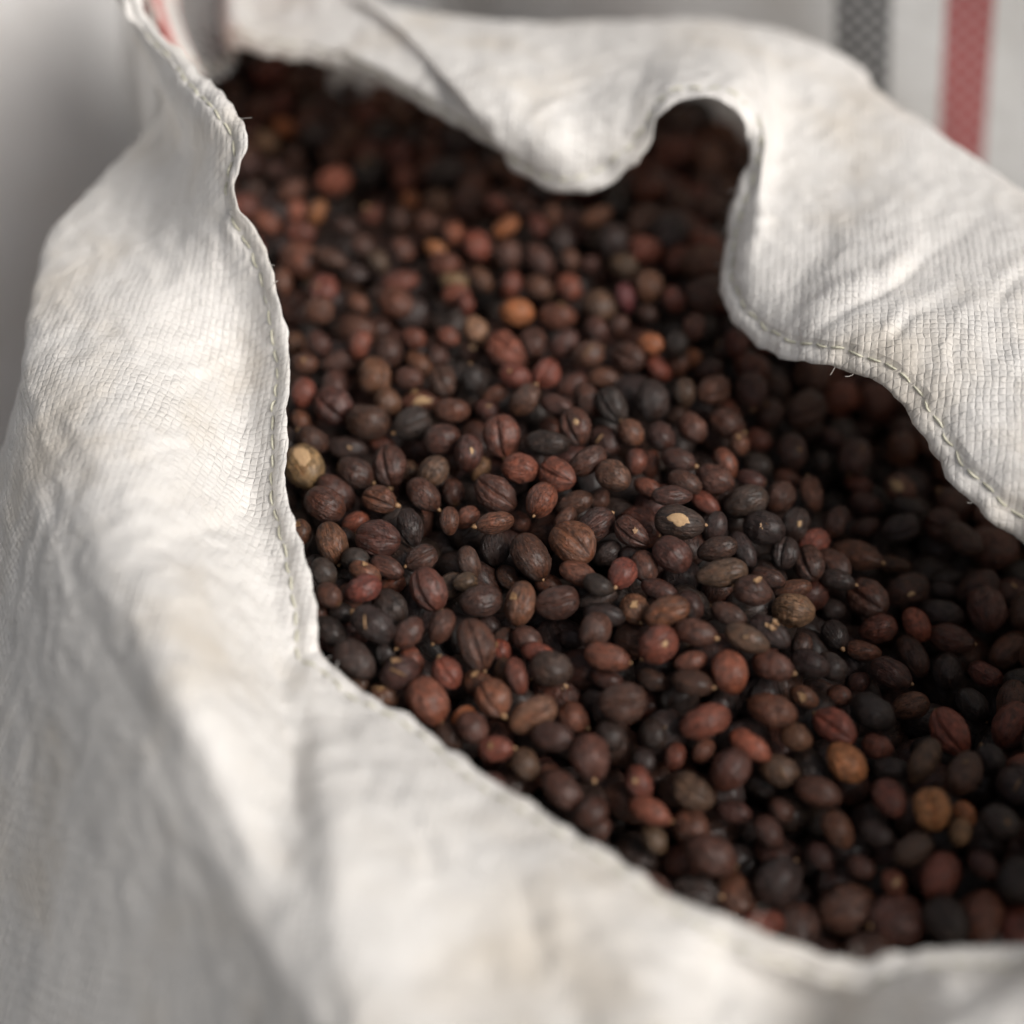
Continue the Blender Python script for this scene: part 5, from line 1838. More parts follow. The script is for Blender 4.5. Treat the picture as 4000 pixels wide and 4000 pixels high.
3056 1197 -971 931 101 179 -301 265 196 180 1 2 0 0
-1374 1280 -290 857 -428 98 -269 294 234 203 0 2 0 0
-1151 1320 -277 421 725 -504 -208 281 213 202 0 1 -1 0
-949 1337 -325 474 -108 -264 833 289 224 197 1 2 0 0
-724 1299 -330 436 676 -561 195 286 227 202 0 2 0 0
-513 1330 -231 175 57 -123 975 275 220 214 0 1 1 0
-296 1319 -171 482 -740 -361 300 252 197 171 0 1 -1 0
-101 1270 -285 239 -729 -633 103 283 238 223 0 1 0 0
117 1337 -283 642 -201 -26 -739 290 234 213 0 0 1 0
336 1347 -249 436 823 -290 -219 265 224 210 0 1 0 0
554 1322 -226 456 -168 -749 451 254 200 179 0 0 -1 0
756 1330 -298 462 177 225 839 271 217 207 0 1 0 0
974 1343 -295 217 -282 -205 912 247 212 203 0 2 -1 0
1237 1337 -330 79 -670 737 41 275 214 208 0 2 -1 0
1388 1331 -479 236 82 -494 -833 260 216 193 1 1 1 0
1643 1304 -512 337 818 -426 -190 289 224 217 0 0 -1 0
1838 1344 -615 332 896 -121 -269 259 202 174 1 1 0 0
2052 1344 -673 205 -696 679 -116 262 217 192 0 0 0 0
2240 1311 -937 317 744 -489 -328 296 217 196 0 0 1 0
2437 1362 -856 392 306 -687 -530 300 240 222 0 1 0 0
2696 1360 -927 346 -160 -62 922 273 205 197 1 1 0 0
2920 1337 -856 170 -437 860 200 271 211 186 0 0 1 0
3157 1335 -892 70 106 175 976 257 192 174 0 0 0 0
-1525 1476 -338 263 279 -738 -554 286 238 220 0 0 0 0
-1284 1490 -321 276 -200 114 -933 273 202 180 1 1 1 0
-1073 1485 -161 874 -465 139 -17 295 226 207 0 2 1 0
-827 1490 -215 686 -428 342 -478 295 239 219 0 1 0 0
-609 1525 -143 366 159 818 415 276 215 189 0 1 0 0
-441 1508 -262 37 112 564 -818 258 204 179 0 2 0 0
-215 1500 -297 179 -567 -773 221 274 228 215 0 1 -1 0
3 1549 -224 36 557 -807 -195 301 228 209 1 2 0 0
215 1526 -425 877 -478 45 -1 294 251 227 0 1 0 0
440 1497 -324 169 -933 316 -14 253 217 196 1 2 0 0
661 1548 -237 612 -686 -308 246 298 234 225 0 2 0 0
889 1519 -235 395 563 677 -262 269 209 192 0 1 0 0
1111 1495 -244 378 -881 -143 245 252 209 181 0 2 0 0
1404 1536 -300 481 -292 744 -361 299 255 226 0 0 0 0
1504 1540 -490 488 -335 -357 722 279 210 202 0 2 1 0
1685 1510 -648 465 779 292 -304 298 244 209 0 0 0 0
1875 1482 -783 357 -601 477 -533 285 217 204 0 2 0 0
2072 1469 -852 372 112 830 401 270 214 194 0 0 0 0
2346 1520 -995 174 -820 -510 192 258 218 204 1 1 0 0
2574 1558 -926 586 -500 -531 354 244 192 165 1 0 1 0
2803 1512 -837 286 635 -647 -311 259 191 186 0 1 0 0
3054 1526 -887 31 -110 -756 -645 276 222 210 0 1 0 0
-1614 1703 -276 121 230 919 296 304 247 238 0 2 0 0
-1365 1687 -237 320 -403 -777 362 287 212 186 1 1 1 0
-1143 1678 -287 479 615 -588 -216 285 210 205 1 1 -1 0
-741 1690 -276 394 -253 814 344 289 216 204 1 1 0 0
-540 1698 -299 88 -741 653 131 248 200 176 0 2 1 0
-338 1709 -310 519 125 -212 -819 276 223 204 0 2 0 0
-83 1674 -387 5 -1 -921 389 280 234 213 0 1 -1 0
164 1685 -308 555 -99 563 605 252 199 176 0 0 0 0
383 1698 -414 975 -114 78 -174 289 230 225 0 1 -1 0
515 1709 -203 248 481 -716 -442 285 233 215 1 2 1 0
774 1738 -227 610 765 -148 -144 247 189 167 1 1 0 0
1019 1661 -184 364 520 -433 640 288 218 205 0 2 0 0
1219 1693 -347 534 -80 -33 -841 284 230 208 0 2 -1 0
1434 1751 -413 250 341 850 -315 271 228 213 0 1 1 0
1657 1707 -532 403 -69 -844 347 274 228 201 0 2 -1 0
1848 1692 -676 382 5 54 922 262 221 210 0 2 0 0
1954 1689 -872 860 -431 145 -233 286 242 211 0 0 0 0
2229 1683 -929 849 -188 130 477 291 242 209 0 2 0 0
2481 1732 -995 579 635 200 470 278 234 221 0 2 0 0
2722 1711 -911 534 404 287 684 252 203 186 0 0 1 0
2921 1704 -829 269 -617 702 232 256 187 168 0 2 0 0
-1457 1866 -368 890 -164 31 425 271 227 221 0 1 0 0
-1256 1874 -306 387 -302 -375 -787 267 207 182 0 0 0 0
-1058 1876 -237 765 639 78 -14 258 190 179 0 0 0 0
-823 1863 -256 454 -815 -220 284 267 207 189 1 0 0 0
-141 1837 -259 144 894 403 130 249 197 170 1 1 0 0
-12 1867 -428 22 120 -723 680 255 201 190 1 0 1 0
222 1876 -289 127 962 -229 -76 301 242 209 0 0 0 0
443 1905 -351 188 -765 464 -404 291 218 205 0 1 0 0
677 1899 -330 830 408 265 272 288 218 210 0 1 0 0
919 1851 -316 705 -547 217 -396 287 226 222 0 0 0 0
1372 1841 -229 333 -620 585 -403 288 219 203 0 1 1 0
1554 1892 -534 236 -36 787 -569 279 211 189 0 2 1 0
1733 1880 -659 75 -111 991 -17 256 211 188 0 0 0 0
1970 1867 -751 980 -123 78 -136 293 227 212 0 1 0 0
2115 1875 -956 249 142 -902 322 281 218 202 1 1 0 0
2366 1913 -895 816 -382 131 413 302 253 248 0 0 -1 0
2630 1904 -1000 380 142 123 906 269 220 209 0 1 0 0
2874 1883 -921 63 75 824 558 286 235 224 0 1 1 0
-1585 2038 -275 40 705 704 77 294 247 219 0 2 -1 0
-1165 2031 -152 991 -98 -86 -27 261 223 199 0 0 0 0
-939 2044 -247 413 -906 52 -82 286 212 187 0 2 0 0
-695 2064 -305 860 -78 -218 454 258 208 181 0 0 0 0
-498 2034 -288 656 137 -423 610 277 207 200 0 2 0 0
-308 2034 -351 177 -657 358 -640 268 200 189 1 1 0 0
-52 2042 -260 863 -484 95 108 259 219 203 0 2 -1 0
104 2068 -405 570 -296 348 -683 270 199 187 0 2 0 0
368 2043 -201 238 384 -815 -362 286 238 227 0 1 0 0
552 2077 -330 788 522 -205 -256 245 203 180 1 0 -1 0
765 2035 -179 162 874 -457 33 274 221 207 0 2 1 0
1028 2035 -241 768 -46 -179 614 253 199 192 0 0 0 0
1241 2032 -326 30 -110 797 -594 300 232 213 0 1 0 0
1504 2018 -379 10 361 -708 607 292 218 207 1 1 0 0
1635 2081 -570 197 218 779 -554 251 212 206 0 1 0 0
1812 2069 -743 536 779 -325 -23 279 210 183 1 1 0 0
2018 2055 -870 728 347 585 83 264 194 188 0 1 0 0
2244 2080 -1004 140 497 -757 400 288 217 209 0 2 0 0
2532 2084 -879 497 -144 -117 848 252 213 201 0 2 0 0
2743 2098 -881 495 -119 -107 854 277 219 202 0 0 0 0
-1710 2273 -261 245 -496 -794 -253 296 228 202 1 0 -1 0
-1437 2245 -336 285 -825 -285 396 277 231 215 0 2 -1 0
-1263 2206 -234 347 528 -538 558 252 189 166 0 2 1 0
-1070 2257 -316 83 -406 -708 571 301 235 214 1 0 -1 0
-821 2235 -286 639 689 317 128 276 202 194 1 0 0 0
-369 2231 -204 411 458 -699 -363 284 244 239 0 2 0 0
-187 2228 -340 405 -537 -187 716 298 233 219 0 1 0 0
31 2249 -290 772 -408 -177 -454 279 235 227 0 2 0 0
256 2216 -325 568 -229 -294 734 282 226 209 0 0 0 0
421 2274 -244 696 488 127 -512 286 210 193 0 2 -1 0
659 2239 -321 758 -577 121 -279 294 238 215 0 1 0 0
891 2210 -270 608 229 -90 -755 291 233 208 0 0 0 0
1126 2238 -243 384 251 721 520 289 214 193 0 0 1 0
1273 2255 -377 743 -5 400 -537 283 208 196 0 1 1 0
1467 2206 -502 159 -100 841 507 265 222 213 0 0 0 0
1729 2265 -663 567 396 -414 -592 253 187 177 1 1 0 0
1942 2227 -737 262 448 612 597 291 222 194 0 0 0 0
2140 2231 -909 626 -17 765 153 295 232 220 0 2 -1 0
2373 2256 -952 794 535 -281 -65 272 226 198 0 2 0 0
2596 2325 -889 2 -956 291 46 302 234 213 0 0 0 0
-1559 2422 -306 71 337 -734 -586 257 206 198 0 1 -1 0
-1314 2428 -303 846 -504 115 -129 272 214 189 0 0 0 0
-1088 2442 -223 59 171 941 -287 251 199 182 0 1 1 0
-854 2435 -172 475 147 171 851 288 246 230 0 2 0 0
-677 2425 -310 498 -486 -511 504 246 203 187 0 2 0 0
-481 2441 -311 650 -149 526 -527 274 213 203 0 0 -1 0
-300 2419 -279 786 181 467 -362 249 186 160 1 0 0 0
-78 2453 -330 525 169 -119 -825 256 202 180 0 1 0 0
158 2425 -266 443 411 -738 299 285 240 207 0 1 0 0
379 2437 -380 101 934 339 38 293 221 201 1 2 0 0
545 2443 -252 794 293 367 -386 253 195 177 1 1 1 0
730 2383 -178 56 398 823 401 274 226 207 1 0 0 0
962 2437 -269 835 -532 106 -97 269 225 216 0 1 1 0
1207 2472 -398 551 -13 498 -670 251 214 207 0 0 0 0
1473 2397 -375 415 135 320 841 283 232 227 0 0 1 0
1646 2413 -511 437 670 -331 -501 266 228 203 0 2 0 0
1837 2471 -737 823 -160 -237 491 286 234 223 0 0 -1 0
2046 2433 -827 183 845 -403 -300 281 206 184 0 1 -1 0
2283 2437 -823 267 -104 -559 778 297 253 218 1 2 0 0
2471 2562 -854 736 -569 238 -280 289 214 198 1 2 0 0
-1660 2592 -258 222 -764 -355 -492 279 207 182 0 2 0 0
-1443 2601 -308 199 -272 514 789 247 192 165 1 0 0 0
-1224 2614 -251 237 417 -872 -95 266 224 205 0 2 -1 0
-1047 2583 -362 598 -143 149 774 255 200 177 0 1 0 0
-828 2571 -356 91 -280 955 -49 274 219 209 0 0 1 0
-568 2624 -369 541 -754 -188 323 262 204 195 0 0 1 0
-429 2648 -179 285 256 -10 -924 266 219 202 0 2 0 0
-202 2581 -203 596 -685 80 -412 290 239 230 1 1 0 0
26 2615 -232 306 -190 -391 847 283 208 192 0 1 0 0
282 2618 -231 933 156 -307 -100 302 254 244 0 1 0 0
495 2637 -361 150 122 247 949 285 218 200 0 2 0 0
678 2622 -207 824 -356 -150 415 288 224 208 1 1 0 0
852 2619 -352 765 -373 137 507 268 204 191 0 0 0 0
1090 2630 -281 141 -609 -723 295 288 212 184 0 2 0 0
1344 2578 -489 453 149 831 285 252 187 182 0 1 0 0
1544 2605 -548 88 407 -909 27 266 204 182 0 2 0 0
1976 2660 -735 91 -72 -173 978 260 198 184 1 1 -1 0
2137 2656 -884 43 967 -238 81 301 223 193 0 2 1 0
-1809 2800 -343 596 -139 -105 -784 257 216 194 0 0 0 0
-1589 2783 -299 129 353 779 502 289 241 218 0 0 0 0
-1353 2775 -381 258 -119 354 891 288 225 210 0 1 0 0
-1130 2789 -319 371 93 -381 842 247 193 171 0 2 1 0
-928 2866 -295 395 -891 125 -187 285 240 208 1 2 0 0
-719 2746 -264 846 -522 -2 105 251 190 181 1 0 0 0
-484 2801 -293 58 -5 -108 992 266 206 194 1 1 0 0
-268 2732 -368 977 125 54 -165 245 207 193 1 1 0 0
-48 2790 -371 395 -272 211 -851 265 210 184 1 2 0 0
133 2842 -256 841 364 -133 -378 287 237 219 0 0 0 0
562 2801 -272 44 -803 530 -269 246 207 190 0 0 -1 0
783 2844 -308 73 -333 932 -127 297 240 211 0 0 0 0
991 2799 -432 36 -74 -84 993 289 228 212 1 2 0 0
1258 2753 -424 71 212 -892 -392 299 245 223 0 0 0 0
1431 2757 -594 376 110 -255 -884 273 215 189 0 0 0 0
1718 2747 -623 103 679 718 110 270 216 204 1 2 0 0
-1721 2975 -238 564 509 493 -424 278 208 203 0 2 0 0
-1537 2979 -408 230 -42 264 936 296 252 243 0 0 -1 0
-1273 2978 -396 180 391 899 -74 303 233 220 0 1 0 0
-1064 2942 -483 344 -903 -147 -213 251 215 199 0 2 1 0
-835 2931 -466 30 -883 -431 -183 281 227 199 0 0 0 0
-637 2950 -377 572 -223 -34 -789 256 218 198 1 1 0 0
-440 3001 -293 343 912 214 -69 268 227 208 1 0 0 0
-200 2945 -343 368 -128 253 -886 279 238 224 0 1 0 0
18 3022 -390 196 791 566 127 252 201 188 0 2 0 0
256 3010 -316 582 -403 -140 693 250 187 178 0 2 -1 0
448 2988 -326 459 -542 -626 -322 297 247 229 0 1 0 0
652 2985 -357 343 629 -67 695 249 210 196 1 1 -1 0
835 2979 -467 32 972 -213 93 254 200 179 0 0 1 0
1120 3004 -438 177 288 -907 -250 253 195 189 0 1 0 0
1337 2967 -525 572 42 13 819 273 229 219 0 1 0 0
1573 2932 -642 80 240 325 911 257 205 197 0 0 0 0
1790 2924 -755 165 -54 956 236 293 223 213 0 0 0 0
-1859 3110 -372 695 258 421 522 287 239 217 0 1 0 0
-1623 3180 -282 276 -944 173 47 289 240 216 0 1 0 0
-1379 3154 -314 337 -13 481 -809 268 196 172 1 0 1 0
-1151 3171 -445 250 -76 533 -804 262 192 169 0 0 0 0
-939 3138 -481 470 567 347 581 271 225 213 0 2 0 0
-718 3146 -485 79 -971 -211 75 260 201 195 0 2 0 0
-472 3087 -512 6 75 -981 177 300 256 231 0 2 1 0
-309 3151 -372 430 66 -224 872 264 208 184 0 2 0 0
-105 3186 -294 174 -714 -432 -522 296 225 214 1 2 0 0
159 3183 -317 215 309 -862 -340 245 192 181 0 2 0 0
374 3203 -352 363 -524 -767 -76 267 224 206 0 2 0 0
584 3159 -415 900 -240 -41 362 267 201 180 0 1 0 0
811 3178 -416 630 689 -67 -352 245 207 202 0 2 0 0
1028 3200 -423 262 -705 -654 82 280 231 211 0 1 -1 0
1226 3196 -534 245 460 230 822 283 235 223 0 0 0 0
1423 3118 -678 645 213 220 701 286 230 215 0 1 0 0
1647 3124 -743 973 -150 15 -176 286 224 207 0 2 0 0
1865 3106 -818 64 -508 471 719 296 218 209 0 0 0 0
-1945 3343 -383 720 -438 445 -301 252 209 184 1 0 0 0
-1702 3320 -429 322 303 -703 -557 249 213 184 0 1 0 0
-1499 3267 -435 847 134 21 -514 244 209 192 0 0 0 0
-1287 3320 -401 991 -53 -15 -122 277 229 200 0 0 0 0
-1052 3315 -584 741 -645 113 -149 274 217 196 0 1 1 0
-802 3329 -533 103 11 -477 873 281 217 197 0 1 0 0
-577 3301 -432 414 774 -478 -8 266 223 193 1 2 0 0
-381 3383 -380 201 -189 -535 799 279 234 219 0 0 0 0
-188 3281 -502 85 -329 924 -172 290 239 223 0 1 0 0
3 3368 -359 763 -250 188 -565 282 234 203 0 1 1 0
230 3352 -449 126 148 -268 -944 303 246 215 1 0 0 0
471 3325 -475 179 878 -273 349 264 204 182 1 2 1 0
678 3366 -409 624 -699 134 -321 255 211 192 0 1 0 0
860 3347 -531 540 183 307 762 265 218 206 0 1 0 0
1071 3329 -620 138 -87 -163 -973 264 211 195 0 0 0 0
1322 3341 -642 43 144 948 -282 274 214 200 0 1 0 0
1530 3339 -756 63 -344 -928 132 262 196 173 0 2 1 0
1806 3307 -895 628 460 -120 -617 287 214 189 0 0 -1 0
-2048 3495 -505 25 713 699 59 287 210 192 0 1 1 0
-1807 3504 -425 579 -118 308 -746 267 218 201 1 1 0 0
-1565 3510 -421 488 661 -544 -172 276 218 204 0 2 0 0
-1384 3514 -529 721 610 122 306 260 220 196 0 0 1 0
-1173 3507 -490 393 528 -595 -460 288 225 200 0 2 1 0
-930 3519 -486 272 -107 41 955 259 206 183 1 0 0 0
-723 3505 -445 758 -206 -101 -611 247 189 183 1 1 0 0
-530 3494 -520 105 992 18 -63 257 212 190 1 2 0 0
-283 3526 -496 335 -585 703 226 267 226 221 0 2 0 0
-77 3509 -585 563 -359 -102 -737 293 221 191 0 1 0 0
128 3530 -509 969 -238 -61 32 265 223 200 0 2 0 0
335 3530 -568 601 514 268 549 274 209 184 0 1 0 0
524 3522 -488 163 -510 -647 -542 285 232 216 1 1 0 0
759 3535 -539 92 -371 375 -845 276 205 177 1 1 0 0
995 3504 -490 433 -786 330 -292 301 238 209 0 1 -1 0
1174 3525 -627 69 48 794 602 266 223 200 1 2 1 0
1419 3526 -703 60 -152 976 -144 285 218 213 0 1 0 0
1661 3505 -798 78 234 891 -382 303 245 231 0 1 0 0
1857 3547 -922 600 299 -284 -686 261 208 196 0 0 0 0
-1901 3708 -484 456 -147 -124 -869 287 224 220 0 0 0 0
-1680 3676 -549 603 650 387 254 282 235 205 0 1 0 0
-1457 3713 -574 617 -140 -616 469 271 225 210 0 1 0 0
-1227 3703 -612 355 20 126 -926 267 198 178 1 2 0 0
-1032 3704 -487 869 289 401 -25 269 218 188 0 2 0 0
-810 3707 -519 513 528 37 676 246 195 174 0 0 0 0
-659 3652 -598 720 -19 228 656 247 185 171 0 2 -1 0
-390 3663 -611 411 78 50 -907 278 234 221 1 2 0 0
-167 3699 -504 534 732 -286 -311 259 195 190 0 2 0 0
42 3716 -450 682 -218 297 631 262 224 208 1 0 1 0
247 3725 -507 172 -809 -533 177 245 200 191 0 2 0 0
501 3690 -625 317 -943 -77 -66 273 216 202 0 1 0 0
682 3703 -478 222 403 -604 -651 251 212 188 0 0 1 0
889 3718 -610 467 -269 287 792 271 225 206 1 0 1 0
1094 3742 -592 498 409 67 761 269 223 202 0 1 0 0
1315 3717 -649 595 646 264 398 278 231 214 0 2 0 0
1506 3701 -807 949 -30 -245 195 290 218 197 1 1 0 0
1721 3707 -889 465 -465 406 -635 248 196 171 0 2 1 0
-2059 3810 -574 879 -205 -50 427 302 223 214 1 2 0 0
-1788 3872 -610 379 -327 -589 635 252 211 195 0 1 0 0
-1560 3900 -504 806 -377 -382 248 270 198 179 1 1 1 0
-1346 3891 -631 225 19 -283 932 274 234 215 0 0 0 0
-1170 3845 -460 237 31 718 -654 252 191 177 0 2 0 0
-1011 3891 -613 191 318 -781 -502 265 227 207 0 0 -1 0
-759 3868 -599 149 -202 -764 594 246 205 187 1 1 0 0
-524 3826 -543 25 -143 917 373 272 229 211 1 1 0 0
-275 3876 -618 275 151 -261 913 302 245 239 1 2 0 0
-68 3905 -504 509 50 23 -859 273 217 192 1 2 0 0
144 3835 -641 362 -569 596 -437 263 211 184 0 0 1 0
368 3892 -569 245 339 597 685 300 226 210 0 2 0 0
575 3891 -709 296 897 314 99 290 232 202 0 1 0 0
766 3907 -539 191 -276 -358 871 294 236 203 0 2 0 0
985 3942 -622 98 505 -672 -533 290 230 212 1 1 1 0
1209 3915 -652 73 980 -180 -29 248 188 170 1 0 -1 0
1429 3894 -753 562 -440 345 -610 248 190 185 0 2 1 0
1606 3907 -848 128 -849 512 22 268 223 210 0 1 0 0
1899 3893 -993 357 -90 -589 719 266 203 183 1 1 0 0
-2133 4015 -627 285 -290 880 -246 284 235 214 1 0 0 0
-1906 4028 -525 102 -911 -353 190 286 221 194 0 0 0 0
-1694 4030 -678 517 -746 395 -141 275 210 187 0 2 0 0
-1477 4090 -617 409 113 -321 -847 289 243 210 0 2 0 0
-1239 4084 -639 854 72 44 -514 284 214 197 0 1 0 0
-1079 4029 -484 140 54 626 -765 269 210 197 0 0 0 0
-840 4078 -568 457 -182 -159 -856 301 223 213 0 1 0 0
-633 4036 -522 248 -599 -665 -371 302 247 226 0 0 0 0
-409 4086 -611 867 -472 -137 -84 298 221 192 0 0 0 0
-162 4084 -609 525 669 281 444 267 220 201 0 2 -1 0
-8 3983 -704 149 -826 -502 210 294 237 218 1 0 0 0
214 4076 -615 430 160 -556 -693 282 227 201 0 1 -1 0
444 4095 -585 721 -549 -419 -64 254 188 173 0 2 0 0
663 4081 -644 89 168 -374 908 276 206 179 0 0 0 0
863 4079 -474 21 69 65 995 274 221 196 1 1 0 0
1138 4084 -506 74 -351 -698 620 263 212 202 0 0 0 0
1316 4084 -632 403 498 726 249 262 204 190 0 0 0 0
1499 4104 -703 680 -275 153 662 269 223 197 0 2 0 0
1704 4070 -952 133 -304 -781 528 296 240 232 1 2 0 0
1983 4061 -1115 393 -148 209 -883 295 241 220 1 1 -1 0
-2052 4230 -627 623 -762 154 -91 289 229 202 0 0 1 0
-1788 4229 -592 826 -484 -223 -182 285 239 223 1 1 0 0
-1553 4275 -543 108 142 -899 399 245 202 175 0 2 0 0
-1336 4322 -656 404 90 -423 -806 285 231 218 0 0 -1 0
-1141 4254 -541 652 84 101 746 248 206 193 0 1 -1 0
-946 4237 -474 362 -769 -485 209 279 228 198 1 1 0 0
-725 4283 -545 712 -600 213 -298 279 220 197 0 1 1 0
-494 4267 -584 81 -273 848 447 257 194 190 0 2 0 0
-282 4293 -543 621 -206 -250 714 303 226 197 0 2 0 0
-106 4311 -664 123 -856 -306 398 260 209 196 0 0 0 0
74 4240 -635 553 581 249 543 302 231 209 1 1 0 0
347 4269 -675 335 -228 -383 830 277 236 210 1 0 0 0
575 4270 -622 385 -763 -294 429 255 192 180 0 1 0 0
771 4254 -586 265 -531 -676 437 262 210 189 0 0 0 0
997 4269 -516 485 -138 594 -626 271 229 219 1 1 -1 0
1201 4269 -621 640 -731 -133 195 276 219 189 0 0 1 0
1426 4306 -658 171 531 -825 -90 252 194 187 1 0 0 0
1614 4260 -855 270 189 -778 -535 264 222 203 0 0 0 0
1848 4253 -997 939 -336 -44 62 288 241 219 0 2 0 0
-2109 4466 -591 219 -683 590 370 285 239 226 0 0 -1 0
-1895 4455 -578 258 510 666 480 281 211 200 0 2 0 0
-1662 4414 -682 978 194 -59 49 301 221 200 0 0 0 0
-1465 4487 -503 918 -152 -247 271 294 252 243 0 1 1 0
-1245 4420 -489 187 264 -903 -285 247 205 178 0 0 0 0
-1031 4428 -573 534 677 -502 -68 244 198 183 0 2 -1 0
-848 4455 -392 256 287 423 820 299 246 237 0 0 0 0
-621 4462 -539 226 705 -304 -599 263 205 192 0 1 -1 0
-423 4474 -550 81 588 -690 414 258 194 168 0 1 1 0
-228 4475 -665 974 190 -11 124 244 187 180 0 0 0 0
4 4489 -662 212 -143 -234 938 257 206 202 0 0 0 0
239 4454 -588 12 -252 939 -233 291 231 224 0 1 0 0
462 4446 -619 347 605 -659 -281 256 205 199 0 0 0 0
683 4463 -646 892 -337 302 -7 280 229 200 0 0 -1 0
882 4447 -556 375 383 -759 371 295 230 222 1 0 1 0
1101 4442 -581 453 717 -8 -530 245 207 181 1 1 0 0
1307 4476 -639 145 -322 922 158 246 203 192 0 1 0 0
1560 4449 -759 814 506 36 -283 257 216 192 0 1 0 0
1763 4436 -904 731 180 139 643 245 199 178 0 1 0 0
2037 4430 -1066 142 790 582 134 302 255 247 0 1 0 0
-2276 4586 -695 422 273 352 790 282 214 195 0 1 -1 0
-2006 4642 -683 343 463 518 632 266 222 204 0 0 1 0
-1782 4641 -656 77 -964 -59 248 265 203 195 1 1 0 0
-1556 4657 -632 456 -243 612 598 262 209 182 0 0 1 0
-1341 4615 -616 840 416 -188 -293 249 188 173 1 2 0 0
-1128 4594 -566 223 11 -328 -918 245 179 170 0 2 -1 0
-899 4603 -552 886 138 308 -319 285 223 209 0 2 0 0
-703 4646 -437 52 931 361 0 283 217 210 0 2 0 0
-524 4652 -638 212 347 -839 -362 300 245 232 0 0 -1 0
-278 4637 -610 137 -806 -50 -573 245 202 196 0 2 0 0
-106 4626 -513 303 787 518 143 250 183 167 0 0 1 0
102 4665 -616 265 109 -890 354 285 245 220 0 0 0 0
339 4631 -722 439 16 10 898 283 238 221 0 1 0 0
494 4643 -521 709 704 7 47 282 224 212 0 1 0 0
751 4632 -535 324 854 -325 246 284 241 217 1 2 0 0
1003 4615 -463 178 158 806 -542 272 227 204 1 0 -1 0
1202 4633 -578 968 -74 -146 191 273 227 213 0 0 0 0
1400 4616 -719 913 -320 115 -224 245 180 168 0 1 1 0
1613 4597 -900 281 -546 787 61 278 238 228 0 2 1 0
1861 4617 -994 822 453 -237 -250 301 250 230 0 0 0 0
-2357 4772 -561 814 271 7 514 265 215 202 1 0 0 0
-2155 4769 -604 711 514 474 81 248 187 168 0 0 1 0
-1909 4787 -557 13 608 -634 478 263 223 200 0 1 0 0
-1696 4742 -497 72 -538 839 21 264 217 199 0 0 0 0
-1434 4806 -647 378 292 620 -623 250 214 202 0 0 0 0
-1233 4777 -579 637 -241 -175 711 268 198 175 0 1 1 0
-1041 4780 -554 175 508 -371 758 303 222 209 0 2 0 0
-816 4795 -590 635 -58 -647 417 292 241 213 1 1 0 0
-599 4827 -534 199 -133 947 215 257 217 196 0 1 1 0
-374 4814 -533 540 302 592 516 271 226 215 1 1 0 0
-174 4797 -590 735 -353 563 -134 253 196 188 0 0 1 0
25 4852 -641 37 37 55 997 253 188 171 1 0 0 0
252 4808 -550 17 324 863 -387 278 219 197 0 0 0 0
401 4863 -699 603 -785 -139 -11 287 232 219 0 0 0 0
636 4844 -564 52 205 -370 -904 300 257 242 0 0 -1 0
892 4808 -523 939 -203 -76 265 258 198 192 0 1 0 0
1077 4801 -617 571 47 459 -679 278 210 204 0 2 1 0
1311 4812 -674 104 -930 -182 -301 293 239 232 0 2 0 0
1530 4787 -782 900 -9 179 398 293 247 231 1 1 0 0
1707 4826 -978 321 -917 -158 178 300 255 245 1 0 0 0
1989 4801 -1103 505 -260 373 -733 296 251 223 0 1 0 0
-2280 4990 -545 95 89 -991 -29 270 207 202 0 0 0 0
-2029 4981 -578 286 -258 710 -589 301 241 209 0 1 0 0
-1785 4991 -516 506 -595 -539 -317 295 243 235 1 0 0 0
-1574 4947 -587 12 -500 866 -16 284 243 216 0 2 1 0
-1355 4953 -498 557 -329 140 749 291 240 219 0 2 1 0
-1141 4994 -481 5 -828 558 -50 290 245 227 0 0 1 0
-945 5002 -542 585 -473 343 -562 251 206 181 0 0 0 0
-704 4999 -594 485 -325 502 -638 250 190 168 0 2 1 0
-482 5020 -508 793 -31 144 591 247 203 197 0 1 0 0
-272 5009 -601 752 616 -51 -229 276 235 223 1 0 -1 0
-39 5005 -527 905 259 109 320 253 217 211 0 2 0 0
180 5042 -602 315 61 -346 882 268 202 177 0 1 0 0
387 4986 -517 269 -121 -274 -915 294 225 212 0 0 0 0
579 5053 -657 815 502 -277 -85 276 230 209 0 2 0 0
792 5025 -569 774 -31 -24 -632 247 191 173 1 1 0 0
992 5039 -496 519 138 151 -830 293 249 219 0 2 0 0
1155 5007 -666 176 -347 -921 -10 292 229 203 0 2 -1 0
1407 4999 -749 31 149 986 67 300 229 200 0 2 0 0
1658 4968 -815 200 -911 360 24 245 195 178 0 2 0 0
1895 5003 -1045 264 -123 384 -876 269 225 212 0 1 0 0
-2412 5174 -543 442 383 -296 755 287 244 216 0 1 0 0
-2093 5160 -515 237 -200 894 -324 251 187 173 0 0 -1 0
-1899 5176 -593 231 -264 -492 797 252 193 183 0 1 -1 0
-1673 5176 -555 331 352 783 391 270 198 187 0 1 -1 0
-1459 5170 -637 382 829 -362 -189 295 253 243 1 1 -1 0
-1203 5208 -581 477 -841 -249 48 294 247 215 0 1 1 0
-1024 5145 -701 616 -195 -129 752 274 204 192 0 2 0 0
-819 5163 -570 772 229 -593 -15 251 211 198 0 1 0 0
-613 5206 -590 514 773 -358 -100 277 222 216 1 1 0 0
-382 5238 -481 73 -959 -177 -208 292 235 208 0 2 -1 0
-159 5169 -524 214 578 -485 621 293 235 219 1 0 -1 0
35 5265 -582 322 -576 720 213 259 215 196 1 0 0 0
261 5254 -615 229 -96 -140 -959 298 221 201 0 2 -1 0
478 5207 -529 751 -635 3 179 282 216 199 0 1 0 0
714 5207 -531 289 311 277 -862 255 186 177 0 2 0 0
898 5208 -597 784 62 -509 349 269 222 195 0 0 0 0
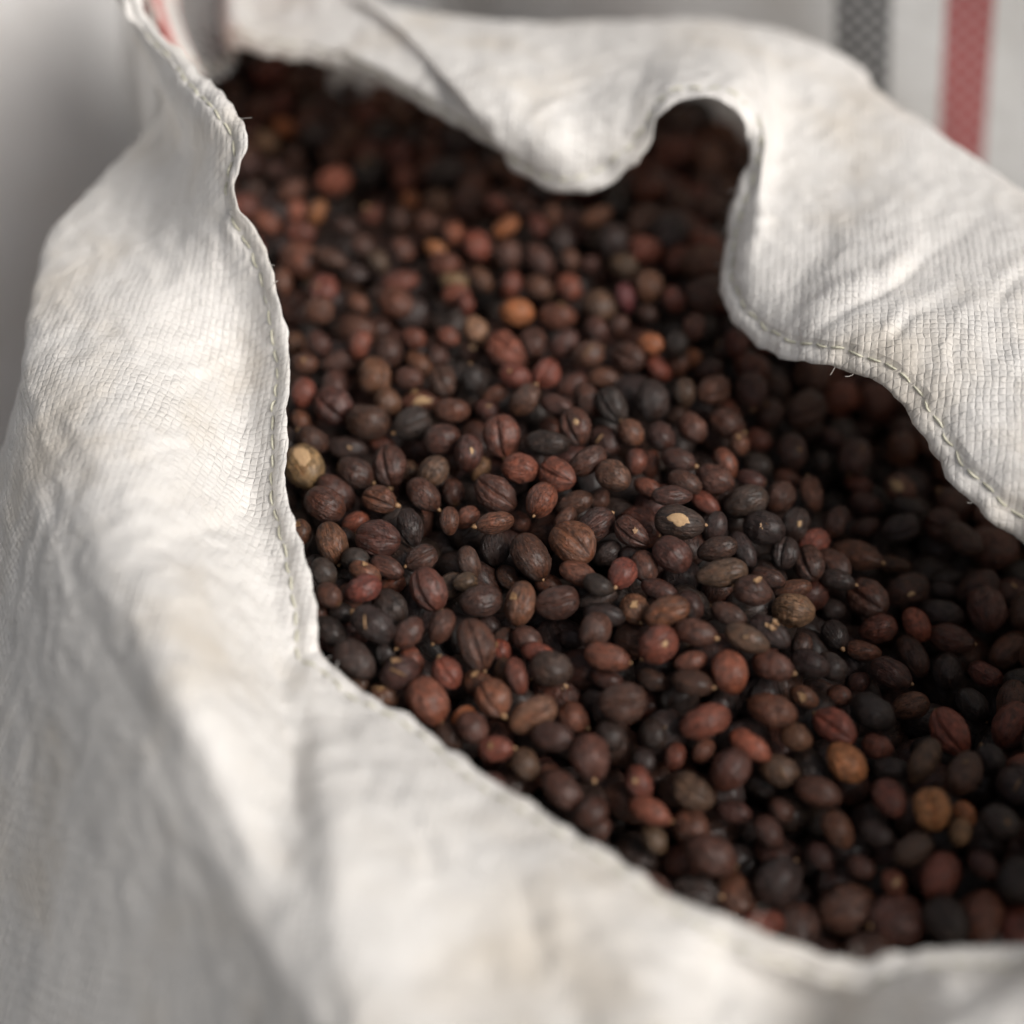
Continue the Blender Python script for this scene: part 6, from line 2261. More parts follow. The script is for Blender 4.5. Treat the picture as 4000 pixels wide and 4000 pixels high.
1174 5209 -556 722 -478 -41 498 267 196 184 1 2 0 0
1311 5180 -709 350 918 186 -29 251 186 173 0 1 0 0
1548 5190 -801 135 -337 -905 -223 299 244 231 0 0 0 0
1764 5150 -927 328 469 654 494 277 236 221 1 1 0 0
1983 5200 -1032 16 -144 -783 605 248 205 193 0 2 0 0
-2469 5402 -556 666 216 -336 -630 251 189 167 1 1 0 0
-2234 5330 -519 57 681 -727 -64 302 242 229 0 1 0 0
-1994 5371 -568 49 -236 243 939 275 218 210 0 2 0 0
-1806 5333 -453 94 -452 36 -886 271 214 188 1 1 1 0
-1534 5388 -518 262 -652 -577 -416 275 201 175 0 1 0 0
-1346 5386 -557 62 689 719 66 265 194 187 0 2 0 0
-1162 5397 -707 495 368 58 785 300 225 216 0 1 -1 0
-946 5352 -624 524 -63 -454 718 277 217 187 1 1 0 0
-755 5337 -724 358 731 -412 -409 269 204 194 1 0 0 0
-495 5410 -558 700 -608 -345 -145 275 233 210 1 0 0 0
-260 5425 -536 195 843 -494 -88 256 217 197 0 0 0 0
-36 5474 -521 208 -348 903 -144 279 224 214 0 0 0 0
339 5410 -464 189 310 801 477 289 248 242 1 0 0 0
573 5427 -501 259 716 -648 9 280 236 217 0 0 -1 0
774 5404 -615 806 522 -153 -233 283 240 233 1 1 0 0
1038 5367 -597 104 -590 -697 394 262 194 175 0 2 -1 0
1209 5421 -664 882 43 72 464 246 188 170 1 0 0 0
1352 5362 -805 268 -867 413 76 262 225 210 1 0 -1 0
1651 5377 -921 251 838 -391 288 276 235 230 0 0 0 0
1846 5374 -989 218 625 -683 -310 261 208 195 0 0 1 0
2064 5398 -1071 480 -46 -419 -769 273 208 195 0 0 0 0
-2342 5577 -527 657 541 -230 -471 277 221 207 0 2 0 0
-2122 5559 -584 449 -548 -215 -672 296 245 215 0 2 0 0
-1895 5544 -520 965 253 -67 24 246 181 163 0 2 -1 0
-1683 5514 -582 448 -375 396 -709 284 237 228 0 0 -1 0
-1464 5550 -593 196 -456 829 259 259 203 176 0 1 -1 0
-1272 5596 -669 15 346 -899 268 248 205 190 0 1 0 0
-1069 5588 -579 824 357 13 -440 299 230 206 0 0 1 0
-815 5563 -636 211 96 -121 965 287 235 202 0 1 0 0
-576 5585 -675 830 -38 -177 527 281 216 198 0 1 1 0
-374 5628 -603 82 -707 -335 618 278 226 201 0 0 0 0
687 5643 -584 382 -270 753 -464 296 231 200 0 0 0 0
885 5591 -540 563 -583 -490 321 256 208 182 0 2 0 0
1066 5602 -584 513 508 438 535 254 188 176 0 1 0 0
1269 5600 -787 13 -838 545 -16 277 211 199 0 0 0 0
1502 5532 -795 359 449 598 559 300 252 243 1 0 0 0
1772 5573 -945 585 763 7 274 273 223 196 0 2 0 0
1970 5577 -1018 404 327 789 328 256 205 179 0 2 -1 0
-2427 5771 -637 886 -395 92 -227 275 203 194 0 0 1 0
-2234 5811 -494 606 -792 -54 -44 294 219 208 0 1 0 0
-2012 5713 -436 700 673 142 190 284 216 197 1 0 0 0
-1793 5729 -551 235 -135 897 350 303 247 238 1 1 0 0
-1556 5715 -526 424 630 -617 206 253 209 181 1 2 0 0
-1332 5743 -506 382 754 327 423 269 221 212 0 1 0 0
-1104 5829 -510 168 236 866 408 291 225 213 0 1 0 0
-940 5767 -685 634 608 164 448 290 250 237 0 1 0 0
-706 5729 -572 918 -350 21 187 256 196 171 0 0 0 0
984 5787 -655 634 660 352 195 263 216 193 0 2 0 0
1210 5741 -623 365 -652 626 -222 253 191 174 1 1 0 0
1430 5764 -799 933 -277 -104 204 266 220 205 0 1 1 0
1663 5742 -832 655 264 -229 -669 300 256 232 0 1 0 0
-2571 5966 -610 563 -472 428 -527 257 213 208 0 0 0 0
-2353 5994 -611 396 -406 439 -697 301 244 213 1 1 0 0
-2127 5964 -590 183 280 793 509 249 209 186 1 2 -1 0
-1916 5944 -495 585 -616 269 -454 303 235 214 1 1 -1 0
-1655 5933 -502 382 493 592 510 279 208 184 0 1 0 0
-1474 5929 -562 602 431 -201 -642 281 218 194 1 2 0 0
-1293 5928 -646 739 336 -320 -488 280 228 203 0 1 0 0
-961 5957 -584 435 -675 6 -595 256 190 170 0 0 0 0
-763 5924 -639 213 38 253 943 252 203 197 0 2 0 0
1323 5962 -718 776 -330 280 -458 300 226 199 0 0 0 0
1559 5974 -848 694 -243 -258 626 253 205 200 0 0 -1 0
-2465 6162 -566 236 301 203 -901 249 194 177 0 2 0 0
-2222 6160 -482 172 -568 -804 42 267 212 189 1 1 0 0
-2007 6183 -523 791 562 -99 -221 264 200 187 1 1 -1 0
-1773 6156 -475 147 528 -667 -505 296 237 223 0 1 0 0
-1540 6144 -484 934 -273 -53 222 265 209 194 1 0 0 0
-1316 6176 -606 588 677 442 -8 300 248 230 0 0 1 0
-1054 6166 -580 156 218 963 -35 294 241 210 0 2 0 0
-2132 6345 -612 257 390 -884 14 261 214 198 0 1 0 0
-1875 6330 -602 322 -342 -526 709 276 214 204 0 0 0 0
1535 -2209 -1011 302 10 943 -136 296 253 222 0 0 0 0
1823 -2106 -965 210 513 623 -553 270 205 186 0 0 0 0
2022 -2188 -914 144 253 -956 21 254 201 181 0 0 0 0
2242 -2150 -898 700 -463 386 -384 270 226 221 0 1 0 0
2498 -2174 -922 866 -83 177 460 270 222 197 0 1 1 0
875 -1979 -926 230 972 -35 -10 277 213 206 1 1 0 0
1128 -1986 -968 935 351 -12 41 263 210 205 0 2 0 0
1442 -1963 -951 264 -909 321 32 265 203 187 0 2 1 0
1691 -1970 -894 353 552 697 291 263 201 180 1 1 -1 0
1879 -1942 -808 673 713 79 180 257 191 182 1 0 0 0
2153 -1925 -833 868 -181 -393 -243 265 194 183 0 1 0 0
2377 -1957 -846 379 106 -712 -582 288 213 190 0 0 0 0
2628 -1958 -901 761 -418 -252 427 272 221 201 0 1 0 0
2867 -1953 -895 74 85 -813 571 250 213 188 1 1 0 0
3123 -1972 -995 705 -441 443 -335 276 209 189 0 1 0 0
301 -1744 -769 534 829 -165 -3 267 207 190 0 0 1 0
599 -1772 -809 887 118 -106 -433 262 200 179 1 0 0 0
825 -1748 -802 907 -147 -207 335 275 204 194 1 0 0 0
1067 -1742 -845 169 970 -67 -159 276 230 208 0 2 0 0
1327 -1745 -842 162 43 -620 -767 281 223 217 0 1 -1 0
1562 -1784 -889 801 329 166 472 271 220 206 1 1 0 0
1769 -1735 -825 136 635 -677 347 274 206 186 0 0 0 0
2012 -1755 -817 756 -148 -46 -636 267 197 184 0 2 -1 0
2275 -1759 -770 133 417 761 480 295 231 217 1 0 0 0
2487 -1749 -827 277 501 745 343 250 208 190 1 2 0 0
2724 -1768 -813 834 -233 498 51 247 193 176 1 1 0 0
3005 -1781 -893 501 -263 -166 808 269 205 176 0 1 -1 0
3235 -1767 -903 529 287 247 759 293 221 203 0 2 0 0
46 -1512 -666 758 651 18 44 260 224 195 0 0 0 0
286 -1529 -673 772 -197 -60 602 300 244 221 0 2 1 0
527 -1529 -707 582 -60 303 752 245 211 198 0 2 1 0
709 -1546 -773 659 -69 -96 743 280 222 196 0 1 0 0
929 -1535 -814 206 2 978 -15 281 236 220 0 0 -1 0
1194 -1552 -837 52 235 104 965 292 230 206 1 2 0 0
1450 -1546 -789 71 11 -994 78 280 226 195 0 1 0 0
1669 -1539 -821 798 151 -333 -479 244 187 166 0 0 0 0
1896 -1540 -796 936 304 -157 -79 298 226 199 0 1 0 0
2145 -1571 -853 1 989 122 -83 256 208 197 1 2 0 0
2371 -1563 -798 685 -360 -594 -220 285 231 207 0 2 0 0
2588 -1582 -860 862 23 -147 -484 248 181 156 0 2 -1 0
2848 -1570 -874 194 445 564 667 297 219 188 1 0 0 0
3086 -1571 -930 6 -216 -28 -976 265 226 216 0 0 -1 0
3340 -1570 -905 251 4 573 780 279 219 195 0 0 0 0
-111 -1365 -615 71 97 424 897 247 185 162 0 2 0 0
130 -1323 -603 947 153 211 -186 294 246 214 1 2 0 0
370 -1281 -663 473 100 -571 -664 248 184 171 0 2 0 0
622 -1305 -707 442 55 855 266 291 212 185 0 1 -1 0
858 -1332 -616 127 -889 -416 143 261 212 197 1 2 0 0
1063 -1348 -698 241 531 -616 -530 286 244 238 0 1 0 0
1353 -1328 -715 977 -199 -48 54 264 224 200 1 0 0 0
1572 -1335 -808 437 291 -351 -776 274 216 196 0 0 0 0
1785 -1335 -776 606 -599 -130 506 279 208 196 0 2 0 0
2004 -1365 -875 45 -597 764 -241 253 189 180 0 0 0 0
2230 -1375 -831 23 93 612 -785 297 232 204 1 0 0 0
2483 -1398 -918 156 975 131 87 268 212 205 0 2 0 0
2723 -1375 -913 32 951 -134 -275 259 204 176 0 1 0 0
2950 -1373 -886 562 -492 -11 665 264 202 174 0 0 0 0
3222 -1362 -965 17 830 -308 465 278 213 186 0 0 0 0
-507 -1168 -555 398 768 436 248 284 234 204 0 2 0 0
-275 -1193 -621 240 95 -193 947 274 212 185 0 1 0 0
-17 -1150 -625 294 -296 652 -633 292 215 185 0 2 0 0
266 -1118 -637 29 -342 829 442 301 235 225 0 0 0 0
498 -1105 -575 675 -625 391 23 259 193 177 0 1 0 0
727 -1155 -575 377 -432 -187 797 287 240 226 0 0 0 0
967 -1110 -559 572 -617 -522 139 277 233 203 0 0 -1 0
1185 -1125 -629 100 282 -953 39 292 218 189 0 2 0 0
1437 -1102 -704 831 -541 84 -96 257 210 184 1 1 0 0
1693 -1128 -823 768 161 -508 -355 256 215 207 0 1 -1 0
1878 -1168 -921 495 246 485 677 251 208 188 0 2 -1 0
2126 -1224 -980 561 -461 508 -464 260 191 172 0 2 0 0
2420 -1132 -1097 2 -201 -904 -376 248 189 167 0 1 -1 0
2637 -1171 -964 611 -561 -436 348 296 238 208 0 1 0 0
2871 -1170 -1005 559 -630 444 -305 279 235 225 0 0 0 0
3098 -1179 -949 811 334 244 414 282 231 203 0 1 0 0
3366 -1144 -942 214 667 -698 -149 261 204 184 0 0 0 0
-1068 -909 -469 861 -273 52 425 250 189 178 0 1 0 0
-821 -943 -484 562 -229 -424 672 271 231 215 0 0 0 0
-597 -896 -487 79 -485 852 -180 285 231 212 1 2 0 0
-347 -948 -519 121 -778 -604 -128 302 250 239 1 2 -1 0
-107 -927 -519 258 226 842 417 258 193 174 0 0 1 0
114 -945 -598 173 -87 -322 927 279 234 221 1 1 0 0
370 -913 -532 92 -235 620 -743 276 220 194 0 0 1 0
598 -922 -580 418 324 -475 -703 250 198 180 0 0 1 0
846 -910 -494 573 -806 67 -134 292 231 201 0 0 0 0
1073 -913 -457 462 -638 499 -360 262 199 185 0 2 -1 0
1286 -893 -561 566 -206 156 -783 299 257 226 1 2 -1 0
1595 -931 -746 366 -225 338 -837 279 220 207 0 2 0 0
1790 -954 -868 797 411 120 -426 249 207 198 0 2 -1 0
2008 -1004 -1053 790 524 -261 -184 280 234 204 1 2 1 0
2258 -969 -1035 229 878 398 137 284 239 228 1 0 -1 0
2484 -931 -1097 467 493 -145 720 245 184 164 0 0 0 0
2744 -966 -1117 574 387 612 383 283 242 232 0 2 0 0
2938 -916 -1000 10 -544 824 -156 290 233 216 0 0 0 0
3188 -937 -1021 633 206 393 635 294 232 220 0 2 0 0
3412 -956 -1054 225 402 -46 -886 293 230 220 0 0 1 0
-976 -721 -468 242 -954 126 -120 289 214 195 0 2 0 0
-719 -722 -469 28 941 257 -220 274 217 195 0 1 1 0
-467 -710 -538 220 266 917 200 290 217 205 0 0 0 0
-206 -711 -508 229 -354 728 -540 286 220 215 0 0 1 0
8 -745 -531 550 61 -631 544 249 189 163 0 1 -1 0
223 -711 -553 816 354 431 -151 272 202 182 0 0 0 0
485 -724 -559 187 -218 -489 823 265 221 201 0 1 0 0
690 -751 -428 960 226 3 163 278 217 199 0 2 0 0
918 -717 -513 305 258 113 910 281 206 185 1 1 -1 0
1157 -706 -510 916 325 -92 218 264 226 209 0 0 0 0
1452 -762 -692 374 -605 617 -337 287 242 215 0 0 0 0
1600 -694 -836 279 742 566 225 287 211 189 0 0 -1 0
1864 -797 -1042 515 -73 103 -848 282 231 207 0 2 1 0
2106 -738 -1076 357 511 397 673 252 206 184 0 0 0 0
2318 -755 -1132 320 166 -231 -904 249 190 183 1 0 1 0
2583 -689 -1225 287 -775 557 86 286 223 208 0 0 0 0
2813 -720 -1097 354 77 -910 -200 300 237 226 0 2 1 0
3060 -762 -1166 319 659 -654 -191 298 227 200 0 0 0 0
3314 -738 -1036 286 853 -432 -71 278 227 198 0 0 -1 0
3567 -759 -1045 475 157 465 -730 257 217 200 0 2 0 0
-1000 -498 -426 315 236 741 -544 261 192 168 0 2 0 0
-816 -563 -447 433 767 469 -65 250 193 168 0 2 0 0
-567 -550 -420 753 584 -285 101 270 228 204 1 1 0 0
-323 -494 -503 129 402 -843 332 264 197 187 0 0 0 0
-115 -480 -602 335 818 384 266 282 222 206 0 0 -1 0
120 -532 -566 110 41 -188 975 284 216 203 0 1 0 0
363 -520 -547 405 524 -365 655 298 252 228 0 1 1 0
618 -533 -502 419 -91 66 -901 298 226 221 0 1 0 0
878 -493 -438 272 333 759 488 267 209 182 0 0 0 0
1082 -523 -432 585 443 327 596 245 199 195 1 2 0 0
1335 -548 -577 268 -833 -315 367 271 227 196 0 0 0 0
1485 -500 -737 629 -107 441 -632 295 223 216 0 1 -1 0
1773 -576 -908 422 -595 -683 -29 287 228 205 0 2 0 0
1967 -515 -1082 324 802 480 147 301 257 222 0 1 -1 0
2237 -535 -1179 112 167 -786 -585 260 215 189 0 0 0 0
2471 -499 -1104 701 10 -124 702 254 210 193 0 2 0 0
2698 -492 -1179 440 -870 214 -62 295 249 227 1 1 -1 0
2956 -524 -1093 948 212 -49 -232 301 257 238 0 2 0 0
3203 -494 -1036 450 132 -145 871 298 237 211 0 1 -1 0
3446 -562 -1076 759 194 -281 -555 291 225 213 1 1 0 0
-1235 -312 -468 156 269 -176 934 268 216 205 0 0 1 0
-951 -316 -480 503 -168 209 822 254 209 201 0 0 -1 0
-702 -337 -461 67 -596 -757 -260 303 233 213 0 0 0 0
-474 -323 -584 498 -757 378 -191 299 248 237 0 1 0 0
-200 -299 -512 280 526 -686 417 248 207 187 0 1 0 0
46 -273 -617 488 762 396 157 274 211 183 1 1 0 0
243 -315 -520 529 -645 456 -311 253 202 184 1 1 1 0
466 -315 -515 343 193 644 -656 278 237 214 0 2 -1 0
716 -311 -450 174 -180 -431 -867 302 234 205 0 1 0 0
977 -281 -429 41 -249 523 814 254 190 181 0 0 0 0
1190 -362 -537 195 -335 -890 -242 298 238 218 0 1 0 0
1351 -287 -691 754 -551 149 -325 252 196 191 1 2 0 0
1660 -349 -835 895 -392 153 148 287 225 217 1 0 0 0
1894 -308 -971 905 -237 320 151 292 235 216 0 2 0 0
2134 -311 -1096 75 1 996 -53 291 213 194 0 0 -1 0
2367 -332 -1189 330 -173 -100 -923 270 229 202 0 1 -1 0
2594 -298 -1114 198 113 -968 -109 278 214 184 0 1 0 0
2854 -315 -1180 636 -507 437 -384 248 210 182 0 0 0 0
3076 -310 -1148 184 -89 342 917 275 222 213 0 0 -1 0
3337 -339 -1050 743 435 -508 34 246 209 201 0 0 -1 0
3576 -348 -1093 163 -595 458 -640 284 227 212 0 1 0 0
-1285 -130 -525 170 212 118 955 254 203 178 0 1 1 0
-1058 -134 -537 431 783 430 126 264 198 174 0 0 0 0
-851 -129 -476 772 85 -364 -515 263 202 189 0 0 0 0
-577 -96 -511 136 -977 140 -80 272 231 199 0 0 1 0
-325 -92 -518 811 -550 -150 -129 270 230 214 0 0 -1 0
-109 -102 -517 733 -183 -31 -654 246 196 177 1 0 0 0
139 -97 -535 950 -1 261 -171 249 210 181 0 0 0 0
356 -115 -479 311 326 -411 792 300 250 223 1 2 -1 0
617 -114 -458 965 128 166 155 300 254 227 0 1 0 0
844 -107 -432 586 379 199 688 262 205 189 0 1 1 0
1114 -110 -514 441 35 -13 897 295 221 199 0 0 0 0
1337 -108 -550 34 914 -364 -173 251 209 183 0 0 -1 0
1555 -147 -750 638 -248 -16 -729 292 250 230 0 2 0 0
1767 -102 -878 704 685 100 159 277 205 192 0 1 0 0
2035 -108 -996 503 51 -32 -862 261 200 193 0 1 1 0
2199 -125 -1171 785 559 14 -268 302 224 217 0 0 0 0
2472 -125 -1160 102 149 754 -632 291 230 214 0 0 0 0
2740 -102 -1134 305 102 890 324 301 258 224 1 1 1 0
2973 -99 -1076 131 -711 -690 38 285 224 206 0 0 0 0
3199 -122 -1102 144 -113 580 -794 279 228 197 0 1 0 0
3462 -139 -1088 721 -288 138 -615 260 222 200 1 1 0 0
3683 -134 -1083 281 -163 42 945 273 229 209 1 1 -1 0
-1209 80 -560 506 -483 396 -595 295 232 226 0 0 0 0
-899 102 -477 400 144 679 599 262 202 182 1 0 0 0
-698 117 -520 275 856 340 275 244 191 166 0 1 0 0
-498 79 -592 423 822 -363 -115 265 217 201 1 0 0 0
-218 108 -500 62 189 841 -503 289 243 217 0 0 0 0
8 80 -458 537 440 387 607 264 218 189 1 1 1 0
215 80 -393 745 313 181 561 264 194 181 0 2 0 0
495 138 -488 346 -250 744 -514 275 226 221 1 0 -1 0
728 130 -429 867 5 28 497 297 250 233 0 0 -1 0
934 92 -521 83 -555 -606 564 294 215 204 1 2 0 0
1208 123 -552 585 -537 -498 348 302 251 231 0 2 0 0
1385 122 -684 663 -55 456 -591 270 227 207 1 2 0 0
1640 84 -813 628 498 -446 -399 263 208 193 0 1 0 0
1913 92 -927 293 -634 -497 515 277 203 199 0 0 0 0
2126 101 -1042 473 -163 -652 569 285 221 207 0 1 0 0
2333 80 -1113 615 -342 275 -655 302 225 200 0 1 -1 0
2627 92 -1132 169 280 -927 -181 263 201 183 0 1 0 0
2860 114 -1175 406 -730 494 -243 275 221 193 1 0 0 0
3103 99 -1141 877 239 78 409 256 218 201 0 1 1 0
3342 79 -1147 149 718 -574 -364 298 221 206 0 2 0 0
3570 91 -1135 317 244 -700 -591 301 237 215 0 0 -1 0
3799 38 -1147 25 893 -162 419 261 222 215 0 0 0 0
-1317 290 -516 137 -142 128 -972 266 205 197 0 1 -1 0
-1058 285 -531 524 285 490 -635 291 247 221 0 1 0 0
-822 248 -593 171 62 237 954 252 190 186 0 0 0 0
-604 292 -597 542 725 -221 -363 245 208 201 0 2 0 0
-374 309 -530 60 57 894 439 294 226 219 0 2 0 0
-101 307 -510 500 804 -223 -234 300 246 239 1 2 0 0
106 286 -419 610 -226 -289 702 247 188 184 1 1 0 0
357 265 -436 783 -431 -429 130 277 212 183 0 0 0 0
628 320 -409 877 -377 59 291 252 203 181 0 1 0 0
838 323 -544 733 43 -35 -678 253 186 166 0 2 0 0
1056 309 -546 331 663 70 -668 304 235 216 1 2 0 0
1287 336 -607 949 33 116 -291 252 205 193 0 2 0 0
1526 284 -792 191 -37 -478 856 246 187 173 0 2 0 0
1741 323 -889 130 258 -605 742 273 204 199 0 2 0 0
2024 293 -949 774 -320 417 354 258 207 180 0 2 1 0
2235 321 -1087 222 -973 28 50 295 249 227 0 2 0 0
2484 290 -1136 329 -127 239 -905 265 215 200 0 1 -1 0
2717 288 -1120 10 129 -12 -992 249 205 185 0 0 0 0
2963 287 -1147 276 -284 -604 692 281 207 181 0 2 -1 0
3237 291 -1159 891 -288 281 208 270 212 185 0 0 -1 0
3457 312 -1162 437 501 544 512 296 233 212 0 1 0 0
3670 309 -1068 73 21 396 -915 278 221 210 0 2 -1 0
-1418 443 -486 780 440 441 60 256 190 180 0 2 1 0
-1196 485 -555 410 51 308 857 287 238 220 0 2 0 0
-939 462 -583 695 703 -23 -148 271 211 198 1 1 1 0
-727 490 -619 562 606 -399 -398 256 196 190 0 1 1 0
-457 534 -512 268 -486 726 -406 268 227 221 0 2 0 0
-198 555 -507 464 312 525 641 244 207 181 0 2 0 0
-1 532 -514 724 -152 -53 -670 299 221 207 0 2 -1 0
252 441 -460 649 -184 -88 -733 261 213 189 0 2 0 0
451 525 -392 88 329 -847 408 287 234 206 0 1 0 0
719 496 -499 924 360 103 72 247 203 188 0 1 0 0
978 498 -530 552 774 295 -100 265 194 187 0 1 0 0
1187 540 -637 639 -692 311 -125 256 215 208 1 1 0 0
1390 476 -737 297 -634 696 -158 289 239 213 0 2 -1 0
1612 483 -812 880 -337 -13 335 286 241 224 0 0 0 0
1912 479 -973 443 -462 566 -519 272 214 206 0 2 -1 0
2096 543 -1056 535 -193 -78 819 297 227 221 0 1 -1 0
2343 547 -1090 634 688 316 160 290 213 206 0 2 -1 0
2590 499 -1132 233 32 508 -828 261 194 179 1 1 0 0
2836 485 -1134 147 -211 817 -516 288 220 207 0 2 0 0
3104 471 -1150 873 -176 -136 435 297 252 246 0 0 -1 0
3347 520 -1130 150 2 988 26 245 197 188 0 1 1 0
3610 491 -1173 585 427 -46 688 270 215 190 0 0 -1 0
3821 491 -1136 659 98 -308 680 302 258 243 0 0 0 0
-1286 716 -562 57 549 -765 332 279 208 180 0 1 -1 0
-1073 655 -586 523 170 333 766 246 208 195 0 2 -1 0
-866 729 -598 474 -583 -440 491 301 243 236 0 1 0 0
-542 720 -661 32 -839 543 -6 262 221 190 1 1 0 0
-360 744 -459 2 961 225 159 245 193 171 1 1 0 0
-82 731 -450 710 54 697 85 252 197 187 0 1 0 0
166 658 -438 376 494 -754 215 297 248 236 0 2 0 0
386 730 -489 205 536 -180 -799 278 234 208 0 2 0 0
620 694 -508 59 890 -285 -352 297 239 212 0 0 0 0
866 674 -479 685 -679 145 -221 277 207 189 0 0 0 0
1030 714 -588 132 -936 320 -58 251 188 163 1 2 -1 0
1280 705 -663 155 43 288 944 246 194 169 0 0 0 0
1510 688 -744 124 -207 -332 912 298 251 222 0 1 -1 0
1741 687 -937 161 -900 -362 183 296 244 228 1 0 0 0
1981 725 -945 509 -555 -92 652 297 246 220 0 2 0 0
2281 719 -1042 910 341 117 205 259 191 175 0 1 0 0
2522 661 -1040 244 -581 58 -775 253 188 181 0 1 0 0
2720 678 -1143 953 -181 146 195 249 184 163 0 0 0 0
2960 671 -1165 617 743 -89 -244 275 216 190 0 0 0 0
3224 707 -1129 348 -248 904 4 273 231 214 0 0 0 0
3443 704 -1203 171 683 -660 262 265 226 217 0 2 0 0
3662 711 -1115 572 790 9 219 278 209 181 0 2 -1 0
-1398 885 -531 44 133 -964 -224 252 204 198 0 0 0 0
-1116 905 -540 343 -527 -675 385 302 229 209 0 0 0 0
-926 968 -608 895 375 -224 -86 264 195 181 1 2 0 0
-703 919 -533 940 67 -62 -329 255 194 176 1 1 1 0
-489 922 -573 173 -377 487 -769 244 180 162 0 2 1 0
-221 909 -517 960 96 14 263 254 200 192 0 0 0 0
46 889 -492 381 79 -141 910 299 246 230 0 1 1 0
278 931 -448 415 160 816 369 273 215 187 0 2 0 0
488 916 -527 225 179 781 555 286 224 199 0 0 1 0
741 882 -522 628 -335 555 -432 276 227 198 0 1 0 0
950 896 -563 974 11 35 225 248 195 177 0 1 0 0
1172 889 -580 497 641 409 417 286 218 207 0 1 0 0
1398 918 -724 350 432 -499 -665 286 240 216 1 0 0 0
1658 877 -848 387 -739 -511 209 263 222 192 0 1 1 0
1863 918 -901 353 582 -239 693 266 223 197 0 0 0 0
2114 879 -1085 85 862 -497 -49 302 244 212 0 1 0 0
2390 917 -1050 712 580 235 -319 291 249 228 0 1 0 0
2598 845 -1151 164 -873 154 -433 288 216 195 0 0 1 0
2843 899 -1159 226 859 -432 -154 286 229 208 0 2 0 0
3074 888 -1158 767 563 77 -299 253 189 182 0 0 -1 0
3301 908 -1129 663 -697 116 -247 268 209 189 0 2 0 0
-1500 1070 -523 278 -294 489 -773 272 199 182 0 1 0 0
-1278 1077 -514 753 -410 238 456 271 227 209 0 1 -1 0
-1062 1127 -548 335 702 -293 556 273 209 183 1 0 -1 0
-816 1117 -506 253 -129 -207 936 253 190 170 1 0 0 0
-600 1163 -496 404 862 -229 202 257 209 200 0 0 0 0
-358 1108 -509 33 632 -767 -105 286 235 206 0 0 0 0
-116 1116 -477 338 890 -291 -99 296 252 246 0 2 -1 0
149 1127 -492 265 -349 541 -718 298 228 218 0 2 0 0
384 1113 -511 196 -336 254 -886 254 203 182 0 2 0 0
623 1102 -464 312 -491 772 -255 295 254 240 0 1 1 0
832 1076 -571 300 54 522 796 264 220 206 1 1 1 0
1069 1119 -575 570 116 -133 -802 300 247 217 1 0 0 0
1314 1143 -638 855 381 275 -221 294 249 228 0 2 0 0
1542 1072 -821 389 611 467 507 265 203 193 0 1 0 0
1753 1092 -904 597 448 59 663 252 214 184 0 2 0 0
1957 1095 -1030 353 -338 -868 87 281 213 192 0 1 1 0
2246 1099 -1081 719 -536 -241 370 285 232 223 1 1 1 0
2471 1139 -1101 335 709 -498 -370 282 229 201 0 2 0 0
2701 1099 -1140 50 910 235 338 291 250 231 0 0 0 0
2960 1105 -1152 962 149 -208 92 293 236 205 0 1 0 0
3203 1143 -1155 838 -175 4 -517 287 229 220 0 1 0 0
3419 1087 -1113 828 -413 -196 324 251 183 179 1 2 1 0
-1461 1297 -505 660 402 551 315 251 199 181 0 0 1 0
-1244 1307 -475 905 -201 -154 341 279 233 220 0 0 1 0
-980 1334 -534 298 335 721 529 294 251 224 0 1 0 0
-669 1334 -575 427 -180 -864 -194 264 201 184 1 0 1 0
-455 1322 -504 83 -55 995 19 260 214 209 0 1 -1 0
-238 1317 -620 688 -492 -4 -533 296 237 224 0 2 0 0
35 1330 -503 755 297 105 575 289 233 219 0 1 0 0
261 1333 -486 569 164 -803 67 264 200 192 0 2 1 0
491 1328 -500 506 -393 -508 576 289 224 200 0 2 0 0
725 1317 -514 745 -648 -37 -154 282 228 214 0 1 0 0
947 1326 -502 584 156 674 424 253 198 176 0 0 1 0
1193 1349 -594 103 -361 886 271 267 211 187 0 0 0 0
1433 1336 -684 909 409 -41 70 275 214 209 0 1 0 0
1633 1316 -821 695 578 47 426 297 226 218 0 2 0 0
1884 1304 -925 909 -267 41 318 297 242 236 1 0 0 0
2121 1311 -1085 567 416 539 463 246 205 194 1 2 0 0
2346 1335 -1154 249 -472 837 -124 301 228 206 0 1 0 0
2628 1326 -1132 491 515 -521 -471 264 212 182 0 0 0 0
2857 1303 -1089 926 335 -23 -172 297 235 214 0 1 0 0
3108 1366 -1083 829 105 -15 550 276 234 207 1 1 0 0
-1542 1504 -536 157 -165 -910 -345 261 202 177 1 2 0 0
-1290 1527 -549 251 179 792 -527 299 247 215 1 1 0 0
-1042 1563 -502 41 -2 96 995 252 187 169 0 0 0 0
-805 1510 -480 358 -376 -294 802 289 235 210 0 0 1 0
-562 1527 -446 600 -740 246 176 292 229 207 1 1 0 0
-343 1528 -529 746 89 -82 -655 276 216 200 0 0 0 0
-126 1478 -501 96 -627 736 237 263 220 198 1 0 0 0
147 1529 -643 912 324 -182 172 267 217 204 0 2 -1 0
388 1498 -589 47 244 -963 105 256 201 186 0 2 0 0
600 1556 -472 580 607 501 208 274 219 189 0 2 0 0
807 1526 -516 190 -355 901 162 273 221 213 1 1 1 0
1099 1511 -474 871 -361 20 -332 284 209 201 0 1 0 0
1362 1510 -610 757 191 455 429 246 200 183 1 2 0 0
1531 1516 -778 476 533 -520 -468 257 213 185 0 0 0 0
1710 1550 -921 664 -12 -190 -723 302 248 229 1 2 -1 0
1932 1518 -1037 368 -722 585 -12 284 222 197 0 0 0 0
2240 1549 -1159 187 120 112 969 250 206 190 1 0 0 0
2492 1532 -1148 435 164 270 843 270 212 185 0 2 0 0
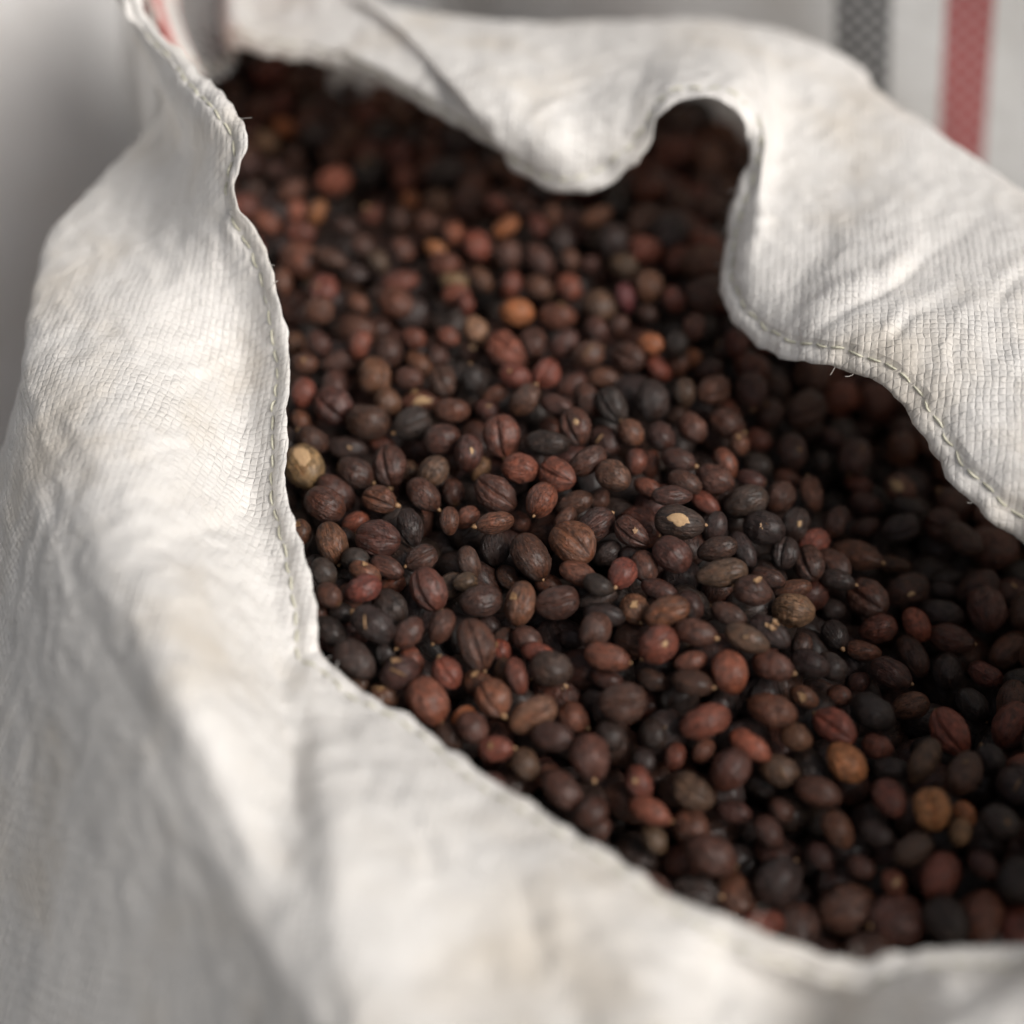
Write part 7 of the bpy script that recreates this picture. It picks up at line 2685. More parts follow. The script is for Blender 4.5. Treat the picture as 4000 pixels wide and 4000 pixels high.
2731 1527 -1106 90 -359 -928 -24 267 229 219 0 2 0 0
3033 1595 -1117 601 435 670 33 282 223 215 0 0 0 0
-1422 1719 -521 571 -614 -182 -514 268 219 212 0 2 0 0
-1155 1729 -502 210 179 -904 -327 288 211 187 0 0 0 0
-935 1711 -423 139 190 -508 829 275 217 204 0 2 0 0
-687 1718 -502 132 783 596 -118 268 205 190 1 2 0 0
-462 1733 -482 742 -594 64 -305 260 194 178 1 1 0 0
-235 1766 -523 777 591 217 18 258 205 190 1 2 1 0
7 1736 -577 148 141 689 695 278 215 205 0 1 0 0
303 1690 -603 548 627 -437 -340 253 211 204 0 2 0 0
510 1752 -614 313 478 819 -62 299 239 226 0 2 -1 0
739 1759 -481 340 18 521 783 299 243 222 0 1 0 0
977 1706 -463 859 275 245 355 272 203 191 0 0 0 0
1208 1681 -560 201 103 -112 968 297 239 228 0 2 1 0
1453 1715 -653 850 -436 190 -227 294 246 224 0 2 0 0
1653 1733 -794 25 -5 -652 -757 254 213 206 0 2 0 0
1901 1745 -1091 93 -611 -80 782 256 201 174 1 1 0 0
2080 1682 -1083 496 -196 562 -633 273 212 198 1 2 0 0
2350 1724 -1179 242 -959 -14 146 271 224 203 0 0 1 0
2613 1715 -1177 219 84 -448 863 265 214 190 1 2 0 0
2843 1728 -1075 207 79 946 235 299 249 217 0 2 0 0
-1564 1959 -524 151 -94 -317 931 246 183 169 0 0 0 0
-1285 1897 -507 85 573 -797 -172 256 202 186 0 1 0 0
-1072 1941 -443 474 512 709 101 284 219 212 0 1 0 0
-805 1941 -499 254 834 42 487 292 233 221 0 1 0 0
-585 1925 -466 233 -669 699 -96 244 190 179 1 2 0 0
-348 1941 -528 548 -822 103 -121 267 195 186 0 2 1 0
-139 1961 -534 665 -300 635 -255 249 195 186 1 0 1 0
121 1890 -598 868 58 276 -409 249 190 171 0 1 0 0
336 1936 -582 20 -70 939 -335 274 220 199 0 1 0 0
576 1955 -525 14 959 278 -46 259 218 213 0 0 0 0
870 1941 -515 142 49 962 228 250 213 202 0 1 -1 0
1076 1930 -455 527 544 -386 -526 262 203 185 0 0 1 0
1260 1907 -591 799 527 -33 -287 301 226 198 0 1 0 0
1511 1969 -738 898 276 -278 -201 280 228 216 0 2 0 0
1730 1915 -894 49 108 -831 -544 292 242 213 1 2 -1 0
1907 1921 -1047 162 -32 210 964 255 211 183 0 2 0 0
2246 1923 -1161 793 608 -27 -1 296 238 226 0 0 -1 0
2507 1918 -1182 135 -966 -220 33 261 223 209 0 1 1 0
2772 1926 -1164 933 -244 -25 263 248 199 178 1 2 0 0
2970 1935 -1109 234 746 607 142 261 209 188 0 0 0 0
-1638 2134 -477 683 -682 -99 -243 260 202 182 0 2 0 0
-1400 2110 -500 288 93 -777 552 266 211 195 0 1 0 0
-1176 2139 -482 544 674 234 442 263 198 181 0 2 0 0
-942 2127 -487 547 -223 -286 755 264 202 188 0 1 0 0
-732 2146 -483 244 -86 -709 -656 257 189 170 0 2 1 0
-479 2134 -497 108 127 -163 -973 290 238 231 1 0 0 0
-236 2141 -552 14 14 -283 959 244 198 185 0 0 0 0
9 2114 -587 922 -165 60 -345 295 240 228 0 2 0 0
245 2141 -557 884 169 224 -373 271 219 193 1 2 0 0
475 2130 -508 675 706 109 186 269 212 189 0 1 -1 0
743 2141 -503 645 -91 133 -747 290 216 196 0 0 1 0
960 2151 -466 167 -440 -692 547 273 229 213 0 2 0 0
1216 2147 -570 42 -912 395 102 276 222 193 0 2 0 0
1389 2158 -689 908 -299 -52 -289 248 184 169 0 0 1 0
1612 2154 -827 126 -356 767 -519 258 212 193 0 1 0 0
1862 2162 -979 224 113 699 -670 264 197 174 1 2 1 0
2082 2135 -1170 13 361 166 -918 281 240 225 0 0 0 0
2351 2118 -1207 790 488 -352 121 265 215 204 0 2 0 0
2578 2130 -1090 110 -910 221 -334 291 235 225 0 2 0 0
2871 2164 -1117 520 -854 22 -18 264 224 197 1 1 0 0
-1534 2313 -514 193 588 557 555 283 234 209 0 0 0 0
-1262 2304 -558 333 798 425 267 297 224 203 0 0 0 0
-1036 2325 -519 162 -890 -396 159 245 201 174 0 0 0 0
-823 2351 -458 27 704 -697 -135 251 209 186 0 2 0 0
-607 2339 -486 509 293 -159 -794 264 221 203 0 1 -1 0
-355 2332 -503 884 308 180 -302 290 230 202 0 2 0 0
-113 2313 -558 70 953 142 -259 250 210 187 0 1 -1 0
112 2331 -569 212 -828 -498 149 269 227 201 0 1 0 0
362 2323 -562 420 898 -83 102 283 235 215 0 2 -1 0
607 2331 -532 899 66 351 254 269 223 196 0 2 0 0
850 2348 -584 229 51 774 -588 288 240 209 1 2 0 0
1057 2337 -482 254 809 -121 -517 294 219 194 0 1 0 0
1300 2360 -581 589 240 -367 -679 259 210 190 0 1 0 0
1515 2316 -674 382 -125 -132 906 282 219 191 0 0 0 0
1729 2313 -899 302 364 504 -723 265 199 183 0 0 1 0
1996 2354 -1077 63 529 839 112 268 229 208 0 2 0 0
2235 2308 -1143 22 973 -229 28 284 220 199 0 2 0 0
2485 2378 -1126 949 -123 -199 210 288 214 200 1 2 1 0
2720 2343 -1066 526 -131 93 835 282 207 183 0 0 0 0
-1703 2580 -483 10 101 -907 -408 244 207 180 0 0 1 0
-1440 2527 -531 55 125 432 -892 289 223 207 0 2 1 0
-1205 2551 -472 689 -284 -130 654 289 215 188 0 1 0 0
-947 2558 -527 330 731 547 241 284 210 189 0 0 0 0
-719 2533 -522 446 -416 740 -285 255 187 171 0 0 0 0
-530 2541 -571 29 -863 -191 467 255 206 185 1 0 0 0
-217 2503 -479 770 -578 234 -134 297 223 209 0 0 0 0
35 2524 -472 799 -483 -26 -358 274 208 200 1 1 0 0
263 2527 -526 403 198 -677 -583 271 215 207 0 1 0 0
480 2520 -557 348 -102 137 -922 246 194 182 0 2 0 0
702 2541 -484 191 942 245 -126 301 238 210 0 2 0 0
937 2561 -553 445 -253 -676 529 262 196 192 0 2 1 0
1151 2545 -595 321 -561 -758 -84 294 246 220 1 0 0 0
1431 2536 -706 337 -696 -634 -2 247 187 169 0 0 1 0
1664 2516 -821 82 -372 744 -548 246 185 172 1 2 -1 0
1924 2577 -976 34 -78 988 131 246 190 182 1 0 1 0
2112 2565 -1099 385 -488 782 49 289 246 225 1 0 0 0
2395 2562 -1108 49 85 -93 -991 266 222 210 0 2 0 0
2662 2578 -1074 114 -967 -207 -92 304 236 229 0 1 -1 0
-1746 2781 -552 429 780 382 -251 266 210 203 0 0 1 0
-1518 2758 -560 644 455 278 549 296 227 220 0 0 0 0
-1295 2731 -570 704 -611 -123 341 294 215 187 0 2 0 0
-1032 2758 -602 637 -507 -534 229 261 223 218 0 2 0 0
-806 2720 -593 648 -531 460 -294 267 214 189 0 2 0 0
-590 2748 -530 121 -125 174 -969 289 211 185 0 1 0 0
-369 2696 -532 365 412 -819 -164 299 220 206 0 0 -1 0
-133 2717 -545 388 -688 558 -254 302 232 226 0 0 0 0
121 2733 -515 835 447 252 -199 271 201 183 0 1 0 0
356 2764 -478 524 249 -164 -798 288 213 201 0 1 0 0
601 2769 -504 251 -638 -577 444 259 191 177 0 2 0 0
797 2757 -543 497 -128 -163 843 251 209 187 0 2 -1 0
1088 2778 -628 112 -10 466 877 301 223 194 1 2 0 0
1306 2742 -745 222 712 607 275 257 196 186 0 1 -1 0
1535 2713 -781 249 -181 686 -659 256 220 202 1 1 1 0
1804 2750 -898 215 165 873 405 297 253 227 0 0 0 0
2021 2811 -1011 199 -873 -289 -338 263 197 176 0 2 0 0
2205 2770 -1085 896 154 6 -417 247 184 178 0 0 0 0
2518 2760 -1107 202 124 636 -735 284 234 206 0 1 -1 0
-1642 2965 -604 418 865 -198 -196 261 211 196 0 0 0 0
-1387 2933 -615 774 -208 -595 -50 272 205 196 0 2 0 0
-1186 2923 -665 42 116 992 23 247 205 184 0 0 -1 0
-922 2953 -653 539 -783 284 -126 252 202 177 0 2 0 0
-695 2945 -634 463 577 135 659 302 229 200 0 0 0 0
-465 2899 -608 115 492 125 -854 263 193 172 0 2 0 0
-256 2939 -570 778 -274 46 563 282 212 186 0 2 0 0
-12 2935 -554 984 53 67 -159 251 196 172 0 0 0 0
235 2939 -530 754 551 88 347 294 242 208 1 1 1 0
474 2935 -619 784 -230 -94 568 291 247 225 1 1 0 0
687 2991 -605 161 -473 -866 26 261 199 181 0 0 -1 0
900 2921 -671 235 308 -710 -589 292 227 222 1 2 0 0
1224 2961 -715 469 77 -35 -879 297 232 200 0 2 0 0
1425 2913 -838 468 -643 528 -299 302 228 209 1 0 1 0
1708 2957 -963 26 379 -920 -97 264 203 190 1 1 0 0
1920 2977 -1022 639 -555 -531 15 278 219 208 1 2 1 0
-1802 3175 -591 786 -180 457 -374 289 214 189 0 1 -1 0
-1559 3142 -588 360 -797 484 26 265 199 177 0 2 0 0
-1253 3158 -631 689 548 23 474 261 207 182 0 0 0 0
-1070 3114 -679 409 267 -666 -565 260 214 192 0 1 0 0
-832 3162 -684 83 -384 919 -20 299 222 211 1 2 0 0
-591 3164 -690 62 -174 902 390 252 194 185 0 1 0 0
-301 3174 -674 47 -164 -62 -983 261 203 194 1 0 0 0
-79 3128 -617 143 252 -934 211 287 221 209 0 2 0 0
117 3146 -515 375 -266 -608 647 277 207 187 0 2 0 0
356 3147 -591 70 -17 951 -301 292 228 221 0 1 0 0
582 3203 -587 15 -739 -672 -43 255 192 175 0 1 0 0
818 3156 -638 766 -572 223 -190 296 217 208 0 0 0 0
1062 3125 -721 17 -218 142 966 291 221 212 0 2 0 0
1325 3166 -884 530 -165 -375 -742 300 253 236 0 0 -1 0
1579 3132 -947 368 927 -11 74 303 225 197 0 0 0 0
-1904 3374 -605 613 657 227 377 263 204 195 0 1 -1 0
-1672 3349 -617 569 -301 -102 758 253 186 178 0 1 0 0
-1427 3349 -708 592 445 55 670 270 209 183 0 1 0 0
-1194 3342 -770 693 72 -474 539 286 243 210 1 2 0 0
-957 3331 -764 772 -194 -201 571 292 217 207 0 1 0 0
-653 3369 -706 494 -26 110 -862 279 229 210 0 2 0 0
-438 3334 -720 925 -13 -329 -188 248 190 184 0 2 -1 0
-179 3352 -693 362 336 446 746 257 204 199 0 1 1 0
54 3358 -631 228 -477 808 -259 251 193 187 0 0 0 0
263 3323 -683 307 289 551 -720 285 211 184 0 1 0 0
475 3324 -711 160 -604 775 96 292 229 213 0 2 0 0
706 3378 -676 65 913 -194 -353 292 242 217 1 0 0 0
958 3336 -793 917 44 172 -357 300 241 215 0 2 -1 0
1204 3338 -827 119 873 464 93 283 220 189 1 1 0 0
1411 3418 -904 242 -191 799 -516 258 196 173 0 1 0 0
1602 3358 -968 143 752 641 -52 275 232 219 1 2 0 0
-1805 3546 -728 173 582 -739 -292 280 216 189 1 0 0 0
-1571 3543 -697 16 95 961 258 284 236 228 1 1 0 0
-1317 3545 -746 695 -180 92 -689 251 216 186 0 1 1 0
-1046 3563 -726 835 45 -538 -106 280 218 208 0 2 0 0
-798 3551 -730 714 461 224 477 293 250 230 0 2 0 0
-554 3573 -747 96 -204 -934 -276 254 217 203 1 2 1 0
-322 3516 -761 868 -222 83 436 281 235 225 1 1 0 0
-78 3511 -811 56 417 907 23 290 241 213 0 0 0 0
162 3555 -714 433 320 173 -825 253 202 176 1 1 1 0
345 3552 -766 271 703 -635 -170 288 217 199 0 2 0 0
562 3553 -773 187 -396 893 -104 277 212 195 0 1 0 0
805 3573 -760 717 -514 277 -380 303 244 221 0 1 1 0
1060 3560 -815 873 -419 208 -137 278 234 229 1 2 0 0
1278 3590 -888 763 84 -270 -581 284 231 213 1 0 0 0
1549 3590 -972 269 188 -651 -685 245 195 182 1 1 0 0
1769 3516 -1102 515 -279 87 -806 270 201 192 0 0 0 0
-1927 3711 -734 712 -328 -594 178 259 190 179 0 0 0 0
-1676 3758 -768 138 336 879 -308 281 233 228 0 0 1 0
-1443 3721 -831 672 -389 -562 -285 298 240 216 0 2 0 0
-1181 3748 -783 669 -565 -252 412 253 188 164 1 2 0 0
-952 3760 -778 323 268 748 514 302 223 198 0 0 0 0
-700 3775 -775 63 -36 -878 473 273 227 201 0 0 -1 0
-457 3784 -771 720 -393 -296 490 262 223 196 0 0 0 0
-253 3737 -810 199 502 663 519 251 192 172 0 1 -1 0
28 3725 -771 203 557 794 136 293 223 207 0 1 -1 0
288 3786 -773 811 -545 137 -164 252 188 174 0 0 -1 0
479 3738 -855 615 436 -401 -520 256 202 190 0 2 0 0
689 3759 -839 56 -713 -316 -623 267 209 192 0 2 1 0
924 3771 -827 388 900 -158 -117 279 227 216 1 0 1 0
1166 3774 -894 951 -162 -82 250 252 188 180 0 1 -1 0
1384 3753 -999 906 142 -179 -355 255 198 179 1 1 0 0
1676 3742 -1075 102 -212 -968 -89 283 234 206 0 0 0 0
1916 3776 -1187 130 985 -45 105 298 242 219 0 2 0 0
-2032 3976 -825 80 -8 494 -866 246 197 180 0 2 0 0
-1807 3946 -841 241 397 260 -847 260 220 192 0 2 1 0
-1524 3924 -786 134 665 -568 466 279 214 206 0 1 0 0
-1294 3934 -872 69 -54 -531 -843 293 234 217 0 2 1 0
-1092 3973 -783 96 -510 591 -618 256 195 173 0 2 0 0
-796 3985 -758 828 -443 238 -248 251 212 200 0 0 -1 0
-575 3996 -796 759 56 87 643 300 242 209 0 0 0 0
-335 4007 -783 91 -32 579 -809 282 227 212 1 1 0 0
-133 3926 -877 323 134 -582 -734 293 230 198 1 0 0 0
124 3956 -876 315 -350 648 -598 304 249 215 0 1 0 0
363 3979 -773 5 -169 827 536 291 224 199 0 0 0 0
627 3989 -918 228 -468 -375 767 278 237 214 1 2 0 0
829 3983 -790 11 768 249 590 270 224 214 0 0 -1 0
1062 3971 -827 647 682 -84 -330 301 231 208 0 1 0 0
1286 3976 -906 124 -612 -503 598 283 235 212 0 1 0 0
1528 3948 -1050 61 -330 942 14 253 203 179 1 1 0 0
1755 3960 -1149 449 -631 -261 576 301 226 220 0 0 0 0
-2149 4146 -817 112 175 -294 -933 292 236 229 1 0 0 0
-1887 4171 -824 140 124 -967 -172 270 229 217 0 0 1 0
-1628 4177 -824 617 -717 -195 -259 294 250 220 0 1 -1 0
-1375 4176 -834 422 779 409 -217 286 231 202 0 1 0 0
-1182 4144 -801 255 -458 829 -199 245 187 175 0 0 0 0
-957 4162 -729 640 424 335 547 282 238 213 0 2 0 0
-726 4192 -780 23 -654 -644 -398 256 211 186 0 1 0 0
-435 4237 -783 219 377 -769 -468 294 236 221 0 1 0 0
-189 4184 -806 936 147 136 -291 285 240 221 0 0 -1 0
28 4203 -885 481 525 100 696 264 226 218 0 2 0 0
266 4177 -877 876 295 -373 -78 303 260 253 1 1 1 0
489 4190 -822 750 41 -394 -530 272 204 186 0 1 0 0
723 4186 -856 367 633 651 -203 275 205 200 0 1 0 0
941 4164 -702 42 233 -555 797 252 202 186 0 2 0 0
1177 4155 -792 222 -256 941 -11 255 215 189 0 0 0 0
1379 4191 -921 276 -906 -118 -299 287 226 210 0 1 0 0
1679 4192 -1127 284 -433 -779 352 245 184 175 0 1 0 0
1848 4154 -1278 60 -264 -953 138 293 223 202 1 0 0 0
-2033 4377 -824 171 -234 259 -921 280 219 207 1 2 0 0
-1782 4355 -915 376 415 544 624 268 203 191 0 2 0 0
-1565 4373 -868 798 590 86 -86 278 211 184 0 1 0 0
-1293 4407 -876 4 112 -838 534 303 244 238 0 2 0 0
-1094 4347 -753 482 780 286 -277 294 240 207 0 0 0 0
-840 4366 -734 667 -271 440 538 259 203 189 0 0 0 0
-569 4383 -748 917 -188 -77 345 264 203 189 0 2 0 0
-343 4424 -903 492 -142 -366 777 259 220 206 0 0 0 0
-97 4407 -858 815 529 -155 -177 268 209 192 0 2 0 0
146 4407 -815 624 -453 458 -443 282 215 199 0 2 0 0
372 4406 -862 206 -107 -950 -209 280 237 230 0 2 0 0
607 4400 -828 113 634 759 -93 295 238 210 0 0 -1 0
849 4334 -802 280 -1 -80 957 297 223 194 0 2 0 0
1099 4362 -789 966 -63 -100 -232 282 224 196 0 2 1 0
1313 4373 -811 713 -107 -274 -637 260 193 176 0 1 0 0
1504 4380 -1000 92 -979 -160 81 302 245 240 1 0 0 0
1788 4370 -1190 48 240 924 -294 301 243 211 0 2 0 0
2011 4348 -1314 860 -466 95 188 273 216 195 0 0 1 0
-2124 4556 -850 590 -323 739 -46 254 204 194 0 0 1 0
-1859 4593 -846 448 -263 -161 839 295 237 231 0 0 0 0
-1633 4603 -829 885 -360 209 -211 249 191 179 0 0 0 0
-1415 4598 -823 425 -549 499 519 277 236 220 0 0 1 0
-1196 4560 -751 684 -602 222 -347 247 200 191 1 1 0 0
-969 4578 -769 199 -731 -610 232 301 256 249 0 0 0 0
-727 4554 -776 118 187 85 -972 281 213 191 0 2 0 0
-492 4599 -849 843 -293 -91 442 292 235 219 0 0 0 0
-227 4624 -837 257 635 411 601 302 224 195 0 0 0 0
10 4607 -842 439 879 149 108 298 243 215 0 2 1 0
256 4594 -939 956 -229 -185 17 303 237 214 0 0 0 0
553 4624 -799 192 -480 -522 -679 249 184 162 0 2 1 0
738 4623 -785 532 107 -840 -30 248 207 187 0 0 0 0
973 4578 -773 606 712 331 -128 284 224 217 0 2 1 0
1177 4559 -863 580 445 435 526 279 207 199 0 2 -1 0
1384 4554 -910 877 -439 126 -147 256 204 180 1 1 -1 0
1661 4554 -1124 694 -673 -44 251 279 219 211 0 2 0 0
1906 4595 -1229 615 74 78 781 272 232 200 1 1 1 0
-2271 4791 -814 690 -97 -115 708 265 216 198 1 2 0 0
-2027 4782 -840 63 -168 961 212 296 235 208 0 0 1 0
-1768 4818 -825 619 611 -476 -129 302 246 230 0 2 0 0
-1523 4798 -850 270 873 -218 -343 279 214 201 0 2 0 0
-1277 4780 -787 341 -637 684 96 281 234 205 1 2 1 0
-1055 4795 -777 836 -521 -32 171 260 203 176 0 0 0 0
-823 4795 -841 930 186 241 205 263 224 200 0 0 -1 0
-613 4814 -742 698 670 243 75 287 212 201 1 0 -1 0
-368 4829 -792 332 -738 -386 443 292 245 229 0 2 0 0
-108 4814 -799 946 123 -96 -283 291 226 196 0 0 -1 0
160 4814 -813 198 -143 93 -965 274 226 217 0 2 0 0
419 4781 -886 860 -270 57 429 244 210 204 0 2 0 0
617 4803 -820 777 -482 192 356 262 215 190 1 2 0 0
844 4783 -775 743 427 -506 92 268 206 190 0 0 0 0
1067 4792 -842 195 -47 -301 932 290 243 229 0 0 0 0
1325 4757 -901 581 -786 -62 203 271 228 211 0 1 0 0
1500 4772 -1066 31 656 -620 429 295 219 194 0 1 0 0
1729 4766 -1215 792 -383 379 287 290 237 205 0 2 0 0
-2384 4995 -753 812 -386 304 -313 249 188 169 0 1 0 0
-2120 4988 -819 662 480 418 395 279 226 203 0 1 0 0
-1908 4997 -764 479 -852 -58 201 253 206 187 0 2 0 0
-1618 5014 -805 342 -21 763 549 272 200 187 0 2 -1 0
-1402 4978 -782 505 -671 -466 278 272 199 190 0 1 0 0
-1177 4988 -765 60 988 58 130 260 198 187 0 2 0 0
-941 4968 -819 968 -192 133 -88 257 209 185 0 0 0 0
-735 5020 -801 379 661 405 -505 274 220 200 0 2 0 0
-495 5025 -740 122 89 742 -653 302 234 208 0 1 0 0
-244 5054 -835 767 136 -377 -501 277 237 223 0 2 0 0
3 5000 -829 820 508 -251 -80 299 251 241 1 2 0 0
271 5027 -811 65 105 933 -339 284 222 215 1 0 0 0
503 4993 -863 832 -202 -195 -479 265 221 213 0 0 -1 0
740 5000 -833 816 278 46 -505 295 237 214 1 2 1 0
951 4992 -750 578 423 -35 697 259 215 195 0 0 0 0
1164 4987 -865 953 -157 209 -151 247 187 168 0 2 0 0
1410 4983 -963 241 115 -754 -601 294 250 231 0 2 0 0
1627 4970 -1153 61 171 939 292 300 222 209 1 1 0 0
1891 4980 -1270 234 -825 -381 -346 276 233 220 0 0 0 0
-2263 5175 -762 684 186 -98 -698 293 245 220 0 2 0 0
-2025 5207 -771 438 450 -778 18 266 225 211 1 2 1 0
-1764 5191 -742 646 -232 -190 702 293 238 207 0 1 0 0
-1543 5196 -835 147 30 -693 705 291 213 203 0 1 0 0
-1289 5163 -784 87 208 932 285 245 181 156 0 0 0 0
-1099 5162 -903 244 760 -452 -398 302 240 228 0 2 0 0
-859 5209 -860 47 718 -691 72 269 218 194 0 1 0 0
-611 5188 -897 509 693 -489 -146 279 227 217 0 1 0 0
-345 5241 -731 449 -780 224 374 267 211 206 1 2 1 0
-117 5232 -769 120 -399 828 -375 246 182 178 0 1 0 0
120 5232 -796 236 141 114 955 293 223 206 0 2 -1 0
383 5230 -787 537 502 547 402 265 199 183 0 1 1 0
604 5236 -800 826 442 -264 -231 293 241 231 0 1 0 0
876 5201 -819 85 242 849 463 288 227 208 0 0 0 0
1141 5193 -851 385 911 139 46 285 236 215 0 0 0 0
1337 5197 -946 91 741 -657 104 251 193 185 0 2 0 0
1562 5186 -1034 583 44 101 805 302 243 217 1 2 1 0
1732 5205 -1187 727 103 -630 -253 287 223 210 0 1 0 0
2017 5181 -1295 55 997 33 35 296 230 209 1 2 0 0
-2371 5382 -788 789 401 359 297 253 201 186 0 2 0 0
-2155 5402 -753 383 382 725 426 271 229 221 0 0 0 0
-1893 5383 -738 852 -510 -64 99 245 183 178 0 1 1 0
-1647 5401 -758 92 68 993 -5 275 220 204 0 0 1 0
-1380 5372 -741 753 -389 372 -377 269 206 200 0 2 1 0
-1213 5408 -931 370 -883 205 -204 275 233 203 0 2 0 0
-969 5412 -856 540 -188 189 -799 261 203 191 0 1 0 0
-668 5418 -901 43 112 -916 -382 300 244 221 0 0 0 0
-407 5388 -882 160 -316 -921 158 278 203 197 1 2 0 0
-200 5432 -716 127 884 -445 -70 275 205 191 0 0 0 0
-6 5448 -761 598 648 -332 -335 253 186 177 1 2 1 0
217 5418 -762 516 724 -272 -368 291 222 203 0 2 -1 0
469 5428 -701 364 296 -60 881 254 194 172 0 1 0 0
720 5424 -846 801 401 -338 -290 300 240 224 0 0 0 0
960 5413 -800 51 454 863 -218 281 216 201 0 1 1 0
1169 5393 -931 100 -237 -792 -554 290 229 213 0 1 0 0
1432 5394 -1030 210 -316 359 853 255 209 184 0 2 0 0
1662 5420 -1141 669 659 -302 -166 281 218 201 0 2 -1 0
1902 5382 -1219 16 -158 -433 -887 278 239 229 1 2 0 0
2173 5438 -1279 15 -57 -676 735 286 238 218 0 2 0 0
-2500 5580 -750 271 109 646 -706 268 196 177 0 1 0 0
-2251 5604 -766 844 -350 275 299 265 206 200 0 0 0 0
-1996 5586 -789 503 853 -109 -87 265 200 191 0 2 0 0
-1745 5637 -770 993 -67 -95 25 288 222 200 0 0 -1 0
-1503 5594 -790 359 571 580 456 303 223 198 0 1 0 0
-1328 5593 -870 496 693 -46 522 258 207 189 1 0 -1 0
-1091 5606 -862 231 -879 -407 86 300 256 250 0 2 0 0
-825 5619 -855 265 204 534 776 303 228 201 0 2 0 0
-571 5648 -877 390 884 -136 218 284 232 216 0 2 0 0
-322 5603 -821 318 -329 680 -572 288 238 208 0 0 -1 0
-116 5640 -683 150 -112 813 551 267 220 211 1 1 0 0
128 5645 -690 172 935 -229 -207 269 200 188 1 2 -1 0
358 5594 -759 228 952 202 15 261 215 190 1 0 0 0
596 5643 -843 163 -897 -351 216 301 232 220 1 1 -1 0
819 5621 -746 365 129 -367 -846 291 214 192 1 0 0 0
1062 5597 -828 397 749 102 520 249 182 177 0 2 -1 0
1308 5595 -986 665 40 -29 745 303 237 228 0 1 -1 0
1559 5638 -1040 345 75 -583 731 283 232 203 1 0 0 0
1777 5587 -1151 171 979 -69 84 260 202 174 0 0 0 0
2005 5615 -1229 736 -149 87 655 302 234 210 0 0 0 0
-2309 5829 -800 785 -103 -124 -598 256 215 202 0 0 1 0
-2103 5795 -734 399 -694 -342 492 301 240 225 0 1 0 0
-1868 5824 -759 364 -909 115 -168 255 210 200 0 2 0 0
-1640 5841 -693 369 209 -437 -793 277 210 188 1 1 0 0
-1449 5834 -835 797 -601 -50 20 304 222 211 0 1 1 0
-1189 5805 -797 0 -934 -356 22 284 234 217 0 2 0 0
-889 5856 -899 129 206 25 970 294 249 227 1 0 1 0
-658 5806 -780 51 144 476 -866 259 212 184 0 1 0 0
-412 5844 -795 897 -128 281 318 284 222 209 1 2 0 0
301 5773 -742 116 -712 -62 -690 273 220 195 0 2 0 0
689 5840 -722 215 945 223 100 293 214 186 0 0 0 0
964 5786 -855 535 -364 -442 621 281 216 188 0 1 0 0
1191 5812 -903 249 -508 685 -458 290 235 219 1 0 0 0
1396 5823 -1003 718 -501 -88 -475 256 220 207 1 2 0 0
1682 5794 -1106 632 669 -282 -269 248 196 169 0 0 0 0
1940 5855 -1193 47 40 927 370 286 238 225 0 1 0 0
-2521 6014 -792 396 -478 693 -367 271 205 196 0 0 0 0
-2215 6002 -806 857 344 -61 -379 250 187 166 0 1 0 0
-1965 6037 -728 843 -478 -239 59 302 242 225 0 0 0 0
-1760 5991 -801 229 -222 918 -236 250 183 170 1 1 -1 0
-1491 6035 -764 907 414 36 -64 295 245 232 0 0 0 0
-1251 6040 -846 47 910 -283 300 283 235 218 0 0 -1 0
-1010 6042 -780 200 -28 -905 373 273 216 209 0 2 -1 0
-776 6042 -848 862 -235 -345 -289 301 231 213 1 2 0 0
-544 6007 -773 192 567 -311 -738 288 222 213 0 1 -1 0
828 6019 -834 393 684 -553 -268 302 238 217 0 0 0 0
1073 5985 -821 50 7 994 -92 254 205 186 1 2 0 0
1318 6031 -918 577 -56 -366 728 270 229 220 0 2 1 0
1519 6010 -1038 830 -547 9 -104 266 213 204 0 1 0 0
1749 6009 -1173 9 464 872 -155 248 200 182 0 1 0 0
-2376 6178 -783 300 -361 -685 558 256 212 197 1 2 0 0
-2148 6205 -776 332 -28 -627 704 290 217 195 0 0 0 0
-1865 6231 -772 37 -246 -820 515 262 213 189 0 1 1 0
-1633 6229 -797 201 -405 321 832 297 220 203 0 2 0 0
-1374 6215 -828 300 190 362 -862 252 195 185 1 2 0 0
-1152 6237 -794 314 892 -315 -75 247 191 166 0 0 0 0
-894 6216 -776 90 -90 593 795 250 214 195 0 2 0 0
1459 6253 -942 65 283 162 -943 274 224 219 1 0 1 0
1654 6177 -1047 205 -678 -403 -580 268 228 218 0 0 0 0
-2463 6424 -817 331 -741 466 -353 300 243 211 0 1 0 0
-2233 6442 -795 888 -346 -174 -249 271 203 196 0 2 0 0
-2015 6404 -789 256 -765 -591 -7 273 216 186 0 2 -1 0
-1795 6447 -777 275 -892 360 -10 259 190 169 1 1 0 0
-1553 6420 -779 82 -21 -952 295 268 227 216 0 2 1 0
-1305 6400 -765 307 948 56 -58 263 209 186 1 0 0 0
-2371 6647 -774 825 291 196 442 249 197 174 1 0 1 0
-2093 6629 -855 118 589 -523 605 292 249 237 1 2 1 0
-1620 6617 -821 201 -963 -145 -108 280 228 212 0 1 1 0
'''
N_SINGLE = 300
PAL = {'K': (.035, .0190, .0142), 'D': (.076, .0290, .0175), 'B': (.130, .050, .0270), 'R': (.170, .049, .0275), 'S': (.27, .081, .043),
       'O': (.40, .146, .053), 'V': (.102, .055, .031), 'T': (.25, .140, .070), 'C': (.17, .041, .039), 'W': (.158, .059, .030)}
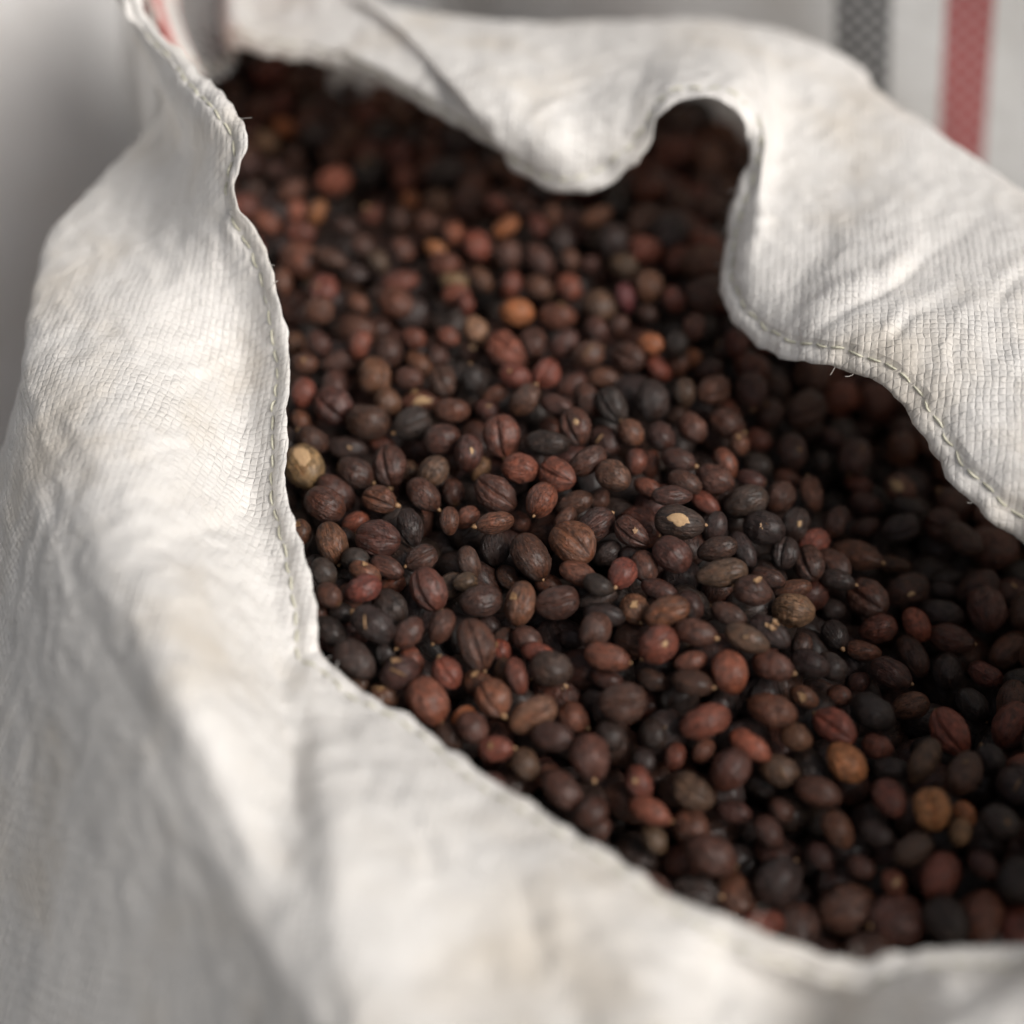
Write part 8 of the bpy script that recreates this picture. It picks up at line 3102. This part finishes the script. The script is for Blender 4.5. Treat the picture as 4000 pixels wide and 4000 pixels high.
WORD = {'K': 'charcoal black', 'D': 'dark brown', 'B': 'mid brown', 'R': 'reddish brown', 'S': 'bright red-brown',
        'O': 'orange', 'V': 'olive brown', 'T': 'pale tan', 'C': 'crimson', 'W': 'brown and rust mottled'}


def cherry_shape(nu, nv, kind, seed, fine=False):
    """a dried coffee cherry of unit length and width: two lobes, a seam between them, a drawn-in stem end"""
    rnd = random.Random(seed)
    ph = np.linspace(0, 2*np.pi, nu, endpoint=False)
    t = np.linspace(0, np.pi, nv)
    X = -np.cos(t)*.5
    prof = .5*np.sin(t)**rnd.uniform(.80, .95)
    prof *= 1+rnd.uniform(-.22, .10)*X                     # egg-shaped, narrower at the stem
    depth = (.02, .10, .25)[kind]*rnd.uniform(.85, 1.25)
    w = (.5, .17, .16)[kind]*rnd.uniform(.85, 1.2)
    V, sk, tip = [], [], []
    o = Vector((rnd.uniform(0, 50), rnd.uniform(0, 50), rnd.uniform(0, 50)))
    wr = rnd.uniform(.45, 1.25)
    bend = rnd.uniform(-.2, .2)
    lo = rnd.uniform(-.10, .10)
    for j in range(nv):
        s = math.sin(t[j])
        for i in range(nu):
            a = ph[i]
            d1 = (a-math.pi/2-lo*X[j]*3)
            d2 = (a-3*math.pi/2+lo*X[j]*2)
            gr = depth*(math.exp(-(d1/w)**2)+.7*math.exp(-(d2/w)**2))*min(1, s*1.6)
            lobe = 1+.05*(abs(math.cos(a))-.5)*(kind > 0)
            q = Vector((X[j]*2, math.cos(a)*s, math.sin(a)*s))
            nz = noise.noise(q*1.2+o)*.105+noise.noise(q*2.6+o)*.055
            wv = noise.noise(q*2.2+o*1.7)*.9
            c1, s1 = math.cos(a+wv*.16), math.sin(a+wv*.16)
            rg = 1-abs(noise.noise(Vector((X[j]*2.0, c1*4.2, s1*4.2))+o))*2.4
            fib = max(0, rg)*.034
            if fine:
                r2 = 1-abs(noise.noise(Vector((X[j]*3.4+wv, c1*9.5, s1*9.5))+o))*2.4
                fib += max(0, r2)*.034*(.4+wr)+noise.noise(q*9+o)*.012*wr
            fib *= wr
            r = prof[j]*(lobe-gr+nz+fib*s)
            x = X[j]
            if x > .40:
                x += (x-.40)**1*.35*rnd.uniform(.98, 1.0)
            V.append((x, r*math.cos(a)+bend*(x*x-.1), r*math.sin(a)))
            sk.append((X[j]*2, math.cos(a), math.sin(a)))
            tip.append(max(0., 1-(math.pi-t[j])/.30))
    return np.array(V), np.array(sk), np.array(tip)


def set_skin(me, sk, tip):
    a = me.attributes.new('skin', 'FLOAT_VECTOR', 'POINT')
    a.data.foreach_set('vector', np.asarray(sk, dtype=np.float32).ravel())
    a = me.attributes.new('tip', 'FLOAT', 'POINT')
    a.data.foreach_set('value', np.asarray(tip, dtype=np.float32))


items = []
TONES, FLAGS = 'KDBRSOVTCW', ('', 'P', 'p', 'o')
for row in DATA.split('\n'):
    f = row.split()
    if not f:
        continue
    q = [int(v)/1000 for v in f[3:7]]
    items.append(dict(p=[int(v)/20000 for v in f[0:3]], q=q, L=int(f[7])/20000, W=int(f[8])/20000, T=int(f[9])/20000,
                      c=TONES[int(f[10])], k=int(f[11]), tip=int(f[12]), fl=FLAGS[int(f[13])]))
random.seed(21)
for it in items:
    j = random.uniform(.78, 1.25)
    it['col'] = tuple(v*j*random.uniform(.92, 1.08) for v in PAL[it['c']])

# names for places in the heap that one can find
MARKS = [(1192, 1825, 'the cracked tan cherry by the cuff'), (1647, 1561, 'the split pale-husked cherry'), (1464, 1470, 'the large ribbed rust-and-brown cherry'),
         (2032, 1829, 'the bright red-brown egg-shaped cherry'), (2540, 1343, 'the orange cherry with a yellow eye'), (2016, 1221, 'the big orange cherry below the tongue of cloth'),
         (2071, 2174, 'the big dark cherry with the orange tip'), (2238, 2120, 'the glossy rust cherry with a deep seam'), (1455, 2438, 'the lumpy black cherry with pale specks'),
         (2652, 2040, 'the black cherry with the tan torn skin'), (2938, 2308, 'the cherry with a frayed tan stem'), (3515, 1912, 'the cherry with the torn orange husk'),
         (3762, 2105, 'the plump dark cherry under the stitched cloth edge'), (3098, 2384, 'the blotchy tan cherry'), (1858, 2515, 'the long two-lobed cherry with a pale dot'),
         (1814, 2802, 'the cherry showing orange through its skin'), (2305, 2957, 'the round cherry with a tan end, near the lower cloth rim'), (3305, 2977, 'the large orange blurred cherry'),
         (3640, 3159, 'the orange two-lobed cherry'), (3710, 2856, 'the striped coral cherry'), (2929, 2912, 'the slim coral cherry'), (2535, 3160, 'the pinkish pointed cherry'),
         (1042, 555, 'the pale tan cherry beside the upper hem'), (1305, 705, 'the broad coral cherry'), (1238, 830, 'the slim orange cherry beside the cuff'), (1771, 912, 'the small round coral cherry'),
         (2443, 1164, 'the slim crimson cherry'), (2193, 936, 'the bluish black cherry below the cloth tongue'), (2770, 1540, 'the olive brown cherry with the tan spot above it')]
SHAPES, TREES = {}, {}
for k in range(3):
    for s_ in range(9):
        V, sk, tip = cherry_shape(84, 48, k, 100*k+s_, True)
        F = grid_faces(48, 84, True)
        me = mesh_from('coffee_cherry', V, F)
        set_skin(me, sk, tip*0)
        me.materials.append(M_CHERRY)
        SHAPES[k, s_] = me
        TREES[k, s_] = BVHTree.FromPolygons([tuple(v) for v in V], F.tolist())
TIPS = []
for s_ in range(5):
    rnd = random.Random(s_)
    nu, nv = 9, 7
    V = []
    for j in range(nv):
        t = math.pi*j/(nv-1)
        for i in range(nu):
            a = 2*math.pi*i/nu
            k = 1+.35*noise.noise(Vector((math.cos(a)*1.4, math.sin(a)*1.4, t+s_*7)))
            V.append((-math.cos(t)*.0009*rnd.uniform(.8, 1.2)*(1.5 if t > 2 else 1), math.sin(t)*math.cos(a)*.0009*k, math.sin(t)*math.sin(a)*.0009*k))
    me = mesh_from('stem_tip', V, grid_faces(nv, nu, True))
    me.materials.append(M_TIP)
    TIPS.append(me)


def torn_patch(seed, size, mat, tree, turn):
    """a ragged window in the skin that shows the pale husk, laid on the fruit it belongs to"""
    rnd = random.Random(seed)
    na, nr = 20, 6
    rad = [size*(1+.6*noise.noise(Vector((1.1*math.cos(2*math.pi*i/na), 1.1*math.sin(2*math.pi*i/na), seed*3.7)))+.12*rnd.uniform(-1, 1)) for i in range(na)]
    UVs = [(0, 0)]+[(rad[i]*r/nr*math.cos(2*math.pi*i/na)*1.2, rad[i]*r/nr*math.sin(2*math.pi*i/na)) for r in range(1, nr+1) for i in range(na)]
    P = []
    for k, (u, v) in enumerate(UVs):
        edge = k > na*(nr-1)
        a = math.pi/2+v*2.-turn
        d = Vector((0, math.cos(a), math.sin(a)))
        c0 = Vector((u, 0, 0))
        hit = tree.ray_cast(c0+d, -d)
        h = (hit[0]-c0).length if hit[0] else .3
        P.append(c0+d*(h+(-.004 if edge else .014+.02*noise.noise(Vector((u*14, v*14, seed))))))
    F = [(0, 1+i, 1+(i+1) % na) for i in range(na)]
    F += [(1+r*na+i, 1+(r+1)*na+i, 1+(r+1)*na+(i+1) % na, 1+r*na+(i+1) % na) for r in range(nr-1) for i in range(na)]
    me = bpy.data.meshes.new('torn_patch')
    me.from_pydata(P, [], F)
    for p in me.polygons:
        p.use_smooth = True
    me.materials.append(mat)
    return me


PATCH = {'P': (.20, M_HUSK), 'p': (.075, M_HUSK), 'o': (.07, M_ORANGE)}

singles = items[:N_SINGLE]
rest = items[N_SINGLE:]
CAMV = Vector(CAM)
mark_of, taken = {}, set()
for m, (mx, my, nm) in enumerate(MARKS):
    best = min((math.hypot(seen(it['p'])[0]-mx, seen(it['p'])[1]-my), i) for i, it in enumerate(singles) if i not in mark_of)
    if best[0] < 45:
        mark_of[best[1]] = m


def features(it):
    if it['fl'] in ('P', 'p'):
        return ' with a pale torn patch'
    if it['fl'] == 'o':
        return ' with an orange chip'
    if it['tip']:
        return ' with a pale stem tip'
    if it['k'] == 2:
        return ' with a seam down its middle'
    return ''


buckets = {}
for i, it in enumerate(singles):
    if i in mark_of:
        it['label'] = MARKS[mark_of[i]][2]
        it['label'] = it['label'][4:].replace('cherry', 'coffee cherry', 1)
        continue
    x, y = seen(it['p'])
    d, m = min((math.hypot(x-MARKS[m][0], y-MARKS[m][1]), m) for m in mark_of.values())
    dx, dy = x-MARKS[m][0], y-MARKS[m][1]
    way = ('right of' if dx > 0 else 'left of') if abs(dx) > abs(dy) else ('below' if dy > 0 else 'above')
    buckets.setdefault((it['c'], features(it), way, m), []).append((d, i))
ORD = ['', 'second ', 'third ', 'fourth ', 'fifth ', 'sixth ', 'seventh ', 'eighth ', 'ninth ', 'tenth ']
for (c_, f_, way, m), lst in buckets.items():
    for k, (d, i) in enumerate(sorted(lst)):
        singles[i]['label'] = ORD[min(k, 9)]+WORD[c_]+' cherry'+f_+' '+way+' '+MARKS[m][2]
for i, it in enumerate(singles):
    o = bpy.data.objects.new('coffee_cherry', SHAPES[it['k'], i % 9])
    o.location = it['p']
    o.rotation_mode = 'QUATERNION'
    o.rotation_quaternion = it['q']
    o.scale = (it['L'], it['W'], it['T'])
    o.color = it['col']+(1,)
    col.objects.link(o)
    w_ = it['label'].split()
    if len(w_) > 16:
        it['label'] = ' '.join(it['label'].replace(' of cloth', '').replace('the cherry', 'that').split()[:16])
    tag(o, it['label'], 'coffee cherry', 'dried coffee cherries in the open sack')
    if it['tip']:
        t_ = bpy.data.objects.new('stem_tip', TIPS[i % 5])
        t_.parent = o
        t_.location = (.515*it['tip'] if it['tip'] > 0 else -.475, random.uniform(-.05, .05), random.uniform(-.05, .05))
        k = random.uniform(.4, .95)
        t_.scale = (k/it['L'], k/it['W'], k/it['T'])
        col.objects.link(t_)
    if it['fl'] in PATCH:
        # the window faces up towards the open mouth of the sack
        q = Quaternion(it['q']).inverted() @ (CAMV-Vector(it['p'])).normalized()
        size, mat = PATCH[it['fl']]
        me = torn_patch(i, size, mat, TREES[it['k'], i % 9], math.pi/2-math.atan2(q.z, q.y)+random.uniform(-.3, .3))
        t_ = bpy.data.objects.new('torn_patch', me)
        t_.parent = o
        col.objects.link(t_)

# the rest of the heap, beyond what one would pick out one by one
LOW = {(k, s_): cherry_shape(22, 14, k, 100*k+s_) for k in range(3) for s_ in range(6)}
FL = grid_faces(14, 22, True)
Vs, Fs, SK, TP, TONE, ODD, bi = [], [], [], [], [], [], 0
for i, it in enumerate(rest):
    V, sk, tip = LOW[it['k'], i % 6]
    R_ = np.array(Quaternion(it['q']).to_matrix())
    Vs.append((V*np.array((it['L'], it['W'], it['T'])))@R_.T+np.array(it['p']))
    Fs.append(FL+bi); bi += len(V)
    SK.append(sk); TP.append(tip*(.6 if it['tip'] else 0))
    TONE.append(np.tile(it['col']+(1,), (len(V), 1)))  # lower layers carry dark tones that paint the shade between cherries
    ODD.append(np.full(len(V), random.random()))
# an added sheet under the loose layers, coloured near black as shade in the gaps
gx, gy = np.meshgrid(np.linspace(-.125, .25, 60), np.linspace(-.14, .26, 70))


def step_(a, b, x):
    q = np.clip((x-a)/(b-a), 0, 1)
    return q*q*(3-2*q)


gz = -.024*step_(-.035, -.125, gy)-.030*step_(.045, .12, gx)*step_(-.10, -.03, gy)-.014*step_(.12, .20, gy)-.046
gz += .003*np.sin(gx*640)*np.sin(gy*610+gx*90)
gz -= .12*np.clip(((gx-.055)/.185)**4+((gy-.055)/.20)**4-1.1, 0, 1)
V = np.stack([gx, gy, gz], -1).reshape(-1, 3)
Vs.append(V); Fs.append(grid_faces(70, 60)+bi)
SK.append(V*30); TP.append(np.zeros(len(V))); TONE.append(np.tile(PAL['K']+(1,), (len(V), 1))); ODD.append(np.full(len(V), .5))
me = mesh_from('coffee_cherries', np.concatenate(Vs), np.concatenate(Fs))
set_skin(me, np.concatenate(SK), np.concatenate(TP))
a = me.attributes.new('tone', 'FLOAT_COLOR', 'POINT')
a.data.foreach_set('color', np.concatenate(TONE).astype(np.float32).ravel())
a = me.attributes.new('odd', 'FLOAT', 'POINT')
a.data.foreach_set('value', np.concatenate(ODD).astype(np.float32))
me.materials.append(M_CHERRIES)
me.materials.append(husk_material('near-black shade sheet', (.016, .010, .008), (.008, .005, .004), .95))  # matte near-black colour of the base sheet stands in for deep shade
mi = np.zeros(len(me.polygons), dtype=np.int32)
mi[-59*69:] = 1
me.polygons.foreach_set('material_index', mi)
tag(link('coffee_cherries', me), 'heap of small dried coffee cherries filling the sack beneath the others, lower ones darkened as shade', 'coffee cherries', kind='stuff')

# crumbs of husk and stalk lying on the heap
random.seed(77)
Vs, Fs, bi = [], [], 0
tops = [it for it in items[:N_SINGLE+260]]
for k in range(100):
    it = random.choice(tops)
    p = np.array(it['p'])
    up = np.array((random.uniform(-.5, .5), random.uniform(-.9, .1), 1.))
    up /= np.linalg.norm(up)
    c0 = p+up*it['W']*.52
    a = np.cross(up, (random.uniform(-1, 1), random.uniform(-1, 1), .2)); a /= np.linalg.norm(a)
    b_ = np.cross(up, a)
    if k % 4 == 0:                              # a bit of stalk
        ln = random.uniform(.0015, .0045)
        tt = np.linspace(-.5, .5, 5)[:, None]
        V, F = tube(c0+a*ln*tt+up*(.0006-.0012*tt**2), [.00018, .00025, .00025, .00022, .00012], 5)
    else:                                       # a curled flake
        s = random.uniform(.0003, .0009)
        n = 6
        V = []
        for i in range(n):
            for j in range(n):
                u, v = (i/(n-1)-.5)*2, (j/(n-1)-.5)*2
                rr = math.hypot(u, v)
                sq = max(abs(u), abs(v))/rr if rr > 0 else 1
                e = sq*(1+.8*noise.noise(Vector((u*1.6+k, v*1.6, k*.7))))
                q = c0+a*u*s*e*1.4+b_*v*s*e+up*(s*.35*(u*u-.3)+.0002)
                V.append(q)
        V = np.array(V); F = grid_faces(n, n)
    Vs.append(V); Fs.append(F+bi); bi += len(V)
me = mesh_from('husk_crumbs', np.concatenate(Vs), np.concatenate(Fs))
tag(link('husk_crumbs', me, M_TIP), 'small tan crumbs of husk and stalk scattered over the coffee cherries', 'husk crumbs', kind='stuff')
